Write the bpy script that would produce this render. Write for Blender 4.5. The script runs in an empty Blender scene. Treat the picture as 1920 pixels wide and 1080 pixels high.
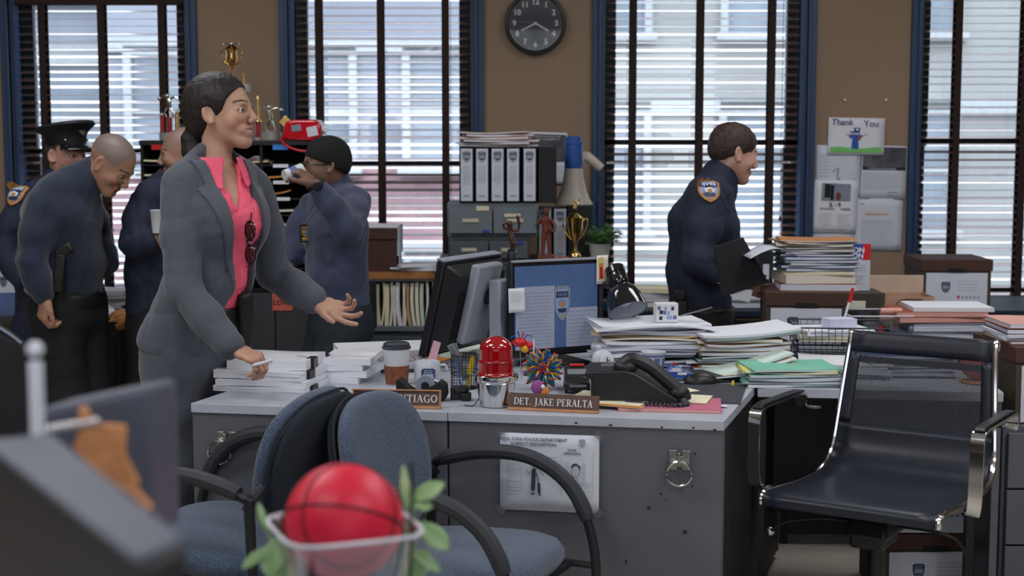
import bpy, bmesh, math, random
import numpy as np
from mathutils import Vector, Matrix, Euler, Quaternion
random.seed(7); np.random.seed(7)
C = bpy.context.scene.collection
R = math.radians; PI = math.pi
# ------------------------------------------------------------- camera
FPX = 2700.0; CAM_H = 1.51; PITCH = math.atan(270/2700.0)
cam_d = bpy.data.cameras.new('camera'); cam = bpy.data.objects.new('camera', cam_d); C.objects.link(cam)
cam.location = (0, 0, CAM_H); cam.rotation_euler = (PI/2-PITCH, 0, 0)
cam_d.sensor_width = 36; cam_d.lens = 36*FPX/1920; cam_d.clip_end = 200
cam_d.dof.use_dof = True; cam_d.dof.focus_distance = 4.5; cam_d.dof.aperture_fstop = 3.6
S = bpy.context.scene; S.camera = cam
S.view_settings.view_transform = 'Standard'; S.view_settings.look = 'None'; S.view_settings.gamma = 1
S.view_settings.exposure = 0.0
try: S.view_settings.use_curve_mapping = False
except Exception: pass
S.cycles.use_denoising = True
S.cycles.max_bounces = 7; S.cycles.transparent_max_bounces = 24; S.cycles.caustics_refractive = False; S.cycles.caustics_reflective = False
S.cycles.sample_clamp_indirect = 4
# ------------------------------------------------------------- world: bright overcast day
w = bpy.data.worlds.new('overcast_sky'); S.world = w; w.use_nodes = True
nt = w.node_tree; bg = nt.nodes['Background']
tc = nt.nodes.new('ShaderNodeTexCoord'); sp = nt.nodes.new('ShaderNodeSeparateXYZ'); cr = nt.nodes.new('ShaderNodeValToRGB')
nt.links.new(tc.outputs['Generated'], sp.inputs[0]); nt.links.new(sp.outputs['Z'], cr.inputs[0]); nt.links.new(cr.outputs[0], bg.inputs[0])
cr.color_ramp.elements[0].position = 0.0; cr.color_ramp.elements[0].color = (.30, .33, .37, 1)
cr.color_ramp.elements[1].position = 0.5; cr.color_ramp.elements[1].color = (.80, .90, 1.0, 1)
bg.inputs[1].default_value = 6.8
def area(name, loc, rot, sx, sy, power, col=(1, 1, 1), portal=False):
    d = bpy.data.lights.new(name, 'AREA'); d.shape = 'RECTANGLE'; d.size = sx; d.size_y = sy; d.energy = power; d.color = col
    o = bpy.data.objects.new(name, d); C.objects.link(o); o.location = loc; o.rotation_euler = rot
    if portal: d.cycles.is_portal = True
    return o
# fluorescent ceiling lamps of the room (their fixtures are built with the ceiling)
LAMPS = [(-1.6, 0.4), (1.6, 0.4), (-1.6, 3.0), (1.6, 3.0), (-1.6, 5.4), (1.6, 5.4), (-4.0, 3.0), (4.0, 3.0)]
for k, (lx, ly) in enumerate(LAMPS):
    area('ceiling_lamp_light', (lx, ly, 3.08), (0, 0, 0), 1.2, 0.6, 20 if ly > 5 else 28, (.97, .98, 1.0))
# unseen cool fill light behind the camera; that wall is built without windows
area('fill_behind_camera', (0, -2.9, 2.0), (R(90), 0, 0), 5, 1.6, 42, (.82, .90, 1.0))

# ------------------------------------------------------------- pixel helpers
CP, SPi = math.cos(PITCH), math.sin(PITCH)
def ray(px, py):
    a = (px-960)/FPX; b = -(py-540)/FPX
    return Vector((a, CP+b*SPi, -SPi+b*CP))
def at(px, py, Y):
    d = ray(px, py); return Vector((0, 0, CAM_H)) + d*(Y/d.y)
def onz(px, py, z):
    d = ray(px, py); return Vector((0, 0, CAM_H)) + d*((z-CAM_H)/d.z)
def ppm(Y): return FPX/Y          # pixels per metre at depth Y
# ------------------------------------------------------------- materials
def lin(c):
    c = c/255.0
    return c/12.92 if c <= .04045 else ((c+.055)/1.055)**2.4
MATS = {}
def mat(name, rgb, rough=.55, metal=0.0, var=.06, scale=14.0, bump=0.0, bscale=None, spec=.5, trans=0.0, emit=0.0, alpha=1.0, ior=1.45, coat=0.0, rgb2=None, stretch=None, sss=0.0, sheen=0.0):
    if name in MATS: return MATS[name]
    m = bpy.data.materials.new(name); m.use_nodes = True; MATS[name] = m
    t = m.node_tree; n = t.nodes; l = t.links; b = n['Principled BSDF']
    col = [lin(v) for v in rgb]
    c2 = [lin(v) for v in rgb2] if rgb2 else [v*(1-var*1.6) for v in col]
    c1 = col if rgb2 else [min(1, v*(1+var)) for v in col]
    tcn = n.new('ShaderNodeTexCoord'); noi = n.new('ShaderNodeTexNoise'); noi.inputs['Scale'].default_value = scale; noi.inputs['Detail'].default_value = 4
    if stretch:
        mp = n.new('ShaderNodeMapping'); mp.inputs['Scale'].default_value = stretch; l.new(tcn.outputs['Object'], mp.inputs[0]); l.new(mp.outputs[0], noi.inputs['Vector'])
    else: l.new(tcn.outputs['Object'], noi.inputs['Vector'])
    ramp = n.new('ShaderNodeValToRGB'); ramp.color_ramp.elements[0].position = .35; ramp.color_ramp.elements[1].position = .65
    ramp.color_ramp.elements[0].color = (*c2, 1); ramp.color_ramp.elements[1].color = (*c1, 1)
    l.new(noi.outputs['Fac'], ramp.inputs[0]); l.new(ramp.outputs[0], b.inputs['Base Color'])
    b.inputs['Roughness'].default_value = rough; b.inputs['Metallic'].default_value = metal; b.inputs['IOR'].default_value = ior
    b.inputs['Specular IOR Level'].default_value = spec
    if trans: b.inputs['Transmission Weight'].default_value = trans
    if alpha < 1: b.inputs['Alpha'].default_value = alpha
    if coat: b.inputs['Coat Weight'].default_value = coat; b.inputs['Coat Roughness'].default_value = .08
    if sss: b.inputs['Subsurface Weight'].default_value = sss; b.inputs['Subsurface Radius'].default_value = (.02, .008, .004); b.inputs['Subsurface Scale'].default_value = .4
    if sheen: b.inputs['Sheen Weight'].default_value = sheen; b.inputs['Sheen Roughness'].default_value = .5
    if emit: b.inputs['Emission Color'].default_value = (*col, 1); b.inputs['Emission Strength'].default_value = emit
    if bump:
        bn = n.new('ShaderNodeBump'); bn.inputs['Strength'].default_value = bump; bn.inputs['Distance'].default_value = .004
        n2 = n.new('ShaderNodeTexNoise'); n2.inputs['Scale'].default_value = bscale or scale*6; n2.inputs['Detail'].default_value = 3
        l.new(tcn.outputs['Object'], n2.inputs['Vector']); l.new(n2.outputs['Fac'], bn.inputs['Height']); l.new(bn.outputs[0], b.inputs['Normal'])
    return m
def glass_thin(name, tint=(.95, .97, 1), gloss=.08):
    if name in MATS: return MATS[name]
    m = bpy.data.materials.new(name); m.use_nodes = True; MATS[name] = m
    t = m.node_tree; n = t.nodes; l = t.links; n.remove(n['Principled BSDF'])
    tr = n.new('ShaderNodeBsdfTransparent'); tr.inputs[0].default_value = (*tint, 1); g = n.new('ShaderNodeBsdfGlossy'); g.inputs['Roughness'].default_value = .03
    no = n.new('ShaderNodeTexNoise'); no.inputs['Scale'].default_value = 3; mm = n.new('ShaderNodeMath'); mm.operation = 'MULTIPLY'; mm.inputs[1].default_value = gloss*2
    l.new(no.outputs['Fac'], mm.inputs[0]); mx = n.new('ShaderNodeMixShader'); l.new(mm.outputs[0], mx.inputs[0]); l.new(tr.outputs[0], mx.inputs[1]); l.new(g.outputs[0], mx.inputs[2])
    l.new(mx.outputs[0], n['Material Output'].inputs[0]); return m
def m_(key): return MATS[key]
# ------------------------------------------------------------- mesh builder
class MB:
    def __init__(s): s.v = []; s.f = []; s.m = []; s.xf = Matrix.Identity(4); s.mi = 0
    def addv(s, vs):
        b = len(s.v); s.v += [s.xf @ Vector(p) for p in vs]; return b
    def face(s, idx): s.f.append(tuple(idx)); s.m.append(s.mi)
    def poly(s, pts):
        b = s.addv(pts); s.face(range(b, b+len(pts))); return s
    def box(s, c, d, rz=0.0, rx=0.0, ry=0.0, taper=1.0):
        M = Matrix.Translation(c) @ Euler((rx, ry, rz)).to_matrix().to_4x4()
        x, y, z = d[0]/2, d[1]/2, d[2]/2; t = taper
        b = s.addv([M @ Vector(p) for p in [(-x, -y, -z), (x, -y, -z), (x, y, -z), (-x, y, -z), (-x*t, -y*t, z), (x*t, -y*t, z), (x*t, y*t, z), (-x*t, y*t, z)]])
        for q in ((0, 3, 2, 1), (4, 5, 6, 7), (0, 1, 5, 4), (1, 2, 6, 5), (2, 3, 7, 6), (3, 0, 4, 7)): s.face([b+i for i in q])
        return s
    def prism(s, poly, z0, z1, cap=True):
        n = len(poly); b = s.addv([(p[0], p[1], z0) for p in poly]+[(p[0], p[1], z1) for p in poly])
        for i in range(n):
            j = (i+1) % n; s.face((b+i, b+j, b+n+j, b+n+i))
        if cap: s.face([b+i for i in range(n-1, -1, -1)]); s.face([b+n+i for i in range(n)])
        return s
    def lathe(s, prof, c=(0, 0, 0), n=24, caps=True, sx=1.0, sy=1.0, axis=None):
        M = Matrix.Translation(c)
        if axis is not None: M = M @ Vector((0, 0, 1)).rotation_difference(Vector(axis)).to_matrix().to_4x4()
        b = s.addv([M @ Vector((r*math.cos(2*PI*i/n)*sx, r*math.sin(2*PI*i/n)*sy, z)) for r, z in prof for i in range(n)])
        for k in range(len(prof)-1):
            for i in range(n):
                j = (i+1) % n; s.face((b+k*n+i, b+k*n+j, b+(k+1)*n+j, b+(k+1)*n+i))
        if caps:
            if prof[0][0] > 1e-6: s.face([b+i for i in range(n-1, -1, -1)])
            if prof[-1][0] > 1e-6: s.face([b+(len(prof)-1)*n+i for i in range(n)])
        return s
    def cyl(s, p0, p1, r0, r1=None, n=14):
        p0 = Vector(p0); p1 = Vector(p1); r1 = r0 if r1 is None else r1
        return s.lathe([(r0, 0), (r1, (p1-p0).length)], p0, n, True, 1, 1, (p1-p0))
    def tube(s, pts, r, n=8, closed=False, flat=None, up=(0, 0, 1)):
        """tube along pts; r number or list; flat=(w,t) gives a strap of width w and thickness t"""
        pts = [Vector(p) for p in pts]; N = len(pts); rings = []
        pu = Vector(up)
        for i, p in enumerate(pts):
            a = pts[(i-1) % N] if (closed or i > 0) else p; c = pts[(i+1) % N] if (closed or i < N-1) else p
            t = (c-a).normalized()
            side = t.cross(pu)
            if side.length < 1e-4: side = t.cross(Vector((1, 0, 0.01)))
            side.normalize(); u = side.cross(t).normalized()
            rr = r[i] if isinstance(r, (list, tuple)) else r
            if flat: rings.append([p+side*(flat[0]/2*a1)+u*(flat[1]/2*b1) for a1, b1 in ((-1, -1), (1, -1), (1, 1), (-1, 1))])
            else: rings.append([p+(side*math.cos(2*PI*k/n)+u*math.sin(2*PI*k/n))*rr for k in range(n)])
        n = len(rings[0]); b = s.addv([q for g in rings for q in g])
        for i in range(N if closed else N-1):
            i2 = (i+1) % N
            for k in range(n):
                k2 = (k+1) % n; s.face((b+i*n+k, b+i*n+k2, b+i2*n+k2, b+i2*n+k))
        if not closed: s.face([b+k for k in range(n-1, -1, -1)]); s.face([b+(N-1)*n+k for k in range(n)])
        return s
    def sphere(s, c, r, n=16, m=10, sc=(1, 1, 1), z0=-1.0, z1=1.0):
        a0 = math.asin(z0); a1 = math.asin(z1)
        prof = [(max(0, math.cos(a0+(a1-a0)*k/m))*r, math.sin(a0+(a1-a0)*k/m)*r) for k in range(m+1)]
        M0 = s.xf; s.xf = M0 @ Matrix.Translation(c) @ Matrix.Diagonal((*sc, 1)); s.lathe(prof, (0, 0, 0), n); s.xf = M0; return s
    def grid(s, fn, nu, nv):
        b = s.addv([fn(i/(nu-1), j/(nv-1)) for j in range(nv) for i in range(nu)])
        for j in range(nv-1):
            for i in range(nu-1): s.face((b+j*nu+i, b+j*nu+i+1, b+(j+1)*nu+i+1, b+(j+1)*nu+i))
        return s
    def build(s, name, mats, parent=None, smooth=False, bevel=0.0, loc=None, solid=0.0, seg=2, angle=35):
        me = bpy.data.meshes.new(name); me.from_pydata([tuple(v) for v in s.v], [], s.f)
        if not isinstance(mats, (list, tuple)): mats = [mats]
        for mm in mats: me.materials.append(m_(mm) if isinstance(mm, str) else mm)
        if len(mats) > 1: me.polygons.foreach_set('material_index', s.m)
        bm = bmesh.new(); bm.from_mesh(me); bmesh.ops.remove_doubles(bm, verts=bm.verts, dist=1e-6)
        if not solid: bmesh.ops.recalc_face_normals(bm, faces=bm.faces)
        bm.to_mesh(me); bm.free()
        if smooth or bevel:
            me.polygons.foreach_set('use_smooth', [True]*len(me.polygons))
            me.set_sharp_from_angle(angle=R(angle))
        me.update()
        o = bpy.data.objects.new(name, me); C.objects.link(o)
        if parent: o.parent = parent
        if loc: o.location = loc
        if solid: md = o.modifiers.new('solid', 'SOLIDIFY'); md.thickness = solid; md.offset = 0
        if bevel: md = o.modifiers.new('bevel', 'BEVEL'); md.width = bevel; md.segments = seg; md.limit_method = 'ANGLE'; md.angle_limit = R(40)
        return o
def tag(o, label=None, cat=None, group=None, kind=None):
    if label: o['label'] = label
    if cat: o['category'] = cat
    if group: o['group'] = group
    if kind: o['kind'] = kind
    return o
def thing(name, label, cat, loc=(0, 0, 0), rz=0.0, group=None, rot=None):
    o = bpy.data.objects.new(name, None); C.objects.link(o); o.location = loc; o.rotation_euler = rot if rot else (0, 0, rz)
    o.empty_display_size = .1
    return tag(o, label, cat, group)
def struct(o): o['kind'] = 'structure'; return o
def dup(root, loc, rz=None, label=None, group=None, rot=None):
    r = root.copy(); C.objects.link(r); r.location = loc
    if rz is not None: r.rotation_euler = (0, 0, rz)
    if rot: r.rotation_euler = rot
    if label: r['label'] = label
    if group: r['group'] = group
    for ch in list(root.children):
        c = ch.copy(); C.objects.link(c); c.parent = r
        for g in ch.children:
            d = g.copy(); C.objects.link(d); d.parent = c
    return r
def B(c, d, name, mt, parent=None, bevel=.003, seg=2, **k):
    return MB().box(c, d, **k).build(name, mt, parent, bevel=bevel, seg=seg)
# a flat text mesh (built-in font), standing in the local XZ plane facing -Y, or flat in XY
def text(s, size, name, mt, parent, loc, rot=(PI/2, 0, 0), depth=.0004, align='CENTER', bold=0.0, shear=0.0):
    cu = bpy.data.curves.new(name, 'FONT'); cu.body = s; cu.size = size; cu.align_x = align; cu.align_y = 'CENTER'; cu.extrude = depth; cu.resolution_u = 3; cu.offset = bold; cu.shear = shear
    t = bpy.data.objects.new(name+'_tmp', cu); me = bpy.data.meshes.new_from_object(t); bpy.data.objects.remove(t); bpy.data.curves.remove(cu)
    me.name = name; me.materials.append(m_(mt)); o = bpy.data.objects.new(name, me); C.objects.link(o); o.parent = parent; o.location = loc; o.rotation_euler = rot
    return o
def arc(c, r, a0, a1, n, plane='xz', ry=None):
    ry = ry or r; out = []
    for i in range(n+1):
        a = a0+(a1-a0)*i/n; u, v = r*math.cos(a), ry*math.sin(a)
        out.append((c[0]+u, c[1], c[2]+v) if plane == 'xz' else ((c[0]+u, c[1]+v, c[2]) if plane == 'xy' else (c[0], c[1]+u, c[2]+v)))
    return out
# ------------------------------------------------------------- palette
mat('wall_paint', (142, 120, 100), .75, var=.05, scale=1.5, bump=.06, bscale=160)
mat('blue_trim', (38, 62, 96), .45, var=.08, scale=5)
mat('blue_dark', (24, 34, 52), .5)
mat('ceiling_white', (225, 225, 222), .8)
mat('floor_tile', (190, 182, 170), .35, var=.06, scale=2.0, bump=.03)
mat('slat_brown', (138, 108, 98), .24, metal=.6, var=.08, scale=6, stretch=(1, 20, 20), ior=2.3, spec=.8, coat=1.0)
mat('tape_brown', (44, 30, 28), .85, var=.15, scale=60)
mat('cord', (60, 50, 45), .8)
mat('sash_dark', (30, 34, 44), .45)
glass_thin('window_glass')
mat('steel_white', (180, 182, 190), .4)
# ============================================================= ROOM
YW = 7.4
floor = struct(B((0, 2.3, -.05), (13, 11, .1), 'floor', 'floor_tile', bevel=0))
struct(B((0, 2.3, 3.25), (13, 11, .1), 'ceiling', 'ceiling_white', bevel=0))
struct(B((-6.45, 2.3, 1.6), (.1, 11, 3.3), 'wall_left', 'wall_paint', bevel=0))
struct(B((6.45, 2.3, 1.6), (.1, 11, 3.3), 'wall_right', 'wall_paint', bevel=0))
struct(B((0, -3.15, 1.6), (13, .1, 3.3), 'wall_front', 'wall_paint', bevel=0))
def X(px): return (px-960)*YW/FPX*1.0
def Zw(py): return at(960, py, YW).z
WINS = [(30, 362, Zw(560)), (545, 892, Zw(520)), (1124, 1508, Zw(560)), (1714, 2095, Zw(590))]
ZS = Zw(566); ZH = 2.55
wall = MB()
xs = [-6.4]
for a, b, _ in WINS: xs += [X(a), X(b)]
xs.append(6.4)
for i in range(0, len(xs), 2): wall.box(((xs[i]+xs[i+1])/2, YW+.11, 1.6), (xs[i+1]-xs[i], .22, 3.2))
for i in range(1, len(xs)-1, 2):
    wall.box(((xs[i]+xs[i+1])/2, YW+.11, ZS/2), (xs[i+1]-xs[i], .22, ZS)); wall.box(((xs[i]+xs[i+1])/2, YW+.11, (3.2+ZH)/2), (xs[i+1]-xs[i], .22, 3.2-ZH))
struct(wall.build('wall_back', 'wall_paint'))
# tape x positions and blind bottoms for every window, in the photograph
TAPES = [[88, 198, 310], [601, 716, 836], [1185, 1310, 1443], [1789, 1914, 2040]]
BTM = [Zw(548), Zw(522), Zw(556), Zw(578)]
RAIL = [Zw(282), Zw(311), Zw(271), Zw(268)]
slat_me = None
def slat_mesh(wd):
    m = MB(); n = 5
    pts = []
    for i in range(n):
        u = -1+2*i/(n-1); pts.append((u*.024, .0004*(1-u*u)))
    prof = [(y, z+.0007) for y, z in pts]+[(y, z-.0007) for y, z in reversed(pts)]
    b = m.addv([(-wd/2, y, z) for y, z in prof]+[(wd/2, y, z) for y, z in prof]); k = len(prof)
    for i in range(k): m.face((b+i, b+(i+1) % k, b+k+(i+1) % k, b+k+i))
    m.face([b+i for i in range(k)]); m.face([b+k+i for i in range(k-1, -1, -1)])
    return m
for wi, (a, b, zb) in enumerate(WINS):
    x0, x1 = X(a), X(b); cx = (x0+x1)/2; wd = x1-x0
    win = thing('window_%d' % (wi+1), None, None, (cx, YW, 0)); win['kind'] = 'structure'
    tr = MB()    # casing on the wall face
    t = .042
    for sx in (-1, 1):
        tr.box((sx*(wd/2+t/2), -.012, (ZS+ZH)/2), (t, .03, ZH-ZS+.08)); tr.box((sx*(wd/2+.006), -.02, (ZS+ZH)/2), (.012, .045, ZH-ZS+.02))
    tr.box((0, -.012, ZH+t/2), (wd+2*t, .03, t))
    tr.build('window_frame', 'blue_trim', win, bevel=.003)
    js = MB()
    for sx in (-1, 1): js.box((sx*(wd/2-.012), .1, (ZS+ZH)/2), (.024, .19, ZH-ZS))
    js.box((0, .1, ZH-.012), (wd-.04, .19, .024)); js.build('window_jamb', 'blue_trim', win, bevel=.002)
    B((0, -.035, ZS-.02), (wd+.14, .10, .04), 'window_sill', 'blue_trim', win)
    # two sashes with a meeting rail
    up = MB(); rz_ = RAIL[wi]
    for sx in (-1, 1): up.box((sx*(wd/2-.055), .12, (rz_+ZH)/2), (.062, .04, ZH-rz_)); 
    up.box((0, .12, rz_+.012), (wd-.04, .04, .024)); up.box((0, .12, ZH-.05), (wd-.04, .04, .06)); up.build('upper_sash', 'sash_dark', win, bevel=.003)
    lo = MB()
    for sx in (-1, 1): lo.box((sx*(wd/2-.055), .165, (ZS+rz_)/2), (.062, .04, rz_-ZS))
    lo.box((0, .165, rz_-.004), (wd-.04, .04, .018)); lo.box((0, .165, ZS+.035), (wd-.04, .04, .07)); lo.build('lower_sash', 'sash_dark', win, bevel=.003)
    gp = MB().box((0, .12, (rz_+ZH)/2), (wd-.14, .004, ZH-rz_-.06)); gp.build('window_pane', 'window_glass', win)
    gp = MB().box((0, .165, (rz_+ZS)/2), (wd-.14, .004, rz_-ZS-.06)); gp.build('window_pane', 'window_glass', win)
    # wooden venetian blind
    bl = thing('venetian_blind', ['dark brown wooden venetian blind in the leftmost window behind the two stooping officers', 'dark brown wooden venetian blind in the window behind the man in the black knit cap',
        'dark brown wooden venetian blind in the window behind the officer carrying a folder', 'dark brown wooden venetian blind in the window cut by the right edge of the photo'][wi], 'blind', (cx, YW+.035, 0))
    bw = wd-.07; ztop = ZH-.09 if wi else Zw(8)
    if wi == 0: B((0, 0, (ztop+ZH)/2), (bw+.02, .06, ZH-ztop), 'valance', 'tape_brown', bl)
    else: B((0, 0, ZH-.06), (bw+.02, .06, .07), 'headrail', 'tape_brown', bl)
    sm = slat_mesh(bw).build('slat', 'slat_brown', bl, smooth=True, angle=50)
    pitch = .0385 if wi != 2 else .0405
    z = ztop-.03; first = True; k = 0; zend = BTM[wi]+.03
    tilt = [R(16), R(18), R(17), R(13)][wi]
    while z > zend:
        o = sm if first else sm.copy()
        if not first: C.objects.link(o)
        first = False
        tl = tilt + R(random.uniform(-2.0, 2.0))
        if random.random() < .1: tl -= R(6)
        o.location = (0, random.uniform(-.001, .001), z+random.uniform(-.0012, .0012)); o.rotation_euler = (tl, R(random.uniform(-.12, .12)), 0); z -= pitch; k += 1
    # slats stacked at the bottom and the bottom rail
    for q in range(4 if wi in (0,) else 2):
        o = sm.copy(); C.objects.link(o); z = BTM[wi]+.022-q*.0065; o.location = (0, 0, z); o.rotation_euler = (R(2), 0, 0)
    B((0, 0, BTM[wi]-.012 if wi != 0 else BTM[wi]-.018), (bw, .05, .016), 'bottom_rail', 'slat_brown', bl)
    for tx in TAPES[wi]:
        if tx > 2000: continue
        tp = MB(); lx = X(tx)-cx
        tp.box((lx, -.028, (ztop+BTM[wi])/2), (.036, .0016, ztop-BTM[wi])); tp.box((lx, .028, (ztop+BTM[wi])/2), (.036, .0016, ztop-BTM[wi]))
        tp.build('ladder_tape', 'tape_brown', bl)
    cd = MB(); cd.cyl((bw/2-.09, -.033, ztop), (bw/2-.09, -.033, Zw(410)), .0016, n=5); cd.lathe([(.002, .03), (.006, .02), (.007, 0), (.003, 0)], (bw/2-.09, -.033, Zw(415)), 8)
    cd.build('pull_cord', 'cord', bl)
    area('window_portal', (cx, YW+.21, (ZS+ZH)/2), (R(-90), 0, 0), wd, ZH-ZS, 1, portal=True)
struct(B((0, YW-.008, .06), (12.8, .016, .12), 'baseboard_back', 'blue_dark'))
# ceiling lamps (fixtures)
fx0 = thing('ceiling_light', 'recessed fluorescent ceiling panel with a white frame', 'ceiling light', (LAMPS[0][0], LAMPS[0][1], 3.2), group='fluorescent panels in the ceiling')
fr = MB()
for sx in (-1, 1): fr.box((sx*.63, 0, -.03), (.06, .72, .06)); fr.box((0, sx*.33, -.03), (1.2, .06, .06))
fr.build('light_frame', 'steel_white', fx0)
mat('lamp_panel', (255, 250, 240), emit=.6)
B((0, 0, -.02), (1.2, .6, .012), 'diffuser', 'lamp_panel', fx0, bevel=0)
for lx, ly in LAMPS[1:]: dup(fx0, (lx, ly, 3.2))
# ============================================================= OUTSIDE: buildings across the street
mat('stone_pale', (140, 140, 136), .8, var=.06, scale=.6); mat('stone_grey', (130, 132, 140), .8, var=.07, scale=.7)
mat('brick_red', (138, 108, 110), .85, var=.14, scale=3); mat('far_window', (112, 120, 128), .25, var=.12, scale=1.2, spec=.6); mat('far_trim', (158, 160, 160), .7)
mat('asphalt', (70, 72, 75), .9)
def facade(label, x0, x1, Y, z0, z1, m1, cols, rows, ww, wh, zb, mlow=None, zlow=None):
    t = thing('apartment_building', label, 'building', ((x0+x1)/2, Y, z0)); W = x1-x0
    if mlow: B((0, 2, (zlow-z0)/2), (W, 4, zlow-z0), 'lower_wall', mlow, t, bevel=0); B((0, 2, (z1+zlow)/2-z0), (W, 4, z1-zlow), 'upper_wall', m1, t, bevel=0)
    else: B((0, 2, (z1-z0)/2), (W, 4, z1-z0), 'wall', m1, t, bevel=0)
    B((0, -.1, z1-z0+.15), (W+.2, 4.4, .4), 'cornice', 'far_trim', t, bevel=.02)
    f0 = None
    for r in range(rows):
        for c in range(cols):
            x = -W/2+W*(c+.5)/cols; z = zb-z0+r*3.1
            if f0 is None:
                m = MB()
                for sx in (-1, 1): m.box((sx*(ww/2+.05), -.05, 0), (.12, .12, wh+.2))
                m.box((0, -.05, wh/2+.06), (ww+.2, .14, .14)); m.box((0, -.08, -wh/2-.06), (ww+.36, .24, .12)); m.box((0, -.04, 0), (ww, .08, .07))
                f0 = m.build('window', 'far_trim', t); p0 = MB().box((0, -.015, 0), (ww, .03, wh)).build('pane', 'far_window', f0); f = f0
            else:
                f = f0.copy(); C.objects.link(f); p = p0.copy(); C.objects.link(p); p.parent = f
            f.location = (x, 0, z)
    bd = MB()
    for r in range(rows+1): bd.box((0, -.06, zb-z0+r*3.1-2.1), (W, .12, .22))
    bd.build('string_course', 'far_trim', t)
    return t
facade('pale stone apartment house seen through the two right windows', .3, 12.5, 23, -6, 9.5, 'stone_pale', 5, 4, 1.15, 1.9, -2.0)
facade('grey and red brick building outside the window behind the man in the knit cap', -6.2, .1, 22, -6, 10.5, 'stone_grey', 3, 4, 1.2, 1.7, -1.1, 'brick_red', 1.2)
facade('light grey building with tall windows seen through the leftmost window', -14, -6.5, 24, -6, 9, 'stone_grey', 4, 4, 1.6, 2.2, -1.2)
gs = struct(B((0, 30, -6.1), (80, 44, .2), 'ground', 'asphalt', bevel=0))
# ============================================================= DESKS
mat('desk_top', (176, 180, 192), .42, var=.05, scale=9, bump=.04)
mat('desk_grey', (92, 94, 102), .5, var=.06, scale=4, bump=.05, bscale=200)
mat('desk_dark', (34, 35, 39), .55, var=.1)
mat('chrome', (215, 215, 218), .12, metal=1.0, var=.03); mat('brushed', (170, 170, 165), .35, metal=1.0)
mat('scuff', (40, 38, 40), .8); mat('black_plastic', (26, 27, 31), .38, var=.08); mat('black_matte', (18, 18, 20), .7)
mat('paper', (222, 224, 232), .8, var=.015, scale=3); mat('paper_b', (205, 209, 222), .8, var=.02); mat('paper_c', (228, 222, 208), .8, var=.02)
mat('ink', (70, 72, 84), .8); mat('ink_light', (150, 154, 165), .8); mat('tape_clear', (120, 122, 132), .25, alpha=.35)
PA = onz(357, 756, .75); PS = onz(839, 772, .75); PB = onz(1358, 790, .75); PE = onz(1416, 725, .75)
ea = math.atan2(PB.y-PA.y, PB.x-PA.x); G = (PE-PB).normalized()
DR = Matrix.Rotation(ea, 4, 'Z')
def dloc(p, o): return (DR.inverted() @ (Vector(p)-o).to_4d()).to_3d()
def papers_flat(name, parent, w, h, loc, rot, mt='paper', lines=None, t=.0006, curl=0.0, wob=0.0):
    """sheet in the local XZ plane facing -Y"""
    m = MB(); n = 7; ph = random.random()*6
    def fn(u, v):
        y = -curl*((u-.5)**2*4*(1-v)) - wob*math.sin(u*5+ph+v*3)*.5 - wob*abs(math.sin(v*3+ph))*.4
        return ((u-.5)*w, y-t, (v-.5)*h)
    m.grid(fn, n, n); o = m.build(name, mt, parent, smooth=True, loc=loc, solid=t); o.rotation_euler = rot
    return o
def bars(rows, y=-.0022, dark=None):
    m = MB()
    for x, z, w, h in rows: m.box((x+w/2, y, z), (w, .0005, h))
    return m
def text_rows(x0, x1, z0, z1, n, fill=.92, h=.0018, rag=.3, seed=1):
    rr = random.Random(seed); out = []
    for i in range(n):
        z = z0+(z1-z0)*i/max(1, n-1); x = x0; xe = x1-(x1-x0)*rr.random()*rag*(1 if rr.random() < .4 else .2)
        while x < xe:
            wd = min(xe-x, rr.uniform(.04, .16)*(x1-x0)); out.append((x, z, wd*fill, h)); x += wd+(x1-x0)*.02
    return out
def shield_pts(w, h):
    """outline of a police shoulder shield: notched top, pointed bottom"""
    half = [(0, .5), (.12, .47), (.28, .50), (.42, .44), (.5, .36), (.47, .20), (.48, .0), (.42, -.2), (.28, -.36), (.12, -.45), (0, -.5)]
    p = [(x*w, z*h) for x, z in half]; return p+[(-x, z) for x, z in reversed(p[1:-1])]
mat('em_gold', (190, 130, 60), .6); mat('em_blue', (140, 165, 205), .6); mat('em_navy', (40, 52, 90), .6); mat('em_white', (215, 220, 230), .6); mat('em_grey', (130, 140, 158), .6); mat('em_red', (190, 60, 50), .6); mat('em_dark', (58, 62, 74), .6)
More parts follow.
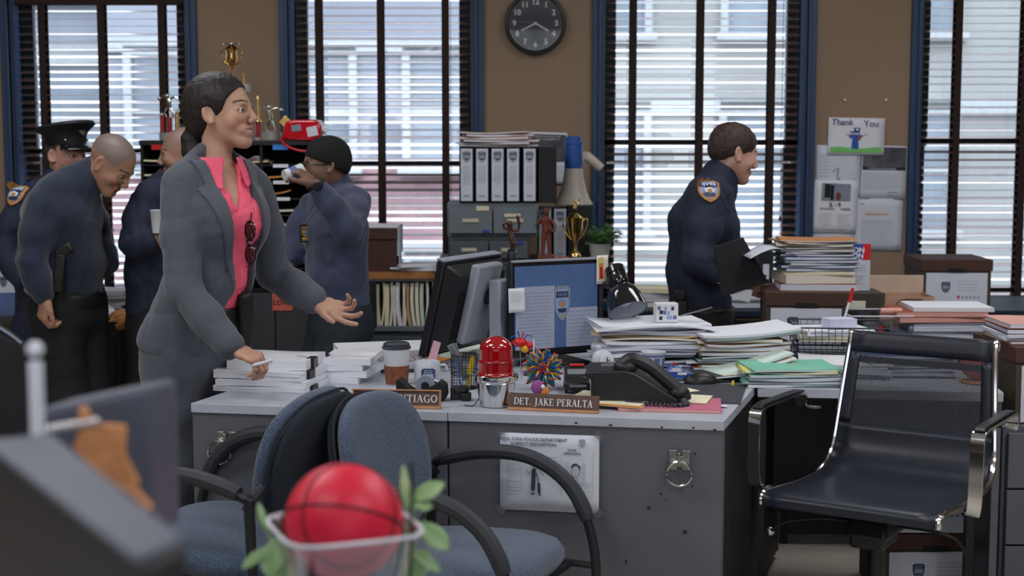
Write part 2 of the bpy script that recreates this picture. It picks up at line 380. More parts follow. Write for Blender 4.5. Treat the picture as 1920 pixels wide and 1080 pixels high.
def emblem(name, parent, w, h, loc, rot=(0, 0, 0), border='em_navy', field='em_blue', bar='em_navy', fig='em_white', acc='em_gold', depth=.0012):
    """shield patch, local XZ plane facing -Y, raised layers"""
    m = MB()
    def lay(pts, y, mi):
        m.mi = mi; n = len(pts); b = m.addv([(x, -y, z) for x, z in pts]+[(x, 0, z) for x, z in pts]); m.face([b+i for i in range(n)])
        for i in range(n): m.face((b+i, b+n+i, b+n+(i+1) % n, b+(i+1) % n))
    ro, ri = shield_pts(w, h), shield_pts(w*.80, h*.80); nq = len(ro); b0 = m.addv([(x, -depth*1.6, z) for x, z in ro]+[(x, -depth*1.6, z) for x, z in ri]+[(x, 0, z) for x, z in ro])
    for i in range(nq): j = (i+1) % nq; m.face((b0+i, b0+j, b0+nq+j, b0+nq+i)); m.face((b0+i, b0+2*nq+i, b0+2*nq+j, b0+j))
    lay(shield_pts(w*.80, h*.80), depth*1.5, 1)
    lay([(-.36*w, .33*h), (.36*w, .33*h), (.38*w, .16*h), (-.38*w, .16*h)], depth*2, 2)
    # letter strokes on the top bar, scale and figures below
    for i in range(4): lay([(-.26*w+i*.15*w, .29*h), (-.20*w+i*.15*w, .29*h), (-.20*w+i*.15*w, .20*h), (-.26*w+i*.15*w, .20*h)], depth*2.4, 3)
    lay([(-.24*w, .06*h), (-.05*w, .12*h), (.05*w, .12*h), (.24*w, .06*h), (.20*w, -.08*h), (0, -.13*h), (-.2*w, -.08*h)], depth*2, 3)
    lay([(-.09*w, .03*h), (.09*w, .03*h), (.09*w, -.10*h), (-.09*w, -.10*h)], depth*2.4, 4)
    lay([(-.3*w, -.14*h), (.3*w, -.14*h), (.2*w, -.26*h), (-.2*w, -.26*h)], depth*2, 2); lay([(-.12*w, -.29*h), (.12*w, -.29*h), (0, -.39*h)], depth*2, 4)
    o = m.build(name, [border, field, bar, fig, acc], parent, loc=loc); o.rotation_euler = rot; return o
def pull_plate(parent, x, z, ang=0.0):
    p = MB()
    for sx in (-1, 1): p.box((sx*.018, -.003, 0), (.022, .006, .056), ry=0)
    p.box((0, -.004, -.004), (.02, .005, .03)); o = p.build('pull_plate', 'brushed', parent, bevel=.0015, loc=(x, 0, z))
    lug = MB().box((0, -.012, .006), (.008, .018, .036)).build('lug', 'brushed', o, bevel=.002)
    rg = MB().tube([(.034*math.cos(a), -.016, -.036+.034*math.sin(a)) for a in [2*PI*i/28 for i in range(28)]], .0042, 8, closed=True).build('pull_ring', 'chrome', o, smooth=True)
    rg.rotation_euler = (0, ang, 0)
    return o
def desk(name, label, p0, p1, depth, skew=True, extra=None):
    t = thing(name, label, 'desk', (p0.x, p0.y, 0), ea); W = (p1-p0).length
    gl = (DR.inverted() @ G.to_4d()).to_3d(); d2 = gl*(depth/gl.y)
    top = MB(); top.prism([(.001, 0), (W-.001, 0), (W-.001+d2.x, depth), (.001+d2.x, depth)], .722, .75)
    top.build('desktop', 'desk_top', t, bevel=.002)
    fp = MB(); fp.prism([(.003, .006), (W-.004, .006), (W-.004+.006, .03), (.003+.006, .03)], .03, .722); fp.build('front_panel', 'desk_grey', t, bevel=.0015)
    bp = MB(); bp.prism([(.003+d2.x*.97, depth*.97), (W-.004+d2.x*.97, depth*.97), (W-.004+d2.x*.985, depth*.985), (.003+d2.x*.985, depth*.985)], .03, .722); bp.build('back_panel', 'desk_grey', t)
    return t, W, d2
ld, WL, dl = desk('office_desk', 'grey steel desk under the coffee cup, its front half hidden by the two fabric chairs', PA, PS, 1.32)
rd, WR, dr = desk('office_desk', 'grey steel desk under the black telephone with a form taped to its front', PS, PB, 1.32)
for t_, W_, lft in ((ld, WL, 1), (rd, WR, 0)):
    gl = (DR.inverted() @ G.to_4d()).to_3d(); x = 0.004 if lft else W_-.004; s = 1 if lft else -1
    sp_ = MB(); q = [(x, .03), (x+s*.02, .03), (x+s*.02+gl.x/gl.y*1.25, 1.28), (x+gl.x/gl.y*1.25, 1.28)]
    sp_.prism(q, .03, .722); sp_.build('side_panel', 'desk_dark', t_)  # darker grey stands in for the shade on the desk's side
    B((.06 if lft else W_-.06, .05, .015), (.06, .05, .03), 'foot', 'black_plastic', t_)
def front_uv(px, py):   # point on the plane of the desk fronts
    o = PS; nrm = (DR @ Vector((0, 1, 0, 0))).to_3d(); d = ray(px, py); c = Vector((0, 0, CAM_H)); q = c+d*((o-c).dot(nrm)/d.dot(nrm)); return q
a = dloc(front_uv(426, 826), Vector((PA.x, PA.y, 0))); pull_plate(ld, a.x, a.z, .5)
a = dloc(front_uv(1274, 862), Vector((PS.x, PS.y, 0))); pull_plate(rd, a.x, a.z)
sc = MB()
for px, py, w, h in ((1216, 953, .012, .009), (1284, 998, .014, .012), (1239, 926, .006, .006), (1298, 912, .005, .008), (1303, 851, .006, .006), (1173, 1054, .004, .016), (1250, 938, .004, .005)):
    a = dloc(front_uv(px, py), Vector((PS.x, PS.y, 0))); sc.sphere((a.x, .0045, a.z), 1, 7, 4, (w*.5, .0022, h*.5))
sc.build('scuff_mark', 'scuff', rd)
sc = MB()
for px, py, w in ((393, 768, .01), (440, 771, .012), (1145, 797, .012), (1080, 793, .01), (1300, 802, .008), (1340, 806, .01), (1241, 801, .008)):
    q = front_uv(px, py); o = PA if px < 839 else PS; a = dloc(q, Vector((o.x, o.y, 0)))
    if px > 839: sc.sphere((a.x, -.0003, a.z), 1, 6, 4, (w*.5, .0009, .003))
sc.build('scuff_mark', 'scuff', rd)
# suspect description form taped to the right desk
c0 = front_uv(1030, 886); a = dloc(c0, Vector((PS.x, PS.y, 0)))
fw, fh = 188/ppm(c0.y)/math.cos(ea), 150/ppm(c0.y)
form = thing('taped_form', 'white suspect description form with two sketches taped to the front of the grey desk', 'paper', c0+Vector((0, -.003, 0)), ea)
papers_flat('sheet', form, fw, fh, (0, 0, 0), (0, 0, 0), 'paper_b', wob=.002)
FY = -.0045
text('NEW YORK POLICE DEPARTMENT', .0125, 'heading', 'ink', form, (-.045, FY, fh/2-.016)); text('SUSPECT DESCRIPTION', .0125, 'heading', 'ink', form, (-.045, FY, fh/2-.030))
text('FACIAL', .008, 'heading', 'ink', form, (.065, FY, fh/2-.043)); text('APPEARANCE', .008, 'heading', 'ink', form, (.065, FY, fh/2-.053))
emblem('shield_emblem', form, .018, .022, (.093, FY, fh/2-.022), border='em_grey', field='em_white', bar='em_grey', fig='em_grey', acc='em_grey', depth=.0003)
pr = MB()
for r in text_rows(-.12, -.085, .04, -.045, 6, seed=3)+text_rows(-.12, -.085, -.055, -.065, 2, seed=4)+text_rows(-.13, .12, -fh/2+.012, -fh/2+.018, 2, seed=5, rag=0)+text_rows(.045, .058, .03, -.01, 8, seed=6)+text_rows(.092, .105, .03, -.02, 9, seed=7)+text_rows(.03, .125, -.025, -.03, 2, seed=8)+text_rows(-.03, .03, .045, .035, 2, seed=9): pr.box((r[0]+r[2]/2, FY, r[1]), (r[2], .0004, .0014))
for x in (-.118, -.082, .035, .125): pr.box((x, FY, .0), (.0007, .0004, fh*.55))
for z in (-.05, -.035, -.065): pr.box((.09, FY, z), (.07, .0004, .0007))
pr.build('printed_lines', 'ink_light', form)
fg = MB()    # sketch of a standing figure and of a face, in ink lines
fg.tube([(-.048, FY, -.06), (-.044, FY, -.03), (-.042, FY, .005), (-.05, FY, -.002)], .0012, 4)
fg.tube([(-.028, FY, -.062), (-.03, FY, -.03), (-.036, FY, .0)], .0012, 4); fg.box((-.045, FY, -.02), (.011, .0004, .062), ry=.06); fg.box((-.029, FY, -.045), (.008, .0004, .03), ry=-.04)
fg.tube([(-.052, FY, -.064), (-.041, FY, -.060)], .0018, 4); fg.tube([(-.03, FY, -.066), (-.024, FY, -.062)], .0018, 4)
fg.tube([(-.038, FY, .008), (-.046, FY, .018), (-.043, FY, .03), (-.033, FY, .03), (-.03, FY, .018), (-.036, FY, .009)], .0011, 4)
fg.tube([(-.045, FY, .01), (-.06, FY, -.004), (-.066, FY, .01)], .0009, 4); fg.tube([(-.03, FY, .008), (-.015, FY, -.008)], .0009, 4)
fg.tube([(.075+.0115*math.cos(q), FY, .008+.0175*math.sin(q)) for q in [2*PI*i/20 for i in range(20)]], .0008, 4, closed=True)
fg.tube([(.064, FY, .018), (.068, FY, .027), (.077, FY, .029), (.086, FY, .022), (.087, FY, .014)], .0021, 4)
for sx in (-1, 1): fg.box((.075+sx*.0045, FY, .011), (.004, .0004, .001)); 
fg.box((.075, FY, .005), (.001, .0004, .006)); fg.box((.075, FY, -.002), (.006, .0004, .001)); fg.tube([(.071, FY, -.012), (.066, FY, -.018)], .0007, 4); fg.tube([(.079, FY, -.012), (.084, FY, -.018)], .0007, 4)
fg.build('sketch_drawing', 'em_dark', form)
for sx in (-1, 1):
    for sz in (-1, 1): o = MB().box((0, 0, 0), (.03, .0006, .018)).build('adhesive_tape', 'tape_clear', form, loc=(sx*(fw/2), -.005, sz*(fh/2))); o.rotation_euler = (0, sx*sz*.7, 0)
# return table joined to the right desk
QA = onz(1419, 727, .75); QB = onz(1882, 736, .75); rang = math.atan2(QB.y-QA.y, QB.x-QA.x); RW = (QB-QA).length
rt = thing('side_table', 'grey steel side table behind the black mesh office chair', 'table', (QA.x, QA.y, 0), rang)
gq = (Matrix.Rotation(-rang, 4, 'Z') @ G.to_4d()).to_3d(); kx = gq.x/gq.y
MB().prism([(.002, 0), (RW, 0), (RW, .54), (.002+kx*.54, .54)], .72, .75).build('tabletop', 'desk_top', rt, bevel=.002); B((RW-.012, .27, .36), (.024, .5, .72), 'side_leg', 'desk_grey', rt); MB().prism([(.006+kx*.02, .02), (.026+kx*.02, .02), (.026+kx*.05, .05), (.006+kx*.05, .05)], 0, .72).build('side_leg', 'desk_dark', rt)
B((RW*.40, .46, .48), (RW*.58, .02, .48), 'modesty_panel', 'desk_dark', rt); B((RW/2+.06, .25, .712), (RW-.2, .44, .016), 'under_frame', 'desk_dark', rt)
B((RW-.07, .10, .36), (.03, .04, .72), 'leg_post', 'desk_dark', rt)
# ============================================================= FABRIC SIDE CHAIRS
mat('blue_fabric', (82, 98, 122), .92, rgb2=(52, 66, 88), scale=190, bump=.7, bscale=420, sheen=.25)
mat('chair_tube', (30, 32, 38), .42, var=.05); mat('arm_pad', (46, 48, 54), .6, var=.06, bump=.15)
mat('fabric_dark', (34, 40, 50), .92, var=.2, scale=160, bump=.5, bscale=400)
def cushion(W, Dp, T, name, mt, parent, xf, p=3.2, dish=0.0, n=40, crown=.35):
    m = MB(); m.xf = xf; rings = []
    for lv, sc_ in [(-.5, .0), (-.5, .80), (-.42, .94), (-.2, 1.0), (.05, 1.0), (.28, .955), (.42, .86), (.49, .70), (.5+crown*.2, .45), (.5+crown*.3, .2), (.5+crown*.32, 0)]:
        ring = []
        for i in range(n):
            a = 2*PI*i/n; c, s = math.cos(a), math.sin(a); r = (abs(c)**p+abs(s)**p)**(-1/p)
            x, y = W/2*r*c*sc_, Dp/2*r*s*sc_; ring.append((x, y, lv*T + dish*((x/(W/2))**2)*1.0))
        rings.append(ring)
    b = m.addv([q for r_ in rings for q in r_])
    for k in range(len(rings)-1):
        for i in range(n): m.face((b+k*n+i, b+k*n+(i+1) % n, b+(k+1)*n+(i+1) % n, b+(k+1)*n+i))
    return m.build(name, mt, parent, smooth=True, angle=60)
def spl(pts, n=8):
    """Catmull-Rom through pts"""
    P = [Vector(p) for p in pts]; P = [P[0]*2-P[1]]+P+[P[-1]*2-P[-2]]; out = []
    for i in range(1, len(P)-2):
        for k in range(n):
            t = k/n; a, b, c, d = P[i-1:i+3]; out.append(.5*((2*b)+(c-a)*t+(2*a-5*b+4*c-d)*t*t+(3*b-a-3*c+d)*t**3))
    out.append(P[-2]); return out
def side_chair(label, c, rz):      # forward is +X
    t = thing('side_chair', label, 'chair', c, rz)
    cushion(.50, .50, .085, 'seat', 'blue_fabric', t, Matrix.Translation((0, 0, .445)) @ Matrix.Rotation(R(-3), 4, 'Y'), p=3.6, crown=.3)
    B((0, 0, .392), (.42, .42, .02), 'seat_shell', 'chair_tube', t, bevel=.008)
    # backrest: rounded egg-like cushion, concave to the sitter
    bx = Matrix.Translation((-.245, 0, .672)) @ Matrix.Rotation(R(78), 4, 'Y') @ Matrix.Rotation(PI/2, 4, 'Z')
    def back(T, mt, nm, off, sc_=1.0):
        m = MB(); m.xf = bx; n = 44; rings = []
        for lv, s1 in [(-.5, 0), (-.5, .45), (-.47, .8), (-.36, .95), (-.12, 1), (.15, 1), (.36, .95), (.47, .84), (.5, .55), (.5, 0)]:
            ring = []
            for i in range(n):
                a = 2*PI*i/n; c_, s_ = math.cos(a), math.sin(a); r = (abs(c_)**2.5+abs(s_)**2.5)**(-1/2.5)
                x = .212*r*c_*s1*sc_; y = .200*r*s_*s1*sc_; x *= (1+.05*(y/.205))
                ring.append((x, y, lv*T+off+x*x*.7))
            rings.append(ring)
        b = m.addv([q for r_ in rings for q in r_])
        for k in range(len(rings)-1):
            for i in range(n): m.face((b+k*n+i, b+k*n+(i+1) % n, b+(k+1)*n+(i+1) % n, b+(k+1)*n+i))
        return m.build(nm, mt, t, smooth=True, angle=60)
    back(.052, 'blue_fabric', 'backrest', .012); back(.028, 'fabric_dark', 'back_shell', -.030, .985)
    pm = MB(); pm.xf = bx; pts = []
    for i in range(44):
        a = 2*PI*i/44; c_, s_ = math.cos(a), math.sin(a); r = (abs(c_)**2.5+abs(s_)**2.5)**(-1/2.5); x = .213*r*c_; y = .201*r*s_; x *= (1+.05*(y/.205)); pts.append((x, y, -.0155+x*x*.7))
    pm.tube(pts, .004, 6, closed=True); pm.build('piping', 'fabric_dark', t, smooth=True)
    for s in (-1, 1):
        y = s*.275
        path = spl([(-.235, y, .0), (-.225, y, .30), (-.215, y, .60), (-.20, y, .635), (-.06, y, .672), (.09, y, .668), (.205, y, .60), (.268, y, .47), (.285, y, .30), (.292, y, .0)], 7)
        # one bent tube: rear leg, arm arch and front leg
        MB().tube(path, .0135, 10, up=(0, 1, 0)).build('arm_frame', 'chair_tube', t, smooth=True)
        pad = [p for p in path if p.z > .50 and -.19 < p.x < .262]
        MB().tube([p+Vector((0, 0, .004)) for p in pad], [.019]+[.0215]*(len(pad)-2)+[.019], 10, up=(0, 1, 0)).build('arm_pad', 'arm_pad', t, smooth=True)
        MB().tube([(-.20, s*.27, .60), (-.235, s*.235, .66)], .012, 8).build('back_bracket', 'chair_tube', t, smooth=True)
        MB().tube([(-.225, y, .39), (.285, y, .39)], .010, 8).build('side_rail', 'chair_tube', t, smooth=True)
    MB().tube([(-.2, -.275, .385), (-.2, .275, .385)], .011, 8).build('cross_rail', 'chair_tube', t, smooth=True)
    MB().tube([(.2, -.275, .385), (.2, .275, .385)], .011, 8).build('cross_rail', 'chair_tube', t, smooth=True)
    return t
side_chair('blue-grey fabric armchair facing right, its bright backrest in front of the desk seam', (-.14, 3.68, -.02), R(-24))
side_chair('blue-grey fabric armchair facing left, its shaded backrest behind the other fabric chair', (-.76, 3.83, 0), R(160))
# ============================================================= MESH OFFICE CHAIR
def mesh_mat():
    m = bpy.data.materials.new('chair_mesh'); m.use_nodes = True; MATS['chair_mesh'] = m; t = m.node_tree; n = t.nodes; l = t.links; b = n['Principled BSDF']
    b.inputs['Base Color'].default_value = (.018, .022, .035, 1); b.inputs['Roughness'].default_value = .6
    tc_ = n.new('ShaderNodeTexCoord'); mp = n.new('ShaderNodeMapping'); l.new(tc_.outputs['UV'], mp.inputs[0]); mp.inputs['Scale'].default_value = (230, 230, 1)
    ck = n.new('ShaderNodeTexChecker'); ck.inputs['Scale'].default_value = 1.0; l.new(mp.outputs[0], ck.inputs['Vector'])
    mr = n.new('ShaderNodeMapRange'); mr.inputs['To Min'].default_value = .62; mr.inputs['To Max'].default_value = .92; l.new(ck.outputs['Fac'], mr.inputs[0]); l.new(mr.outputs[0], b.inputs['Alpha']); return m
mesh_mat(); mat('chair_vinyl', (33, 37, 49), .38, var=.1, scale=8, bump=.1)
SX = Vector((1.045, 4.03, 0)); fw_ = Vector((-.25, -.386, 0)).normalized(); crz = math.atan2(fw_.y, fw_.x)
oc = thing('office_chair', 'black mesh swivel office chair with chrome armrests at the grey side table', 'chair', SX, crz)   # forward +X
prof = spl([(.26, 0, .435), (.255, 0, .462), (.20, 0, .468), (.0, 0, .452), (-.20, 0, .453), (-.285, 0, .50), (-.315, 0, .60), (-.34, 0, .73), (-.368, 0, .85), (-.385, 0, .848), (-.388, 0, .825)], 6)
HWc = .24
wz = lambda z: 1-.11*max(0, min(1, (z-.48)/.35))
def strip(pts, y0, y1, off=0.0, ny=9):
    m = MB(); m.grid(lambda u, v: (pts[int(round(v*(len(pts)-1)))].x, (y0+(y1-y0)*u)*wz(pts[int(round(v*(len(pts)-1)))].z), pts[int(round(v*(len(pts)-1)))].z), ny, len(pts)); return m
zi = lambda z: z
seatp = prof[:40]; backp = [p for p in prof if p.x < -.25 and .58 < p.z < .80]; backp = sorted(backp, key=lambda p: p.z)
lower = [p for p in prof if not (p.x < -.25 and .58 < p.z)]
lower.append(prof[[i for i, p in enumerate(prof) if p.x < -.25 and p.z > .58][0]]) 
strip(lower, -HWc, HWc).build('seat_sling', 'chair_vinyl', oc, smooth=True, solid=.006)
toppart = [p for p in prof if p.x < -.30 and p.z > .79]
strip(toppart, -HWc, HWc).build('top_band', 'chair_vinyl', oc, smooth=True, solid=.006)
mp_ = [lower[-1]]+backp+[toppart[0]]
for s in (-1, 1): strip(mp_, s*HWc, s*(HWc-.035), ny=3).build('side_band', 'chair_vinyl', oc, smooth=True, solid=.006)
mo = strip(mp_, -HWc+.034, HWc-.034).build('mesh_panel', 'chair_mesh', oc, smooth=True)
uv = mo.data.uv_layers.new(name='UVMap')
for lp in mo.data.loops: v_ = mo.data.vertices[lp.vertex_index].co; uv.data[lp.index].uv = (v_.y, v_.z)
for s in (-1, 1):
    MB().tube([Vector((p.x, s*(HWc*wz(p.z)+.008), p.z)) for p in prof[1:-1]], .0085, 8, up=(0, 1, 0)).build('side_frame', 'chrome', oc, smooth=True)
    ap = spl([(.115, s*.285, .455), (.155, s*.31, .47), (.16, s*.315, .56), (.155, s*.315, .655), (.125, s*.315, .683), (0, s*.315, .685), (-.17, s*.315, .683), (-.20, s*.315, .668), (-.205, s*.312, .64), (-.235, s*.27, .635)], 6)
    MB().tube(ap, .01, flat=(.008, .036), up=(0, 1, 0)).build('armrest', 'chrome', oc, bevel=.003)
    MB().tube([p+Vector((0, 0, .008)) for p in ap if p.z > .678], .01, flat=(.006, .030), up=(0, 1, 0)).build('arm_pad', 'black_plastic', oc, bevel=.003)
for x, z in ((.215, .445), (-.12, .43), (-.366, .775)): MB().cyl((x, -HWc*wz(z), z), (x, HWc*wz(z), z), .010).build('cross_bar', 'black_plastic', oc, smooth=True)
mc = MB()
for s in (-1, 1): mc.tube([(.16, s*.2, .44), (.08, s*.13, .40), (0, s*.07, .385)], .012, 8); mc.tube([(-.14, s*.2, .43), (-.08, s*.13, .40), (0, s*.07, .385)], .012, 8)
mc.build('under_frame', 'black_plastic', oc, smooth=True)
MB().box((0, 0, .365), (.22, .13, .055), taper=.8).box((.03, 0, .33), (.14, .10, .05)).build('tilt_mechanism', 'black_plastic', oc, bevel=.012)
lv = MB().tube(spl([(.0, -.06, .36), (.06, -.16, .365), (.09, -.24, .35), (.10, -.28, .325)], 5), .0045, 7).build('lever', 'black_plastic', oc, smooth=True); MB().sphere((.10, -.285, .318), .014).build('lever_knob', 'chrome', lv, smooth=True)
lv = MB().tube(spl([(.0, .06, .36), (.0, .16, .36), (-.02, .22, .34), (-.03, .25, .29)], 5), .0045, 7).build('lever', 'black_plastic', oc, smooth=True)
MB().cyl((0, 0, .10), (0, 0, .33), .026).cyl((0, 0, .08), (0, 0, .22), .034).build('gas_column', 'black_plastic', oc, smooth=True, angle=40)
for ch in oc.children:
    if ch.name.startswith('gas_column'): ch.scale = (1, 1, 1.16)
    else: ch.location.z += .07
for k in range(5):
    a = R(72*k+20); u = Vector((math.cos(a), math.sin(a), 0))
    lg = MB().tube([u*.02+Vector((0, 0, .115)), u*.16+Vector((0, 0, .105)), u*.30+Vector((0, 0, .075))], [.026, .02, .014], 8).build('base_leg', 'chrome', oc, smooth=True)
    MB().cyl(u*.30+Vector((0, 0, .026))+u.cross(Vector((0, 0, 1)))*.02, u*.30+Vector((0, 0, .026))-u.cross(Vector((0, 0, 1)))*.02, .026).build('caster', 'black_plastic', lg, smooth=True, angle=40)
# ============================================================= THINGS ON THE DESKS
DZ = .75
for nm, c in dict(manila=(214, 190, 150), manila_d=(190, 160, 118), kraft=(176, 120, 70), rust=(150, 74, 50), maroon=(96, 44, 46), green=(120, 190, 165), dgreen=(30, 74, 66), blue_f=(58, 96, 150), navy_f=(36, 44, 70), grey_f=(120, 124, 134), dgrey_f=(60, 62, 70), pink_f=(190, 104, 130), salmon=(214, 160, 150), yellow_f=(214, 206, 120), purple=(88, 70, 130), olive=(110, 104, 60), mint_p=(214, 226, 214), teal_p=(200, 216, 208), cream=(232, 226, 196), orange_f=(214, 140, 60), black_f=(28, 28, 32)).items():
    mat(nm, c, .75, var=.05, scale=8)
def slab(name, parent, w, d, t, mt, loc=(0, 0, 0), rz=0.0, bend=0.0, wave=0.0, ph=0.0, nx=8, ny=4, tilt=(0, 0)):
    m = MB()
    def zf(x, y): return bend*(2*x/w)**2 + wave*math.sin(6*x/w+ph)+wave*.5*math.sin(5*y/d+ph*2) + tilt[0]*x+tilt[1]*y
    top = [(w*(i/(nx-1)-.5), d*(j/(ny-1)-.5)) for j in range(ny) for i in range(nx)]
    a = m.addv([(x, y, zf(x, y)+t) for x, y in top]); b = m.addv([(x, y, zf(x, y)) for x, y in top])
    for j in range(ny-1):
        for i in range(nx-1):
            q = j*nx+i; m.face((a+q, a+q+1, a+q+nx+1, a+q+nx)); m.face((b+q+nx, b+q+nx+1, b+q+1, b+q))
    bd = [i for i in range(nx)]+[j*nx+nx-1 for j in range(1, ny)]+[(ny-1)*nx+i for i in range(nx-2, -1, -1)]+[j*nx for j in range(ny-2, 0, -1)]
    for k in range(len(bd)): m.face((b+bd[k], b+bd[(k+1) % len(bd)], a+bd[(k+1) % len(bd)], a+bd[k]))
    o = m.build(name, mt, parent, smooth=True, angle=30, loc=loc); o.rotation_euler = (0, 0, rz); return o
def folder(loc, w, d, t, mt, rz, label, group, bend=0.0, wave=.0, ph=0.0, pages='paper_b', cat='folder', tilt=(0, 0)):
    """card folder: two covers and the sheets between them"""
    o = slab('paper_folder', None, w, d, .0012, mt, loc, rz, bend, wave, ph, tilt=tilt); tag(o, label, cat, group)
    k = slab('cover', o, w*.98, d*.97, .0012, mt, (0, .002, t-.0012), 0, bend, wave, ph, tilt=tilt)
    p = slab('pages', o, w*.965, d*.965, t-.003, pages, (w*.004, -.004, .0014), R(random.uniform(-1, 1)), bend, wave, ph, tilt=tilt)
    return o
def sheets(loc, w, d, t, mt, rz, label, group, bend=0.0, wave=0.0, ph=0.0, name='paper_bundle', cat='papers', tilt=(0, 0)):
    o = slab(name, None, w, d, t, mt, loc, rz, bend, wave, ph, tilt=tilt); return tag(o, label, cat, group)
CN = dict(paper='white', paper_b='bluish white', paper_c='off-white', manila='beige', manila_d='tan', kraft='brown', rust='rust coloured', maroon='maroon', green='mint green', dgreen='dark green', blue_f='blue', navy_f='navy', grey_f='grey', dgrey_f='dark grey', salmon='salmon', yellow_f='yellow', purple='purple', olive='olive', teal_p='pale teal', cream='cream', orange_f='orange', black_f='black')
def cname(m): return CN.get(m, m)
def nth(i): return ['first', 'second', 'third', 'fourth', 'fifth', 'sixth', 'seventh', 'eighth', 'ninth', 'tenth', 'eleventh', 'twelfth', 'thirteenth', 'fourteenth', 'fifteenth'][i]
def pile(c, z0, items, label, group, rz=0, sx=.012):
    """items: (kind, material, thickness, width, depth[, drot, bend])"""
    z = z0
    for _i, it in enumerate(items):
        kd, mt, t, w, d = it[:5]; dr = it[5] if len(it) > 5 else random.uniform(-7, 7); bd = it[6] if len(it) > 6 else random.uniform(-.004, .004)
        loc = (c[0]+random.uniform(-sx, sx), c[1]+random.uniform(-sx, sx), z+max(0, -bd))
        f = folder if kd == 'f' else sheets; q = 'lowest' if _i == 0 else ('topmost' if _i == len(items)-1 else nth(_i)+' from the bottom')
        f(loc, w, d, t, mt, rz+R(dr), '%s %s, %s %s' % (cname(mt), 'folder' if kd == 'f' else 'paper bundle', q, label), group, bend=bd, wave=random.uniform(.0, .002), ph=random.random()*6)
        z += t+.0006+abs(bd)*.35
    return z
def rpile(n, H, w, d, mts, pf=.5, bend=.004):
    out = []; ts = [random.uniform(.5, 1.6) for _ in range(n)]; k = H/sum(ts)
    for t in ts: out.append(('f' if random.random() < pf else 's', random.choice(mts), max(.003, t*k), w*random.uniform(.9, 1.05), d*random.uniform(.9, 1.05), random.uniform(-9, 9), random.uniform(-bend, bend)))
    return out
# ---- bound white documents with black binder clips on the left desk
mat('clip_black', (20, 20, 22), .3)
def binder_clip(parent, loc, rz, w=.045, t=.03):
    m = MB().box((0, 0, 0), (.026, w, t)).build('binder_clip', 'clip_black', parent, bevel=.003, loc=loc); m.rotation_euler = (0, 0, rz)
    MB().tube([(-.012, -.010, t/2+.001), (-.045, -.007, t/2+.004), (-.048, 0, t/2+.004), (-.045, .007, t/2+.004), (-.012, .010, t/2+.001)], .0009, 5).build('clip_wire', 'brushed', m, smooth=True)
c = onz(500, 735, DZ); c.y += .10; z = DZ
docs = [(0, 0, .017, .30, .215, -14, 1), (.003, .0, .019, .295, .215, -11, 0), (-.004, .004, .026, .29, .21, -15, 1), (.012, .03, .03, .255, .21, -9, 1)]
for i, (dx, dy, t, w, d, a, cl) in enumerate(docs):
    o = sheets((c.x+dx, c.y+dy, z), w, d, t, 'paper', R(a), ['thick white bound document lowest in the clipped stack on the left desk', 'white bound document second from the bottom of the clipped stack on the left desk', 'white bound document second from the top of the clipped stack on the left desk', 'white bound document on top of the clipped stack under the woman\'s lowered hand'][i], 'clipped white documents on the left desk', wave=.0012, ph=i*1.3, name='bound_document', cat='document')
    if cl: binder_clip(o, (w/2-.004, -.03, t/2), 0, .05, t+.004)
    for q in range(3): slab('loose_sheet', o, w*.99, d*.99, .0006, 'paper_b', (random.uniform(-.003, .003), random.uniform(-.003, .003), t*(.25+.25*q)), R(random.uniform(-1.2, 1.2)), 0, .0012, i*1.3)
    z += t+.001
c2 = onz(640, 722, DZ); c2.y += .14; z = DZ
for i in range(4):
    t = [.018, .02, .018, .02][i]; o = sheets((c2.x+.02*(i % 2), c2.y, z), .16, .22, t, 'paper', R(-14+3*i), ['white document lowest in the short stack behind the blue chair back', 'white document second in the short stack behind the blue chair back', 'white document third in the short stack behind the blue chair back', 'white document on top of the short stack behind the blue chair back'][i], 'short stack of white documents', wave=.001, name='bound_document', cat='document')
    if i % 2: binder_clip(o, (-.08, -.04, t/2), 0, .045, t+.004)
    z += t+.001
# open ring binder and keyboard further back on the left desk
kb = onz(700, 700, DZ); kt = thing('keyboard', 'light grey computer keyboard lying behind the coffee cup on the left desk', 'keyboard', (kb.x-.02, kb.y+.06, DZ), R(12))
mat('kb_grey', (175, 178, 185), .5); mat('kb_key', (150, 153, 160), .5)
B((0, 0, .022), (.40, .15, .022), 'keyboard_case', 'kb_grey', kt, bevel=.004)
k0 = B((0, 0, 0), (.0155, .0155, .007), 'key', 'kb_key', kt, bevel=.001)
first = True
for r_ in range(5):
    for q in range(19):
        o = k0 if first else k0.copy()
        if not first: C.objects.link(o)
        first = False; o.location = (-.18+q*.02, -.05+r_*.024, .0365)
B((0, 0, .005), (.38, .14, .01), 'keyboard_foot', 'dgrey_f', kt)
w1 = onz(770, 672, DZ)
sheets((w1.x-.1, w1.y+.1, DZ), .34, .26, .03, 'paper', R(15), 'bright white paper bundle by the keyboard on the left desk', None)
folder((w1.x+.0, w1.y-.12, DZ), .26, .2, .012, 'orange_f', R(-18), 'orange folder with white sheets between the coffee cup and the mug', None)
sheets((w1.x+.12, w1.y+.14, DZ), .28, .22, .022, 'mint_p', R(-30), 'pale green tinted papers under the slanted computer monitor', None)
MB().tube(spl([(w1.x-.23, w1.y-.33, DZ+.004), (w1.x-.2, w1.y-.28, DZ+.004), (w1.x-.14, w1.y-.27, DZ+.004), (w1.x-.08, w1.y-.3, DZ+.004)], 6), .003, 6).build('cable', 'black_plastic', smooth=True); tag(bpy.data.objects['cable'], 'thin black cable lying in a loop left of the coffee cup', 'cable')
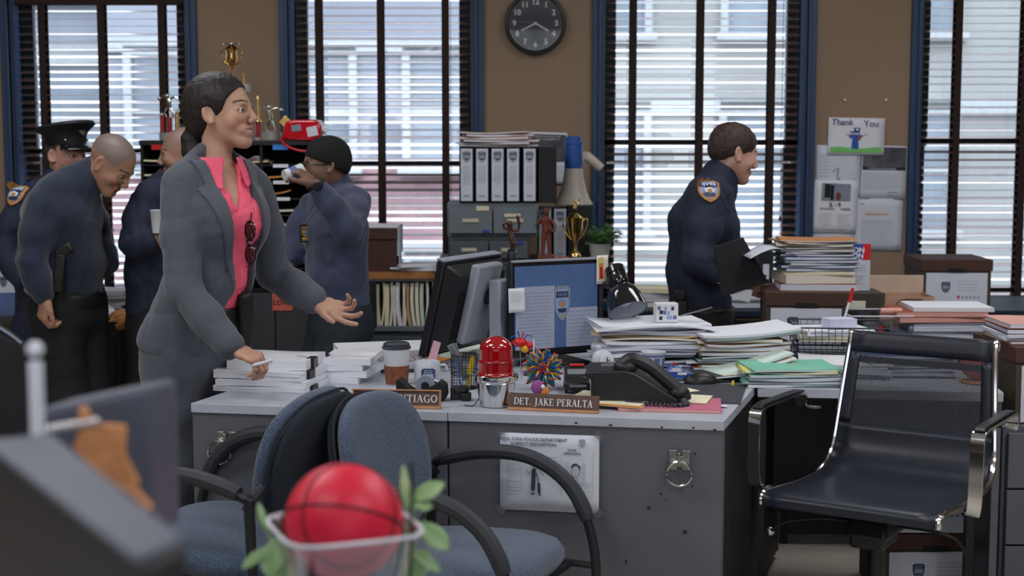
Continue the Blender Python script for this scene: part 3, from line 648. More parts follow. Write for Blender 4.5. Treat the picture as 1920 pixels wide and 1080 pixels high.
# ---- coffee cup
p = onz(743, 722, DZ); s = ppm(p.y)
mat('cup_white', (205, 208, 214), .6, var=.02); mat('sleeve', (140, 84, 58), .85, rgb2=(116, 66, 46), scale=60, bump=.3); mat('lid', (48, 50, 62), .45)
H = 80/s; cu = thing('coffee_cup', 'tall white paper coffee cup with a brown sleeve and dark lid', 'cup', (p.x, p.y+.02, DZ))
r0, r1 = 20/s, 26/s
MB().lathe([(r0*.94, 0), (r0, .003), (r1, H*.88), (r1*1.02, H*.885)], n=32).build('cup_body', 'cup_white', cu, smooth=True)
MB().lathe([(r0*1.05+.0005, .004), (r0*1.02+(r1-r0)*.48+.0015, H*.46), (r0+(r1-r0)*.48, H*.46)], n=32, caps=False).build('sleeve', 'sleeve', cu, smooth=True)
MB().lathe([(r1*1.03, H*.86), (r1*1.07, H*.87), (r1*1.07, H*.90), (r1*.98, H*.915), (r1*.96, H*.975), (r1*.88, H), (r1*.80, H), (r1*.78, H*.97), (0, H*.97)], n=32).build('lid', 'lid', cu, smooth=True)
# ---- white mug with shoulder-patch emblem
p = onz(800, 722, DZ); s = ppm(p.y); mg = thing('mug', 'white mug with a blue shield emblem in front of the black pen cup', 'mug', (p.x, p.y+.03, DZ)); r0 = 25/s; H = 43/s
mat('ceramic', (200, 203, 212), .25, var=.02)
MB().lathe([(r0*.9, 0), (r0*.98, .004), (r0, .01), (r0, H-.002), (r0*.97, H), (r0*.92, H-.003), (r0*.90, .008), (0, .008)], n=36).build('mug_body', 'ceramic', mg, smooth=True)
MB().tube(spl([(r0*.95, .01, H*.8), (r0*1.35, .02, H*.78), (r0*1.5, .022, H*.5), (r0*1.3, .02, H*.25), (r0*.95, .01, H*.22)], 5), .0045, 8).build('handle', 'ceramic', mg, smooth=True)
emblem('shield_emblem', mg, .046, .050, (.006, -r0-.0006, H*.42), border='em_navy', field='em_blue', depth=.0012)
# ---- tape dispenser
p = onz(790, 758, DZ); td = thing('tape_dispenser', 'black tape dispenser with a white tape roll behind the name plate', 'tape dispenser', (p.x+.01, p.y+.07, DZ), R(-8))
m = MB(); m.xf = Matrix.Rotation(PI/2, 4, 'X'); m.prism([(-.085, 0), (.055, 0), (.065, .02), (.062, .05), (.045, .062), (.02, .045), (-.03, .028), (-.05, .04), (-.075, .066), (-.088, .062)], -.024, .024); m.build('dispenser_body', 'black_matte', td, bevel=.004)
MB().cyl((.0, -.013, .045), (.0, .013, .045), .03, n=24).build('tape_roll', 'em_grey', td, smooth=True)
MB().cyl((.0, -.017, .045), (.0, .017, .045), .012, n=16).build('roll_hub', 'black_matte', td, smooth=True)
MB().box((.028, 0, .060), (.06, .018, .0012), ry=.25).build('tape_end', 'paper_b', td)
# ---- name plates, serif capitals built stroke by stroke
mat('plate_brown', (98, 74, 66), .55, var=.05); mat('plate_wood', (188, 134, 92), .5, var=.08, scale=40); mat('letter_white', (216, 218, 222), .6)
def glyph(ch):
    """strokes (x0,z0,x1,z1,thickness) in a unit-high cell and its width"""
    T, t = .17, .075; f = t*.9
    def sf(x, z, w=.26): return (x-w/2, z, x+w/2, z, f)
    def arcs(cx, cz, rx, rz, a0, a1, n, th):
        P = [(cx+rx*math.cos(R(a0+(a1-a0)*i/n)), cz+rz*math.sin(R(a0+(a1-a0)*i/n))) for i in range(n+1)]
        return [(P[i][0], P[i][1], P[i+1][0], P[i+1][1], th(a0+(a1-a0)*(i+.5)/n) if callable(th) else th) for i in range(n)]
    q = lambda a: t+(T-t)*abs(math.cos(R(a)))**1.2
    b = f/2
    if ch == 'D': return [(.15, 0, .15, 1, T), (.02, b, .36, b, f), (.02, 1-b, .36, 1-b, f)]+arcs(.32, .5, .40, .46, -90, 90, 10, q), .80
    if ch == 'E': return [(.15, 0, .15, 1, T), (.02, b, .62, b, f), (.02, 1-b, .60, 1-b, f), (.15, .52, .45, .52, f), (.62, 0, .65, .24, f), (.60, 1, .60, .78, f), (.45, .42, .45, .62, f)], .70
    if ch == 'T': return [(.36, 0, .36, 1, T), sf(.36, b, .34), (.04, 1-b, .68, 1-b, f), (.04, 1, .04, .76, f), (.68, 1, .68, .76, f)], .72
    if ch == '.': return [(.1, .08, .2, .08, .16)], .30
    if ch == 'J': return [(.26, .05, .26, 1, T), sf(.26, 1-b, .36)]+arcs(.12, .02, .15, .20, 0, -160, 6, t), .48
    if ch == 'A': return [(.40, 1, .10, 0, t), (.38, 1, .68, 0, T), (.2, .34, .56, .34, f), sf(.10, b, .24), sf(.68, b, .30)], .80
    if ch == 'K': return [(.15, 0, .15, 1, T), sf(.15, b, .3), sf(.15, 1-b, .3), (.2, .45, .62, 1, t), (.32, .58, .68, 0, T), sf(.62, 1-b, .26), sf(.68, b, .28)], .80
    if ch == 'P': return [(.15, 0, .15, 1, T), sf(.15, b, .32), (.02, 1-b, .36, 1-b, f), (.15, .46, .36, .46, f)]+arcs(.34, .73, .25, .24, -90, 90, 8, q), .66
    if ch == 'R': return [(.15, 0, .15, 1, T), sf(.15, b, .3), (.02, 1-b, .36, 1-b, f), (.15, .48, .36, .48, f), (.36, .48, .64, .03, T), sf(.68, b, .18)]+arcs(.34, .74, .24, .23, -90, 90, 8, q), .76
    if ch == 'L': return [(.15, 0, .15, 1, T), sf(.15, 1-b, .3), (.02, b, .60, b, f), (.60, 0, .64, .28, f)], .68
    if ch == 'N': return [(.13, 0, .13, 1, t), (.13, 1, .66, 0, T), (.66, 0, .66, 1, t), sf(.13, b), (.0, 1-b, .16, 1-b, f), sf(.66, 1-b)], .80
    if ch == 'I': return [(.17, 0, .17, 1, T), sf(.17, b, .3), sf(.17, 1-b, .3)], .34
    if ch == 'G': return arcs(.42, .5, .34, .46, 50, 320, 14, q)+[(.68, .0, .68, .42, T*.85), sf(.66, .42, .26), (.66, .78, .66, .98, f)], .80
    if ch == 'O': return arcs(.42, .5, .34, .46, 0, 360, 18, q), .84
    if ch == 'S': return arcs(.34, .74, .22, .22, 30, 230, 8, t*1.3)+arcs(.34, .26, .25, .23, 60, -150, 8, T*.8)+[(.18, .62, .48, .42, T), (.56, .98, .56, .76, f), (.08, .02, .08, .26, f)], .66
    return [], .34
def serif_text(s_, h, parent, loc, name='lettering', width=None, align='c', mt='letter_white', rot=(0, 0, 0)):
    gl_ = [glyph(c_) for c_ in s_]; tot = sum(g[1] for g in gl_)+.10*(len(s_)-1); k = (width/tot) if width else h
    x = -tot/2*k if align == 'c' else (-tot*k if align == 'r' else 0); m = MB()
    for st, wd in gl_:
        for x0, z0, x1, z1, th in st:
            a, b_ = Vector((x+x0*k, 0, z0*h)), Vector((x+x1*k, 0, z1*h)); L = (b_-a).length
            if L < 1e-6: continue
            m.box(((a.x+b_.x)/2, 0, (a.z+b_.z)/2), (L+th*h*.12, .0008, th*h), ry=-math.atan2(b_.z-a.z, b_.x-a.x))
        x += (wd+.10)*k
    o = m.build(name, mt, parent, loc=loc); o.rotation_euler = rot; return o
def name_plate(label, pl, pr, h, txt, frame, width, align):
    mid = (pl+pr)/2; W = (pr-pl).length; rz = math.atan2(pr.y-pl.y, pr.x-pl.x)
    t = thing('name_plate', label, 'name plate', (mid.x, mid.y, DZ), rz)
    lean = R(-12)
    m = MB(); m.xf = Matrix.Rotation(lean, 4, 'X'); m.box((0, .006, h/2), (W, .008, h)); m.build('plate', 'plate_brown', t, bevel=.001)
    m = MB(); m.xf = Matrix.Rotation(lean, 4, 'X'); m.box((0, -.001, .004), (W, .008, .008))
    if frame: m.box((0, -.001, h-.002), (W, .008, .004)); m.box((W/2-.002, -.001, h/2), (.004, .008, h)); m.box((-W/2+.002, -.001, h/2), (.004, .008, h))
    m.build('wood_edge', 'plate_wood', t, bevel=.0008)
    MB().prism([(0, 0)]*0 or [(-W/2+.01, .01), (W/2-.01, .01), (W/2-.01, .045), (-W/2+.01, .045)], 0, .006).build('stand', 'plate_wood', t)
    lx = 0 if align == 'c' else W/2-.010
    serif_text(txt, h*.40, t, (lx, .0008 + math.sin(-lean)*h*.5-.0005-.0035, h*.33), width=width, align=align, rot=(lean, 0, 0))
    return t
pl, pr = onz(952, 768, DZ), onz(1122, 776, DZ)
name_plate('brown name plate lettered DET. JAKE PERALTA at the front of the right desk', pl, pr, 33/ppm(pl.y), 'DET. JAKE PERALTA', 0, (pr-pl).length*.865, 'c')
pl, pr = onz(660, 764, DZ), onz(826, 767, DZ)
name_plate('brown name plate in a wooden frame lettered ending in TIAGO', pl, pr, 36/ppm(pr.y), 'DET. SANTIAGO', 1, (pr-pl).length*.86, 'r')
# ---- pen cup of black mesh and what stands in it
p = onz(905, 722, DZ); p.x = onz(868, 740, DZ).x; p.y = onz(868, 732, DZ).y; s = ppm(p.y)
pc = thing('pen_cup', 'round black wire mesh pen cup between the mug and the red beacon', 'pen cup', (p.x, p.y+.04, DZ)); r = 25/s; H = 66/s
m = MB()
for k in range(26):
    a = 2*PI*k/26; m.cyl((r*math.cos(a), r*math.sin(a), 0), (r*math.cos(a), r*math.sin(a), H), .0007, n=4)
for k in range(12):
    m.tube([(r*math.cos(2*PI*i/24), r*math.sin(2*PI*i/24), .004+H*k/12) for i in range(24)], .0006, 4, closed=True)
o = m.build('wire_mesh', 'black_matte', pc); o['kind'] = 'stuff'
for z_ in (.001, H*.42, H): MB().tube([(r*math.cos(2*PI*i/28), r*math.sin(2*PI*i/28), z_) for i in range(28)], .002, 6, closed=True).build('rim', 'black_plastic', pc, smooth=True)
MB().cyl((0, 0, 0), (0, 0, .002), r*.98, n=24).build('cup_base', 'black_plastic', pc)
mat('steel', (150, 152, 158), .3, metal=.8); mat('yellow_p', (222, 190, 30), .4); mat('pink_p', (216, 168, 180), .6); mat('blue_p', (70, 130, 210), .4)
b0 = Vector((p.x, p.y+.04, DZ+.004))
o = MB().box((0, 0, .08), (.020, .003, .12), ry=-.45).box((0.004, .002, .08), (.018, .003, .12), ry=-.30).build('scissors', 'steel', loc=b0+Vector((-.018, -.006, .0)), bevel=.001); tag(o, 'grey steel blades of scissors standing in the black mesh pen cup', 'scissors')
o = MB().tube([(0, 0, 0), (.006, 0, .05), (.014, 0, .085), (.016, 0, .10)], [.006, .008, .0075, .005], 8).build('utility_knife', 'yellow_p', loc=b0+Vector((.012, .0, 0)), smooth=True); tag(o, 'yellow handled knife standing in the black mesh pen cup', 'knife')
o = MB().tube([(-.004, 0, 0), (-.02, 0, .09)], .0035, 6).build('pen', 'blue_p', loc=b0+Vector((-.005, -.01, 0)), smooth=True); tag(o, 'blue pen leaning left in the black mesh pen cup', 'pen')
pp = onz(812, 706, DZ); o = MB().box((0, 0, .055), (.026, .003, .11), ry=.28).build('pink_card', 'pink_p', loc=(pp.x-.004, pp.y+.06, DZ), bevel=.0005); tag(o, 'narrow pink card standing up behind the white mug', 'card')
q0 = onz(852, 752, DZ); o = MB().box((0, 0, .02), (.055, .03, .04)).box((.02, -.02, .012), (.03, .03, .022)).cyl((-.015, -.022, .03), (.02, -.022, .03), .008).build('hole_punch', 'black_plastic', loc=(q0.x+.015, q0.y+.03, DZ), bevel=.003); tag(o, 'small black desk gadget right of the tape dispenser', 'gadget')
# ---- red warning beacon on a chromed pot
p = onz(930, 765, DZ); s = ppm(p.y); bc = thing('warning_beacon', 'red glass warning light on a shiny metal bowl at the desk front', 'beacon', (p.x, p.y+.035, DZ))
mat('red_glass', (196, 8, 22), .05, var=.04, trans=.35, spec=.8, coat=1.0); mat('red_inner', (150, 6, 16), .25)
rb = 42/s; rt_ = 33/s; zb = 62/s; zt = 135/s
MB().lathe([(rb*.70, 0), (rb*.76, .004), (rb*.88, zb*.72), (rb*.90, zb*.76), (rb*.97, zb*.80), (rb*1.02, zb*.88), (rb*1.03, zb*.98), (rb*.98, zb), (rb*.80, zb*.97), (0, zb*.95)], n=48).build('bowl', 'chrome', bc, smooth=True, angle=30)
MB().tube([(rb*.93*math.cos(2*PI*i/48), rb*.93*math.sin(2*PI*i/48), zb*.77) for i in range(48)], .0022, 6, closed=True).build('bowl_rim', 'chrome', bc, smooth=True)
pf = [(rt_*1.04, zb*.96), (rt_*1.04, zb+.004)]
h1 = zt-zb
for k in range(12): pf += [(rt_*(1.0 if k < 6 else .965), zb+.005+h1*.055*k), (rt_*(.975 if k < 6 else .945), zb+.005+h1*.055*(k+.5))]
for k in range(8): a = R(90*(k+1)/8); pf.append((rt_*.955*math.cos(a)+1e-5, zb+h1*.66+h1*.34*math.sin(a)))
MB().lathe(pf, n=40, caps=False).build('dome', 'red_glass', bc, smooth=True, angle=70)
MB().lathe([(rt_*.8, zb), (rt_*.8, zb+h1*.5), (rt_*.5, zb+h1*.8), (0, zb+h1*.85)], n=20).build('inner_lens', 'red_inner', bc, smooth=True)
MB().tube([(rt_*1.0*math.cos(2*PI*i/40), rt_*1.0*math.sin(2*PI*i/40), zb+h1*.345) for i in range(40)], .0028, 6, closed=True).build('dome_ridge', 'red_inner', bc, smooth=True)
MB().tube(spl([(-rb*.7, 0, .03), (-rb*1.0, -.01, .004), (-rb*1.2, -.012, .002), (-rb*1.45, .0, .002)], 6), .0015, 5).build('cord', 'black_plastic', bc, smooth=True)
# ---- lattice ball of coloured plastic
p = onz(1018, 735, DZ); s = ppm(p.y); R0 = 41/s; lb = thing('lattice_ball', 'spiky ball of blue, yellow, green and red plastic links on the right desk', 'toy', (p.x, p.y+.05, DZ+R0*.97))
for nm, c_ in dict(t_blue=(30, 90, 180), t_yellow=(226, 176, 40), t_green=(30, 130, 90), t_red=(206, 36, 44), t_purple=(90, 50, 130), t_white=(220, 220, 225)).items(): mat(nm, c_, .35, var=.04)
gr = [MB() for _ in range(5)]
N = 46
for i in range(N):
    zc = 1-2*(i+.5)/N; rr_ = math.sqrt(1-zc*zc); a = i*2.39996; u = Vector((rr_*math.cos(a), rr_*math.sin(a), zc)); v1 = u.cross(Vector((.3, .2, 1))).normalized(); v2 = u.cross(v1)
    tip = u*R0*random.uniform(.92, 1.0)
    for k in range(4):
        o_ = (v1*math.cos(k*PI/2)+v2*math.sin(k*PI/2)); mi = 0 if k % 2 == 0 else (1 if i % 3 else 2)
        gr[mi].tube([tip+o_*.002, u*R0*.72+o_*R0*.13, u*R0*.38], [.0022, .0028, .0022], 5)
    gr[3].sphere(tip, .0042, 7, 5); 
    if i % 4 == 0: gr[4].sphere(u*R0*.75, .004, 6, 4)
gr[3].sphere((0, -R0*.1, 0), R0*.3, 8, 6)
for g_, mt, nm in zip(gr, ('t_blue', 't_yellow', 't_green', 't_red', 't_purple'), ('blue_links', 'yellow_links', 'green_links', 'red_joints', 'purple_joints')):
    o = g_.build(nm, mt, lb, smooth=True); o['kind'] = 'stuff'
# little bug toy clipped above it
q = at(975, 642, p.y+.22); bt = thing('bug_toy', 'small red and blue toy bug on springy legs behind the lattice ball', 'toy', q)
MB().sphere((0, 0, 0), .018, 12, 8, (1.3, 1, .9)).build('body', 't_red', bt, smooth=True); MB().sphere((.016, 0, -.02), .014, 10, 7).build('abdomen', 't_yellow', bt, smooth=True); MB().sphere((.03, 0, -.01), .013, 10, 7).build('head', 't_red', bt, smooth=True)
MB().sphere((.045, 0, -.018), .006, 8, 6).build('nose', 't_blue', bt, smooth=True)
for k, (dx, dz) in enumerate([(-.03, .016), (-.035, -.004), (-.01, .03), (.02, .028), (.04, .02)]): MB().tube([(0, 0, 0), (dx*.6, -.004, dz+.006), (dx, -.004, dz)], .0022, 5).build('leg', 't_red' if k % 2 else 't_blue', bt, smooth=True)
MB().cyl((.0, .01, -.02), (.005, .02, -(q.z-DZ)), .0015, n=5).build('stem', 'brushed', bt)
o = MB().cyl((0, 0, 0), (.002, 0, .075), .003, n=7).build('pencil', 't_white', loc=(at(1073-70, 660, q.y).x, q.y-.02, DZ+.03), smooth=True); o.location = (at(1000, 640, q.y-.06).x, q.y-.06, DZ); o.scale = (1, 1, 1.9); tag(o, 'white tipped pencil standing behind the lattice ball', 'pencil')
# candy-like crystal toy
p = onz(1013, 742, DZ); ct = thing('trinket', 'small purple and orange lump of a trinket behind the name plate', 'trinket', (p.x, p.y+.01, DZ))
mat('tr_purple', (160, 84, 160), .6, var=.2, scale=200, bump=.6); mat('tr_orange', (226, 130, 60), .6, var=.1)
MB().sphere((-.008, 0, .024), .02, 12, 8, (1, .8, 1.15)).build('purple_lump', 'tr_purple', ct, smooth=True); MB().sphere((.013, -.002, .013), .014, 10, 7, (1.1, .9, .9)).build('orange_lump', 'tr_orange', ct, smooth=True); MB().sphere((.008, -.014, .028), .007, 8, 6).build('white_spot', 't_white', ct, smooth=True)
# black model car seen from the front
p = onz(1083, 738, DZ); s = ppm(p.y); bk = thing('model_car', 'black model car standing between the lattice ball and the telephone', 'toy car', (p.x+.0, p.y+.06, DZ), R(-90))
m = MB(); m.xf = Matrix.Rotation(PI/2, 4, 'X')
def car_body(parent, L, W, H, mt, glassm, roofm=None):
    m = MB(); pr = [(L*.5, H*.20), (L*.5, H*.45), (L*.47, H*.52), (L*.18, H*.60), (L*.04, H*.96), (-L*.22, H), (-L*.36, H*.62), (-L*.49, H*.56), (-L*.5, H*.2)]
    m.xf = Matrix.Rotation(PI/2, 4, 'X'); m.prism(pr, -W/2, W/2); m.build('car_body', mt, parent, bevel=H*.06)
    g = MB(); g.xf = Matrix.Rotation(PI/2, 4, 'X')
    for s_ in (-1, 1): g.prism([(L*.12, H*.62), (L*.03, H*.88), (-L*.20, H*.90), (-L*.30, H*.64)], s_*W/2, s_*(W/2+.0012))
    g.xf = Matrix.Identity(4); g.box((L*.115, 0, H*.78), (.0015, W*.8, H*.30), ry=R(-24)); g.build('car_glass', glassm, parent)
    for sx in (-.30, .31):
        for sy in (-1, 1): MB().cyl((L*sx, sy*(W/2-W*.10), H*.2), (L*sx, sy*(W/2+.001), H*.2), H*.2, n=14).build('wheel', 'black_matte', parent, smooth=True, angle=40)
    MB().box((L*.5, 0, H*.36), (.003, W*.7, H*.10)).build('grille', 'steel', parent); MB().box((L*.505, 0, H*.25), (.004, W*.95, H*.09)).build('bumper', 'black_plastic', parent, bevel=.001)
car_body(bk, .16, .075, .075, 'black_plastic', 'steel'); MB().box((-.01, 0, .078), (.02, .045, .006)).build('light_bar', 't_red', bk, bevel=.001)
# ---- desk telephone
p = onz(1190, 762, DZ); ph = thing('telephone', 'black desk telephone with a coiled cord on the right desk', 'telephone', (p.x+.0, p.y+.07, DZ), R(-6))
mat('phone_black', (32, 33, 37), .42, var=.06, bump=.1, bscale=600)
m = MB(); m.xf = Matrix.Rotation(PI/2, 4, 'X'); m.prism([(-.12, .012), (.06, .012), (.125, .012), (.135, .022), (.01, .10), (-.02, .108), (-.135, .104), (-.14, .088), (-.12, .08)], -.09, .09); m.build('phone_body', 'phone_black', ph, bevel=.006)
B((-.03, 0, .006), (.16, .15, .012), 'stand', 'black_matte', ph, bevel=.003)
hs = MB().tube(spl([(-.03, -.055, .118), (.0, -.055, .135), (.05, -.055, .115), (.10, -.055, .075), (.145, -.055, .035), (.15, -.055, .02)], 6), .021, 10, up=(0, 1, 0)).sphere((-.02, -.055, .114), .031, 12, 8, (1.2, 1, .7)).sphere((.135, -.055, .040), .029, 12, 8, (1.1, 1, .8)).build('handset', 'phone_black', ph, smooth=True)
m = MB()
k0_ = None
for r_ in range(4):
    for q_ in range(4):
        o = MB().box((0, 0, 0), (.012, .010, .004), ry=R(32)).build('key', 'steel' if r_ == 0 else 'kb_grey', ph, loc=(.0+r_*.022+.015, .0+q_*.02, .100-r_*.0138+.002)) if k0_ is None else k0_.copy()
        if k0_ is None: k0_ = o
        else: C.objects.link(o)
        o.location = (.02+r_*.022, .0+q_*.02, .0965-r_*.0142)
B((-.07, .04, .107), (.05, .07, .003), 'display', 'steel', ph)
co = [Vector((.14, -.06, .025)), Vector((.155, -.10, .014)), Vector((.12, -.125, .012)), Vector((.04, -.115, .013)), Vector((-.02, -.095, .014))]; cp_ = spl(co, 40); hel = []
for i in range(0, len(cp_)):
    a = i*1.15; f_ = .0075; t_ = (cp_[min(i+1, len(cp_)-1)]-cp_[max(0, i-1)]).normalized(); sd = t_.cross(Vector((0, 0, 1))).normalized(); hel.append(cp_[i]+sd*math.cos(a)*f_*1.25+Vector((0, 0, 1))*math.sin(a)*f_)
MB().tube(hel, .0034, 5).build('coiled_cord', 'cab_cord' if 0 else mat('cord_grey', (62, 64, 72), .5), ph, smooth=True)
# ---- wind-up clock-like white toy
p = onz(1130, 705, DZ); wt = thing('tabletop_clock', 'small round white alarm clock on the papers behind the telephone', 'clock', (p.x, p.y+.02, DZ+.02))
MB().sphere((0, 0, .032), .036, 18, 12, (1, .75, 1)).build('clock_case', 'ceramic', wt, smooth=True); MB().lathe([(.024, 0), (.025, .004), (.02, .006), (0, .006)], (.012, -.022, .034), 20, axis=(.35, -1, .1)).build('clock_dial', 't_white', wt, smooth=True)
MB().sphere((-.012, 0, .072), .010, 10, 7).build('top_button', 'ceramic', wt, smooth=True); MB().box((.014, -.031, .036), (.003, .001, .016)).box((.02, -.029, .034), (.010, .001, .002)).build('clock_hands', 'black_plastic', wt)
B((0, 0, -.01), (.06, .05, .02), 'clock_foot', 'rust', wt)
# ---- paper coffee cup with blue and white pattern, blue toy police car
p = onz(1226, 708, DZ); s = ppm(p.y); gc = thing('paper_cup', 'blue and white patterned paper cup behind the telephone handset', 'cup', (p.x, p.y+.02, DZ)); H = 48/s; r1 = 23/s; r0 = 17/s
mat('cup_blue', (88, 110, 160), .6)
MB().lathe([(r0, 0), (r1, H-.003), (r1*1.05, H), (r1*.98, H-.004), (r0*.95, .004), (0, .004)], n=28).build('cup_body', 'cup_white', gc, smooth=True)
for z0_, z1_ in ((.10, .78),):
    for k in range(8):
        a0, a1 = 2*PI*k/8, 2*PI*(k+.62)/8; ra = r0+(r1-r0)*z0_+.0006; rb_ = r0+(r1-r0)*z1_+.0006; m = MB(); n_ = 5
        b_ = m.addv([((ra if j == 0 else rb_)*math.cos(a0+(a1-a0)*i/n_), (ra if j == 0 else rb_)*math.sin(a0+(a1-a0)*i/n_), H*(z0_ if j == 0 else z1_)) for j in (0, 1) for i in range(n_+1)])
        for i in range(n_): m.face((b_+i, b_+i+1, b_+n_+2+i, b_+n_+1+i))
        m.build('blue_pattern', 'cup_blue', gc)
MB().lathe([(r0+(r1-r0)*.84+.0008, H*.83), (r0+(r1-r0)*.9+.0008, H*.9)], n=28, caps=False).build('blue_band', 'cup_blue', gc, smooth=True)
p = onz(1271, 715, DZ); pcr = thing('toy_car', 'blue toy police car with a red roof light beside the patterned paper cup', 'toy car', (p.x, p.y+.02, DZ), R(4))
mat('car_blue', (44, 84, 170), .25, coat=.6); car_body(pcr, .098, .045, .05, 'car_blue', 't_white'); MB().cyl((-.01, 0, .05), (-.01, 0, .058), .005).build('roof_light', 't_red', pcr, smooth=True)
MB().box((.012, -.0235, .025), (.03, .0012, .008)).build('door_stripe', 't_white', pcr)
# ---- mouse, pens, blotter, flat papers on the right desk
bl_ = onz(1300, 742, DZ); o = slab('desk_blotter', None, .40, .34, .003, 'dgrey_f', (bl_.x-.04, bl_.y+.06, DZ), ea+R(-2)); tag(o, 'dark grey desk blotter lying under the computer mouse', 'blotter')
p = onz(1316, 722, DZ); ms = thing('computer_mouse', 'black computer mouse on the blotter at the right desk', 'mouse', (p.x, p.y+.02, DZ+.004), R(10))
MB().sphere((0, 0, 0), 1, 18, 10, (.056, .032, .034), 0, 1).build('mouse_body', 'black_plastic', ms, smooth=True); MB().tube([(.05, 0, .006), (.09, 0, .002), (.13, .01, .002)], .002, 6).build('mouse_cable', 'black_plastic', ms, smooth=True)
MB().box((-.02, 0, .030), (.02, .004, .004)).build('scroll_wheel', 'steel', ms)
for (px, py, col, lab, dr) in ((1400, 715, 't_blue', 'blue capped marker at the corner of the two desks', 10), (1386, 722, 'yellow_p', 'yellow marker lying at the end of the blotter', 80), (1378, 708, 'black_plastic', 'black pen lying behind the yellow marker', 5)):
    p = onz(px, py, DZ); o = MB().cyl((-.03, 0, .006), (.03, 0, .006), .005, n=10).cyl((.03, 0, .006), (.04, 0, .006), .003, n=8).build('marker', col, loc=(p.x-.02, p.y, DZ), smooth=True, angle=40); o.rotation_euler = (0, 0, R(dr)); tag(o, lab, 'marker')
p = onz(1262, 772, DZ); folder((p.x, p.y+.085, DZ), .30, .20, .010, 'pink_f', ea+R(2), 'magenta folder lying flat at the front right corner of the right desk', None, pages='salmon')
p = onz(1170, 772, DZ); folder((p.x-.03, p.y+.12, DZ+.0115), .24, .19, .007, 'cream', ea+R(-12), 'cream folder with an orange edge beneath the telephone', None, pages='orange_f')
p = onz(1285, 758, DZ); sheets((p.x-.02, p.y+.03, DZ+.0115), .19, .13, .003, 'cream', R(-16), 'pale yellow papers sticking out from under the telephone cord', None)
p = onz(1290, 738, DZ); sheets((p.x-.01, p.y+.03, DZ+.0045), .07, .07, .002, 'cream', R(30), 'pale yellow note lying beside the telephone handset', None)
p = onz(1350, 764, DZ); sheets((p.x-.02, p.y, DZ+.0045), .08, .025, .001, 'paper', R(-4), 'small white paper slip at the corner of the magenta folder', None)
# ---- heaps of papers
p = onz(1222, 700, DZ)
cols = ['paper', 'paper', 'paper_b', 'paper_c', 'manila', 'paper_b']
g1 = 'loose papers and folders heaped under the blue and white card cube'
z = pile((p.x, p.y+.13), DZ, [('f', 'navy_f', .016, .34, .24, 3), ('f', 'purple', .010, .32, .24, -4), ('f', 'dgreen', .012, .33, .25, 5)], 'of the dark folders under the ragged heap', 'dark folders under the heap of papers', sx=.006)
z = pile((p.x+.0, p.y+.13), z, rpile(11, .085, .37, .27, cols, .35, .010), 'of the heap under the card cube', g1)
slab_o = sheets((p.x+.005, p.y+.12, z), .40, .28, .006, 'paper', R(3), 'white sheets curling down at the left on top of the heap', None, bend=-.014, wave=.003)
cq = at(1248, 605, p.y+.08); cb = thing('card_cube', 'blue and white checked card cube on top of the paper heap', 'card', (cq.x, cq.y, z+.004), R(6)); B((0, 0, .035), (.076, .05, .065), 'cube_body', 't_white', cb)
for i, (x_, z_, w_) in enumerate([(-.028, .052, .01), (-.006, .05, .008), (.018, .05, .009), (-.008, .036, .008), (.004, .034, .008), (-.022, .018, .01), (.026, .02, .011), (.008, .02, .018), (-.02, .038, .012)]):
    MB().box((x_, -.0255, z_), (w_, .001, .012)).build('blue_square', 'cup_blue' if i % 3 == 0 else ('em_blue' if i % 3 == 1 else 'navy_f'), cb)
# ruler and wrapped sweets lying on the heap
o = MB().tube([(-.05, 0, 0), (.06, 0, .03)], .0, flat=(.016, .003)).build('ruler', 'steel', loc=(cq.x+.10, cq.y+.03, z+.022)); tag(o, 'metal ruler sticking up behind the card cube', 'ruler')
p = onz(1400, 706, DZ)
z = pile((p.x-.02, p.y+.14), DZ, [('f', 'rust', .012, .30, .24, 4), ('f', 'rust', .012, .30, .24, -2), ('f', 'manila_d', .008, .3, .23, 8), ('s', 'paper', .008, .31, .22, -5), ('f', 'navy_f', .01, .3, .24, 2), ('f', 'dgreen', .006, .31, .24, 6)], 'of the lower stack right of the card cube', 'lower folders of the stack right of the card cube', sx=.01)
z = pile((p.x-.02, p.y+.14), z, [('f', 'manila_d', .012, .30, .23, 6), ('f', 'manila', .014, .31, .23, 9, .006), ('f', 'kraft', .010, .30, .24, 12, .006), ('s', 'paper_c', .010, .28, .22, 4)], 'of the manila layers beside the card cube', 'manila folders of the stack right of the card cube', sx=.01)
o = folder((p.x+.0, p.y+.13, z+.002), .33, .24, .012, 'maroon', R(10), 'maroon folder with thick white sheets topping the stack right of the card cube', None, bend=.006, tilt=(.06, 0))
o = sheets((p.x+.0, p.y+.12, z+.013), .33, .24, .008, 'paper', R(9), 'clean white sheet bundle on the maroon folder, its corner curled up', None, bend=.008, tilt=(.06, 0))
# fan of leaning folders and a newspaper in front of the stack
p = onz(1390, 712, DZ)
for i, (mt, lab, tl, dx) in enumerate([('dgrey_f', 'dark folder leaning lowest against the right stack on the desk', .10, .0), ('manila', 'manila folder leaning in the fan before the right stack', .17, .01), ('paper_c', 'printed newspaper leaning in the fan before the right stack', .24, .015), ('teal_p', 'pale green edged folder topmost in the leaning fan', .31, .005)]):
    folder((p.x+dx, p.y+.02+.01*i, DZ+.022+i*.006), .30, .17, .006, mt, R(8+3*i), lab, 'fan of leaning folders on the right desk', bend=.004, tilt=(tl*.8, 0))
for q_ in range(5): pass
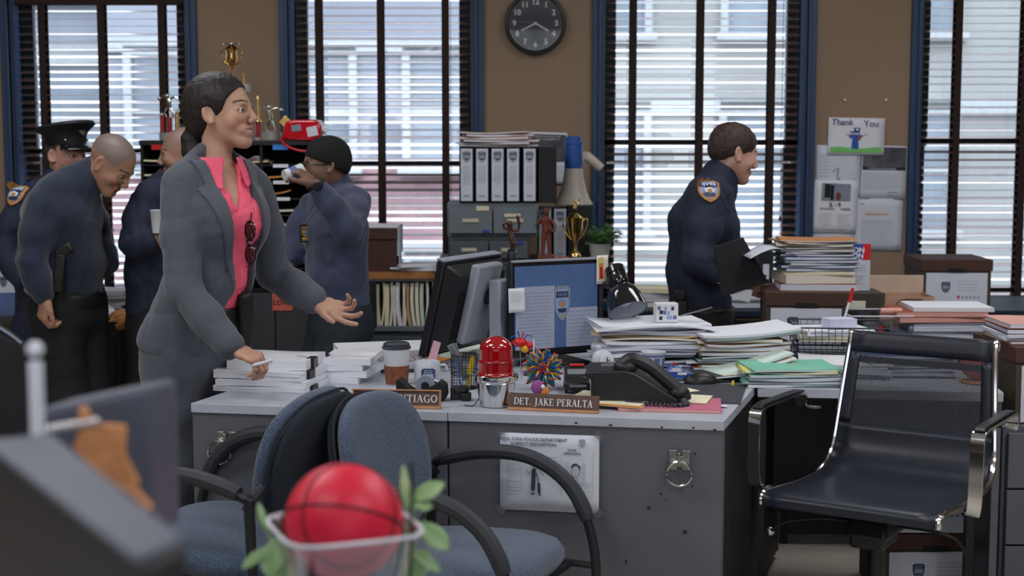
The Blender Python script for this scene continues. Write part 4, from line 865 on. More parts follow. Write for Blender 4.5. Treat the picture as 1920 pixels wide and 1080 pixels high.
# green stack on the side table
p = onz(1490, 728, DZ); g4 = 'green and grey folders on the side table'
z = pile((p.x+.0, p.y+.12), DZ+.001, [('s', 'paper', .008, .30, .22, 3, .002), ('f', 'green', .008, .31, .22, -2, .001), ('f', 'grey_f', .012, .30, .22, 1, .001), ('f', 'green', .009, .31, .23, 4, .001), ('f', 'yellow_f', .006, .30, .22, -3, .001), ('f', 'green', .007, .29, .22, 5, .001)], 'of the green stack on the side table', g4, sx=.006)
p = onz(1570, 712, DZ); pile((p.x+.05, p.y+.13), DZ+.001, [('f', 'cream', .010, .30, .22, -8), ('s', 'paper', .016, .31, .22, -14), ('s', 'paper_b', .008, .30, .22, -18), ('s', 'paper', .006, .3, .22, -10)], 'of the white pile beside the chair back', 'white paper bundles on the side table', sx=.008)
# ============================================================= MONITORS, LAMPS
mat('screen_blue', (62, 84, 122), .3, emit=.38, var=.05); mat('screen_doc', (132, 138, 158), .4, emit=.28, var=.02); mat('screen_line', (96, 104, 130), .4, emit=.3); mat('silver_plastic', (150, 154, 166), .4, var=.04); mat('vent_dark', (12, 12, 14), .8)
# monitor of the left desk, its back towards us (local +X is where the screen looks)
p = onz(868, 690, DZ); mn = thing('monitor', 'tilted computer monitor seen from behind, black vented back and silver frame', 'monitor', (p.x+.02, p.y+.10, DZ), R(152))
TL = Matrix.Translation((0, 0, .20)) @ Matrix.Rotation(R(-14), 4, 'Y')
def tb(c, d, name, mt, par, bev=.004, taper=1): m = MB(); m.xf = TL; m.box(c, d, taper=taper); return m.build(name, mt, par, bevel=bev)
tb((.035, 0, 0), (.03, .40, .34), 'bezel', 'black_plastic', mn, .006); tb((.038, 0, .171), (.034, .40, .006), 'top_trim', 'silver_plastic', mn, .002); tb((.052, 0, .008), (.003, .345, .275), 'screen', 'black_plastic', mn, .001)
bk_ = MB(); bk_.xf = TL @ Matrix.Rotation(R(-90), 4, 'Y') @ Matrix.Identity(4); bk_.box((0, 0, .005), (.32, .385, .05), taper=.80); bk_.build('back_shell', 'black_plastic', mn, bevel=.006)
for i in range(14):
    for sy in (-1, 1): tb((-.0325+abs(0), sy*.105, -.09+i*.0125), (.004, .085, .004), 'vent_slot', 'silver_plastic' if False else 'vent_dark', mn, 0)
m = MB(); m.xf = TL; m.box((-.045, .02, .03), (.035, .17, .28), taper=1); m.build('rear_hump', 'silver_plastic', mn, bevel=.008)
m = MB(); m.prism([(-.10, -.045), (-.145, -.045), (-.145, .045), (-.10, .045)], .01, .30); m.build('stand_column', 'silver_plastic', mn, bevel=.006)
MB().cyl((-.05, 0, .24), (-.12, 0, .24), .03).build('stand_joint', 'black_plastic', mn); B((-.06, 0, .009), (.22, .24, .018), 'stand_base', 'silver_plastic', mn, bevel=.006)
# monitor of the right desk
p = onz(1045, 692, DZ); m2 = thing('monitor', 'computer monitor showing grey documents and a shield badge on a blue screen', 'monitor', (p.x-.01, p.y+.10, DZ), R(28))   # screen looks to local -Y
B((0, .0, .17+.03), (.355, .035, .33), 'bezel', 'black_plastic', m2, bevel=.006); B((0, -.019, .365), (.35, .02, .008), 'bezel_top', 'silver_plastic', m2, bevel=.002)
sc_ = B((0, -.019, .205), (.325, .004, .285), 'screen', 'screen_blue', m2, bevel=0)
dc = MB().box((-.085, -.0225, .17), (.15, .0015, .215)).box((.10, -.0225, .13), (.125, .0015, .135)).build('screen_window', 'screen_doc', m2)
for rw in (text_rows(-.15, -.02, .255, .08, 16, seed=11), text_rows(.045, .155, .185, .075, 9, seed=12)):
    m = MB()
    for r in rw: m.box((r[0]+r[2]/2, -.0238, r[1]), (r[2], .0006, .0016))
    m.build('screen_text', 'screen_line', m2)
emblem('shield_emblem', m2, .065, .125, (.02, -.0235, .215), border='em_grey', field='em_blue', bar='em_navy', fig='em_grey', acc='em_gold', depth=.0006)
B((0, .035, .2), (.2, .04, .18), 'back_shell', 'black_plastic', m2, bevel=.01); B((0, .04, .08), (.07, .03, .15), 'stand_column', 'black_plastic', m2, bevel=.005); B((0, .02, .008), (.22, .18, .016), 'stand_base', 'black_plastic', m2, bevel=.006)
M2 = Matrix.Translation(m2.location) @ Matrix.Rotation(R(28), 4, 'Z')
def on2(x, y, z): return (M2 @ Vector((x, y, z)))
# sticky notes on the monitors
nt_ = thing('sticky_note', 'small white note with faint writing stuck to the left edge of the bright monitor', 'note', on2(-.165, -.035, .235), R(20)); papers_flat('sheet', nt_, .058, .082, (0, 0, 0), (0, 0, 0), 'paper', curl=.006)
m = MB()
for r in text_rows(-.022, .02, .03, -.005, 5, seed=15): m.box((r[0]+r[2]/2, -.004, r[1]), (r[2], .0004, .001))
m.build('writing', 'ink_light', nt_)
cd_ = thing('picture_card', 'small colourful picture card stuck to the top right corner of the bright monitor', 'card', on2(.178, -.028, .325), R(34)); papers_flat('sheet', cd_, .05, .10, (0, 0, 0), (0, 0, 0), 'paper_c'); MB().box((-.006, -.002, .005), (.018, .0006, .075)).build('picture', 'orange_f', cd_); MB().box((-.006, -.0026, -.01), (.012, .0006, .04)).build('picture_figure', 't_red', cd_); MB().box((-.008, -.0024, .032), (.02, .0006, .018)).build('picture_sky', 'yellow_f', cd_)
# bronze figurine on the corner of the bright monitor
mat('bronze', (86, 60, 50), .35, metal=.6, var=.2, scale=60); mat('dark_metal', (40, 42, 50), .35, metal=.5)
fq = on2(-.165, .0, .37); fg_ = thing('figurine', 'small dark bronze figurine with one arm raised on the corner of the bright monitor', 'figurine', fq)
MB().lathe([(.018, 0), (.018, .012), (.012, .03), (.014, .036)], n=14).build('figurine_base', 'dark_metal', fg_, smooth=True)
m = MB(); m.tube(spl([(.004, 0, .032), (.006, 0, .055), (-.002, 0, .08), (-.004, 0, .10), (-.004, 0, .112)], 5), [.010]*5+[.011]*6+[.009]*5+[.010]*4+[.008], 9); m.sphere((-.006, 0, .122), .011, 10, 8); m.tube(spl([(.002, 0, .102), (.018, 0, .098), (.026, 0, .115), (.022, 0, .14)], 4), .0052, 7); m.tube(spl([(-.010, 0, .102), (-.024, 0, .108), (-.026, 0, .122), (-.014, 0, .128)], 4), .0052, 7); m.sphere((.021, 0, .145), .0065, 8, 6); m.build('figure', 'bronze', fg_, smooth=True)
# black gooseneck desk lamp
mat('lamp_black', (20, 21, 26), .12, var=.03, coat=.8); mat('lamp_white', (190, 196, 208), .5)
lc = at(1168, 553, 4.95); dl_ = thing('desk_lamp', 'glossy black desk lamp with a bell shaped shade right of the bright monitor', 'lamp', (lc.x-.02, lc.y+.17, DZ))
ax = Vector((.25, -.50, -.85)).normalized(); O = lc-Vector(dl_.location); k = 1/ppm(4.95)
M_ = Matrix.Translation(O) @ Vector((0, 0, -1)).rotation_difference(ax).to_matrix().to_4x4()
m = MB(); m.xf = M_; m.lathe([(17*k, 60*k), (19*k, 58*k), (19*k, 46*k), (17*k, 45*k), (19*k, 43*k), (19*k, 24*k), (17*k, 20*k), (20*k, 16*k), (28*k, 8*k), (34*k, -6*k), (38*k, -28*k), (39*k, -34*k), (37.5*k, -34*k), (36*k, -27*k), (32*k, -6*k), (20*k, 10*k), (.0, 12*k)], n=36); m.build('lamp_shade', 'lamp_black', dl_, smooth=True, angle=35)
m = MB(); m.xf = M_; m.lathe([(36.8*k, -33*k), (34.8*k, -24*k), (30*k, -6*k), (18*k, 9*k), (0, 11*k)], n=32, caps=False); m.build('shade_lining', 'lamp_white', dl_, smooth=True); 
m = MB(); m.xf = M_; m.sphere((0, 0, -8*k), 15*k, 12, 8).build('bulb', 'cup_white', dl_, smooth=True)
m = MB(); m.xf = M_
for i in range(9): a = 2*PI*i/9; m.box((18.5*k*math.cos(a), 18.5*k*math.sin(a), 34*k), (.004, .004, 17*k), rz=a)
m.build('cooling_ribs', 'black_plastic', dl_)
e0 = M_ @ Vector((0, 0, 30*k)); MB().tube(spl([e0, e0+Vector((-.05, .02, -.015)), e0+Vector((-.12, .08, -.04)), e0+Vector((-.09, .14, -.22)), Vector((0, 0.0, .02))], 6), .009, 8).build('lamp_arm', 'black_plastic', dl_, smooth=True)
MB().lathe([(.08, 0), (.08, .012), (.03, .022), (.012, .03)], n=28).build('lamp_base', 'lamp_black', dl_, smooth=True, angle=40)
# second lamp, only its round head shows above the tilted monitor
lc2 = at(912, 505, 5.35); d2_ = thing('desk_lamp', 'dark desk lamp whose round head shows above the tilted monitor', 'lamp', (lc2.x+.10, lc2.y+.05, DZ)); O = lc2-Vector(d2_.location)
m = MB(); m.xf = Matrix.Translation(O); m.sphere((0, 0, 0), .036, 20, 12, (1, 1, .95), -.3, 1); m.lathe([(.035, -.01), (.04, -.03), (.05, -.055), (.048, -.055), (.0, -.02)], n=24); m.build('lamp_shade', 'lamp_black', d2_, smooth=True)
MB().tube(spl([O+Vector((.035, 0, -.01)), O+Vector((.10, .0, -.055)), O+Vector((.15, .02, -.10)), O+Vector((.12, .02, -.2)), Vector((0, 0, .02))], 6), .008, 8).build('lamp_arm', 'black_plastic', d2_, smooth=True); MB().lathe([(.07, 0), (.07, .012), (.02, .02)], n=24).build('lamp_base', 'lamp_black', d2_, smooth=True)
# ============================================================= FURNITURE ALONG THE WINDOW WALL
mat('cab_dark', (58, 60, 66), .5, var=.06, bump=.04); mat('cab_grey', (102, 110, 118), .5, var=.07, scale=10); mat('cab_mid', (72, 78, 84), .5, var=.07, scale=10); mat('label_card', (206, 196, 172), .7); mat('label_blue', (36, 64, 150), .6); mat('label_cyan', (60, 130, 210), .6); mat('woodgrain', (84, 54, 44), .7, rgb2=(58, 36, 30), scale=20, stretch=(40, 40, 2)); mat('box_side', (70, 62, 54), .75); mat('binder_navy', (30, 34, 52), .5); mat('binder_white', (196, 200, 212), .5)
def wx(px, Y): return at(px, 400, Y).x
def wz_(py, Y): return at(960, py, Y).z
def file_cabinet(label, x0, x1, Y, D, z1, rows, cols, mt, name='file_cabinet', cat='cabinet', z0=0.0, lab=True, hd='label_card', loc_z=None):
    t = thing(name, label, cat, ((x0+x1)/2, Y, z0)); W = x1-x0; H = z1-z0
    body = MB().box((0, D/2+.012, H/2), (W, D-.024, H)).build('cabinet_body', mt, t, bevel=.003)
    ch = (H-.03)/rows; cw = (W-.012)/cols; f = None
    for r in range(rows):
        for c in range(cols):
            x = -W/2+.006+cw*(c+.5); z = .012+ch*(r+.5)
            o = B((x, .004, z), (cw-.006, .022, ch-.007), 'drawer', mt, t, bevel=.002)
            hw = min(.075, cw*.38); m = MB().box((0, -.012, 0), (hw, .008, .004)).box((0, -.010, .014), (hw, .004, .003))
            for sx in (-1, 1): m.box((sx*hw/2, -.010, .004), (.004, .006, .024))
            m.build('label_holder', 'brushed', o, loc=(x, .002, z-.004)); MB().box((0, -.0095, .004), (hw*.92, .002, .020)).build('label_card', hd, o, loc=(x, .002, z-.004))
    return t
YC = 6.6
cab = file_cabinet('wide dark grey filing cabinet behind the monitors with card drawers on top', wx(817, YC), wx(1132, YC), YC, .5, wz_(492, YC), 3, 2, 'cab_dark')
ctop = wz_(492, YC); cxc = (wx(817, YC)+wx(1132, YC))/2
B((wx(879, YC)-cxc, -.012, wz_(515, YC)), (.066, .002, .024), 'blue_label', 'label_cyan', cab); B((wx(1056, YC)-cxc, -.012, wz_(520, YC)), (.078, .002, .017), 'blue_label', 'label_blue', cab); B((wx(835, YC)-cxc, -.012, wz_(587, YC)), (.055, .003, .115), 'paper_label', 'paper', cab)
YB = 6.64
low = file_cabinet('lower dark card file cabinet with two cream labelled drawers', wx(840, YB), wx(993, YB), YB, .36, wz_(444, YB), 1, 2, 'cab_mid', 'card_cabinet', 'cabinet', ctop)
zt1 = wz_(444, YB)
up = file_cabinet('upper grey card file cabinet carrying the row of white binders', wx(838, YB), wx(1010, YB), YB, .38, wz_(381, YB), 1, 2, 'cab_grey', 'card_cabinet', 'cabinet', zt1+.001); zt2 = wz_(381, YB)
for px, py, c_ in ((911, 434, 'label_blue'),): B((wx(px, YB)-up.location.x, -.010, wz_(py, YB)-zt1), (.032, .002, .012), 'blue_label', c_, up)
B((wx(905, YB)-up.location.x, -.010, wz_(391, YB)-zt1), (.06, .002, .022), 'paper_label', 'label_card', up); B((wx(961, YB)-up.location.x, -.014, wz_(404, YB)-zt1), (.075, .002, .016), 'paper_label', 'label_card', up)
B((wx(973, YB)-low.location.x, -.010, wz_(455, YB)-ctop), (.03, .003, .012), 'blue_label', 'label_blue', low)
# five binders in a black rack
zr = zt2+.001; ztop_ = wz_(276, YB); Hb = ztop_-zr
rk = thing('binder_rack', 'black open rack holding five white spined binders on the card cabinets', 'rack', (wx(936, YB), YB+.02, zr)); Wr = wx(1012, YB)-wx(862, YB)
for x_, w_ in ((-Wr/2+.004, .008), (Wr/2+.038, .084)): B((x_, .14, Hb/2), (w_, .28, Hb), 'rack_side', 'black_f', rk)
B((0, .14, .003), (Wr, .28, .006), 'rack_bottom', 'black_f', rk); B((0, .283, Hb/2), (Wr, .006, Hb), 'rack_back', 'black_f', rk)
def binder(loc, w, h, d, label, group, lines=4, seed=0, cut=False):
    t = thing('binder', label, 'binder', loc, group=group)
    B((0, d/2, h/2), (w, d, h), 'binder_cover', 'binder_navy', t, bevel=.002); B((0, -.001, h/2), (w*.84, .003, h*.985), 'spine_label', 'binder_white', t, bevel=0)
    emblem('shield_emblem', t, w*.62, w*.82, (0, -.0028, h*.84), border='em_grey', field='em_grey', bar='em_dark', fig='em_blue', acc='em_gold', depth=.0005)
    m = MB()
    for i in range(3):
        rr = random.Random(seed*7+i); z = h*.67
        while z > h*.36: L = rr.uniform(.008, .02); m.box(((i-1)*w*.17, -.003, z-L/2), (.0035, .0005, L)); z -= L+.004
    for z in (.11, .09): m.box((0, -.003, h*z), (w*.44, .0005, .004))
    m.build('spine_text', 'ink_light', t); return t
bl_lab = ['white spined binder at the left end of the black rack', 'white spined binder second from the left in the black rack', 'white spined binder in the middle of the black rack', 'white spined binder second from the right in the black rack', 'white spined binder at the right end of the black rack']
for i, px in enumerate((875, 904, 933, 962, 993)): binder((wx(px, YB), YB+.012, zr+.007), .064, Hb-.012, .24, bl_lab[i], 'white spined binders in the black rack', seed=i)
g = 'orange and grey folders on the binders'
pile((wx(930, YB), YB+.14), ztop_+.001, [('f', 'manila_d', .010, .38, .24, 2, .002), ('s', 'paper_b', .008, .34, .24, -6, .004), ('f', 'kraft', .010, .36, .25, 5, .003), ('f', 'orange_f', .011, .33, .24, -5, .004), ('f', 'rust', .012, .32, .25, 7, .004), ('f', 'cream', .006, .33, .24, -8, .004)], 'of the pile on the white binders', g, sx=.015)
# right half of the cabinet top: black box file with two white spines, megaphone on it
YR = 6.80; zb_ = wz_(386, YR)
bx_ = thing('box_file', 'black box file under the megaphone behind the gold cup', 'box file', (wx(1088, YR), YR, ctop)); B((0, .14, (zb_-ctop)/2), (wx(1112, YR)-wx(1066, YR), .28, zb_-ctop), 'box_body', 'black_f', bx_, bevel=.002); B((0, -.001, (zb_-ctop)*.5), (.05, .003, .05), 'pull_tab', 'dgrey_f', bx_)
binder((wx(1050, YR), YR, ctop), .066, zb_-ctop-.012, .25, 'white spined binder between the brown figurine and the gold cup', None, seed=8); binder((wx(1022, YR), YR, ctop), .066, zb_-ctop-.012, .25, 'white spined binder partly hidden behind the brown figurine', None, seed=9)
YM = 6.92; s = ppm(YM); mq = at(1075, 388, YM); mp = thing('megaphone', 'white and blue megaphone standing bell down on the black box file', 'megaphone', (mq.x, YM, zb_))
mat('mega_white', (176, 168, 158), .5, var=.04); mat('mega_blue', (44, 84, 156), .4)
m = MB().lathe([(36/s, 0), (37/s, .004), (30/s, 12/s), (24/s, 28/s), (19/s, 50/s), (17/s, 68/s), (0, 68/s)], n=36); m.build('bell', 'mega_white', mp, smooth=True, angle=50); 
MB().lathe([(16.5/s, 68/s), (17/s, 70/s), (17/s, 112/s), (18/s, 113/s), (18/s, 117/s), (15/s, 119/s), (15/s, 126/s), (12/s, 128/s), (0, 128/s)], n=32).build('rear_body', 'mega_blue', mp, smooth=True, angle=35)
MB().box((22/s, 0, 88/s), (14/s, .03, 22/s)).build('microphone_mount', 'mega_white', mp, bevel=.004); MB().tube([(24/s, -.01, 90/s), (38/s, -.015, 80/s), (52/s, -.018, 68/s)], [10/s, 9/s, 8/s], 12).build('pistol_grip', 'mega_white', mp, smooth=True)
MB().tube(spl([(50/s, -.018, 64/s), (49/s, -.018, 40/s), (44/s, -.01, 10/s), (42/s, -.01, -.05)], 5), .003, 6).build('wrist_cord', 'black_plastic', mp, smooth=True)
# gold cup trophy, brown officer figurine, plant, toy cars
mat('gold', (214, 176, 110), .18, metal=1.0, var=.08, scale=30); mat('silver', (200, 196, 186), .15, metal=1.0); mat('wood_red', (112, 60, 46), .5, var=.15, scale=30); mat('wood_dark', (52, 36, 30), .4)
YT = 6.66; s = ppm(YT); q = at(1078, 490, YT); tp_ = thing('trophy', 'gold two handled cup trophy with a small figure on top beside the megaphone box', 'trophy', (q.x, YT, ctop))
B((0, 0, 5/s), (30/s, 30/s, 10/s), 'trophy_base', 'wood_dark', tp_, bevel=.003); MB().lathe([(11/s, 10/s), (10/s, 14/s), (4/s, 20/s), (2.5/s, 30/s), (4/s, 36/s), (10/s, 48/s), (14/s, 62/s), (15/s, 78/s), (16/s, 82/s), (14/s, 83/s), (6/s, 90/s), (0, 92/s)], n=28).build('cup', 'gold', tp_, smooth=True)
for sx in (-1, 1): MB().tube(spl([(sx*14/s, 0, 76/s), (sx*22/s, 0, 80/s), (sx*22/s, 0, 64/s), (sx*13/s, 0, 48/s), (sx*6/s, 0, 40/s)], 6), 1.5/s, 7).build('handle', 'gold', tp_, smooth=True)
m = MB().tube([(0, 0, 90/s), (-1/s, 0, 100/s), (1/s, 0, 108/s)], [3/s, 3.5/s, 2.6/s], 8).sphere((1/s, 0, 112/s), 3/s, 8, 6).tube([(0, 0, 107/s), (6/s, 0, 110/s), (8/s, 0, 118/s)], 1.2/s, 5).tube([(0, 0, 107/s), (-6/s, 0, 108/s), (-7/s, 0, 115/s)], 1.2/s, 5); m.build('figure', 'gold', tp_, smooth=True)
q = at(1024, 490, 6.63); s = ppm(6.63); of_ = thing('figurine', 'brown wooden figurine of a standing officer on a small plinth by the binders', 'figurine', (q.x, 6.63, ctop))
B((0, 0, 3/s), (36/s, 26/s, 6/s), 'plinth', 'kraft', of_, bevel=.002); B((0, 0, 10/s), (32/s, 24/s, 8/s), 'plinth_top', 'wood_red', of_, bevel=.002)
m = MB()
for sx in (-1, 1): m.tube([(sx*7/s, 0, 14/s), (sx*5.5/s, 0, 36/s), (sx*3.5/s, 0, 58/s)], [3.5/s, 4.5/s, 6/s], 10)
m.tube([(0, 0, 56/s), (0, 0, 66/s), (0, 0, 80/s), (0, 0, 86/s)], [8/s, 8/s, 11/s, 5/s], 12); m.sphere((0, 0, 93/s), 6/s, 12, 8, (.9, 1, 1.15)); m.lathe([(7/s, 96/s), (7/s, 98/s), (6/s, 101/s), (0, 102/s)], n=12)
m.tube(spl([(9/s, 0, 80/s), (16/s, -2/s, 68/s), (13/s, -6/s, 58/s), (6/s, -9/s, 62/s)], 4), 3/s, 8); m.tube(spl([(-9/s, 0, 80/s), (-17/s, -2/s, 70/s), (-12/s, -4/s, 80/s)], 4), 3/s, 8); m.build('figure', 'wood_red', of_, smooth=True)
for (px, mt, lab) in ((1021, 'dgreen', 'dark green toy car before the figurine on the filing cabinet'), (1060, 't_red', 'red toy sports car before the gold cup on the filing cabinet')):
    q = at(px, 492, 6.61); t = thing('toy_car', lab, 'toy car', (q.x, 6.615, ctop)); car_body(t, .112 if mt == 't_red' else .095, .02, .027, mt, 'steel')
mat('pot_white', (170, 172, 170), .5, var=.05); mat('leaf', (90, 132, 66), .55, rgb2=(50, 92, 40), scale=30, sss=.0); mat('soil', (50, 38, 30), .9)
def leaf_mesh(L, W, mt):
    m = MB(); pts = [(0, 0), (W*.35, L*.18), (W*.5, L*.45), (W*.35, L*.75), (0, L), (-W*.35, L*.75), (-W*.5, L*.45), (-W*.35, L*.18)]
    c_ = m.addv([(0, y, .10*L*math.sin(PI*y/L)) for y in (0, L*.3, L*.6, L)]); o_ = m.addv([(x, y, -.02*L+.08*L*math.sin(PI*y/L)) for x, y in pts])
    for i in range(8): m.face((o_+i, o_+(i+1) % 8, c_+(min(3, int(3.2*pts[(i+1) % 8][1]/L)))))
    return m
def plant(name, label, loc, potr, poth, n, rad, hz, L, W, potm='pot_white', leafm='leaf', seed=1, skew=(0, 0), stems=None):
    rr = random.Random(seed); t = thing(name, label, 'plant', loc)
    MB().lathe([(potr*.75, 0), (potr, poth*.95), (potr*1.04, poth), (potr*.92, poth), (potr*.88, poth*.85), (0, poth*.85)], n=24).build('pot', potm, t, smooth=True, angle=50); MB().lathe([(potr*.85, poth*.86), (0, poth*.88)], n=16).build('soil', 'soil', t)
    st = MB(); l0 = None
    for i in range(n):
        a = rr.uniform(0, 2*PI); u = rr.uniform(.15, 1)**.6; tip = Vector((math.cos(a)*rad*u+skew[0]*u, math.sin(a)*rad*u*.8, poth+hz*rr.uniform(.15, 1)*(1.15-u*.5)+skew[1]*u))
        st.tube([(tip.x*.15, tip.y*.15, poth*.86), (tip.x*.5, tip.y*.5, (poth+tip.z)*.55), tip], .0012, 4)
        if l0 is None: l0 = leaf_mesh(L, W, leafm).build('leaf', leafm, t); o = l0
        else: o = l0.copy(); C.objects.link(o)
        o.location = tip; o.rotation_euler = (R(rr.uniform(-40, 40)), R(rr.uniform(-40, 40)), a-PI/2+rr.uniform(-.8, .8)); o.scale = (rr.uniform(.7, 1.25),)*3
    st.build('stems', leafm, t, smooth=True)['kind'] = 'stuff'
    return t
q = at(1125, 493, 6.66); plant('potted_plant', 'small bushy green plant in a white pot at the right end of the filing cabinet', (q.x-.002, 6.66, ctop), .05, .082, 170, .075, .085, .028, .024, seed=4, skew=(.02, -.0))
# pinned sheets on the wall behind the megaphone
mat('photo_dark', (30, 32, 40), .5, rgb2=(96, 100, 112), scale=9); mat('poster_dark', (34, 36, 44), .5)
def wall_sheet(name, label, px0, py0, px1, py1, mt, ang=0, dy=.004, wob=.003, cat='paper', curl=0.0):
    a, b = at(px0, py0, YW-.01), at(px1, py1, YW-.01); c_ = (a+b)/2
    t = thing(name, label, cat, (c_.x, YW-dy, c_.z)); t.rotation_euler = (0, R(ang), 0)
    w_, h_ = abs(b.x-a.x), abs(a.z-b.z); papers_flat('sheet', t, w_, h_, (0, 0, 0), (0, 0, 0), mt, wob=wob, curl=curl); return t, w_, h_
t, w_, h_ = wall_sheet('wall_poster', 'black poster with a white border half hidden behind the megaphone', 989, 248, 1062, 342, 'paper', 2, .006)
MB().box((0, -.004, h_*.06), (w_*.92, .002, h_*.80)).build('dark_picture', 'photo_dark', t); MB().box((-.02, -.0055, .0), (.08, .001, .10)).build('pale_shape', 'em_grey', t)
text("Scared of what he'd say?", .0135, 'poster_text', 'paper', t, (0, -.006, h_*.42)); text('YOU CAN REPORT IT', .012, 'poster_text', 'paper', t, (0, -.006, h_*.36))
t, w_, h_ = wall_sheet('notice', 'small white notice on the wall left of the megaphone bell', 1032, 304, 1062, 344, 'paper_b', 0, .012)
# ---- open shelf with hanging files, boxes
YS = 6.62; x0, x1 = wx(640, YS), wx(814, YS); zs0 = wz_(622, YS); zs1 = wz_(532, YS)
lc_ = file_cabinet('low grey filing cabinet under the shelf of hanging files', x0, x1, YS, .5, zs0, 2, 1, 'cab_mid')
sh = thing('file_shelf', 'open grey shelf packed with upright beige files under a brown folder', 'shelf', ((x0+x1)/2, YS, zs0+.001)); Ws = x1-x0; Hs = zs1-zs0
xl = wx(700, YS)-(x0+x1)/2
B((0, .2, .012), (Ws, .4, .024), 'shelf_base', 'cab_grey', sh); B((Ws/2-.006, .2, Hs/2+.01), (.012, .4, Hs), 'shelf_side', 'cab_grey', sh); B((xl, .2, Hs/2+.01), (.02, .4, Hs), 'shelf_side', 'black_f', sh); B((0, .39, Hs/2), (Ws, .01, Hs), 'shelf_back', 'cab_dark', sh)
B((0, .2, Hs+.012), (Ws, .4, .010), 'shelf_top', 'cab_dark', sh); B(((xl-Ws/2)/2, .0, Hs/2+.01), (xl+Ws/2, .01, Hs), 'shelf_front', 'black_f', sh)
x = wx(703, YS); k = 0; x_end = x1-.02
fm = ['paper_c', 'cream', 'paper_b', 'manila', 'paper_c', 'paper', 'manila_d', 'orange_f', 'teal_p']
while x < x_end-.012:
    th = random.uniform(.009, .02); m = MB(); ph_ = random.uniform(-1, 1); hh = Hs*random.uniform(.84, .95); n_ = 7
    for side in (0,):
        a0 = m.addv([(th*.5*u_+ .010*math.sin(PI*v)*ph_+(v-.5)*.012*ph_, y_, hh*v) for y_ in (-.0, .26) for v in [i/6 for i in range(n_)] for u_ in (-1, 1)])
    def id_(j, i, u): return a0+(j*n_+i)*2+u
    for i in range(n_-1):
        m.face((id_(0, i, 0), id_(0, i, 1), id_(0, i+1, 1), id_(0, i+1, 0)))
        for u in (0, 1): m.face((id_(0, i, u), id_(1, i, u), id_(1, i+1, u), id_(0, i+1, u)))
    m.face((id_(0, n_-1, 0), id_(0, n_-1, 1), id_(1, n_-1, 1), id_(1, n_-1, 0)))
    o = m.build('hanging_file', random.choice(fm), None, smooth=True, angle=40, loc=(x+th/2, YS+.015, zs0+.026)); tag(o, cname(o.data.materials[0].name)+' upright file, '+nth(k)+' from the left in the open shelf', 'file', 'upright files in the open shelf')
    x += th+.0055; k += 1
zt_ = zs0+Hs+.018
o = folder((wx(760, YS), YS+.18, zt_), .40, .26, .034, 'rust', R(2), 'thick reddish brown accordion folder on top of the shelf of upright files', None, pages='kraft')
for i, (dx, dr) in enumerate([(.0, -6), (.02, 8), (.045, 20)]): sheets((wx(770, YS)+dx, YS+.16, zt_+.036+i*.009), .27, .2, .008, 'paper', R(dr), ['lowest white sheet bundle on the brown accordion folder', 'middle white sheet bundle on the brown accordion folder', 'top white sheet bundle on the brown accordion folder'][i], 'white sheets on the brown accordion folder')
def banker_box(label, loc, w, d, h, rz, face=True, side='box_side', text_=True, lid='woodgrain'):
    t = thing('archive_box', label, 'box', loc, rz)
    lh = .052; B((0, 0, (h-lh)/2), (w-.012, d-.012, h-lh), 'box_body', side, t, bevel=.002); B((0, 0, h-lh/2+.001), (w, d, lh), 'box_lid', lid, t, bevel=.002)
    if face:
        fw2, fh2 = w*.86, h-lh-.012; B((0, -d/2+.0045, fh2/2+.004), (fw2, .003, fh2), 'label_sheet', 'paper_b', t, bevel=0)
        B((0, -d/2-.0005, h-lh+.004), (.085, .003, .02), 'hand_hole', 'black_matte', t, bevel=.004)
        emblem('shield_emblem', t, .042, .052, (-fw2*.18, -d/2+.0028, fh2*.60), border='em_navy', field='em_grey', bar='em_dark', fig='em_blue', acc='em_gold', depth=.0006)
        m = MB()
        for r_ in text_rows(fw2*.02, fw2*.36, fh2*.78, fh2*.5, 4, h=.0022, seed=int(abs(loc[0])*100)): m.box((r_[0]+r_[2]/2, -d/2+.0028, r_[1]), (r_[2], .0006, r_[3]))
        for i in range(5): m.box((fw2*.10+i*.018, -d/2+.0028, fh2*.30), (.012, .0006, .009))
        m.build('printed_lines', 'ink_light', t); B((fw2*.03, -d/2+.0025, fh2*.31), (.010, .001, .014), 'red_mark', 't_red', t, bevel=0)
    return t
q0_ = banker_box('brown wood patterned archive box on the file shelf beside the knit capped man', (wx(697, 6.7)-.03, 6.84, zt_), .30, .34, .235, 0, face=False, side='woodgrain'); B((.149, 0, .17), (.006, .30, .13), 'white_end', 'paper', q0_); B((0, 0, .2385), (.30, .34, .003), 'lid_top', 'paper', q0_); B((.1515, -.02, .12), (.002, .16, .11), 'label_sheet', 'paper', q0_)
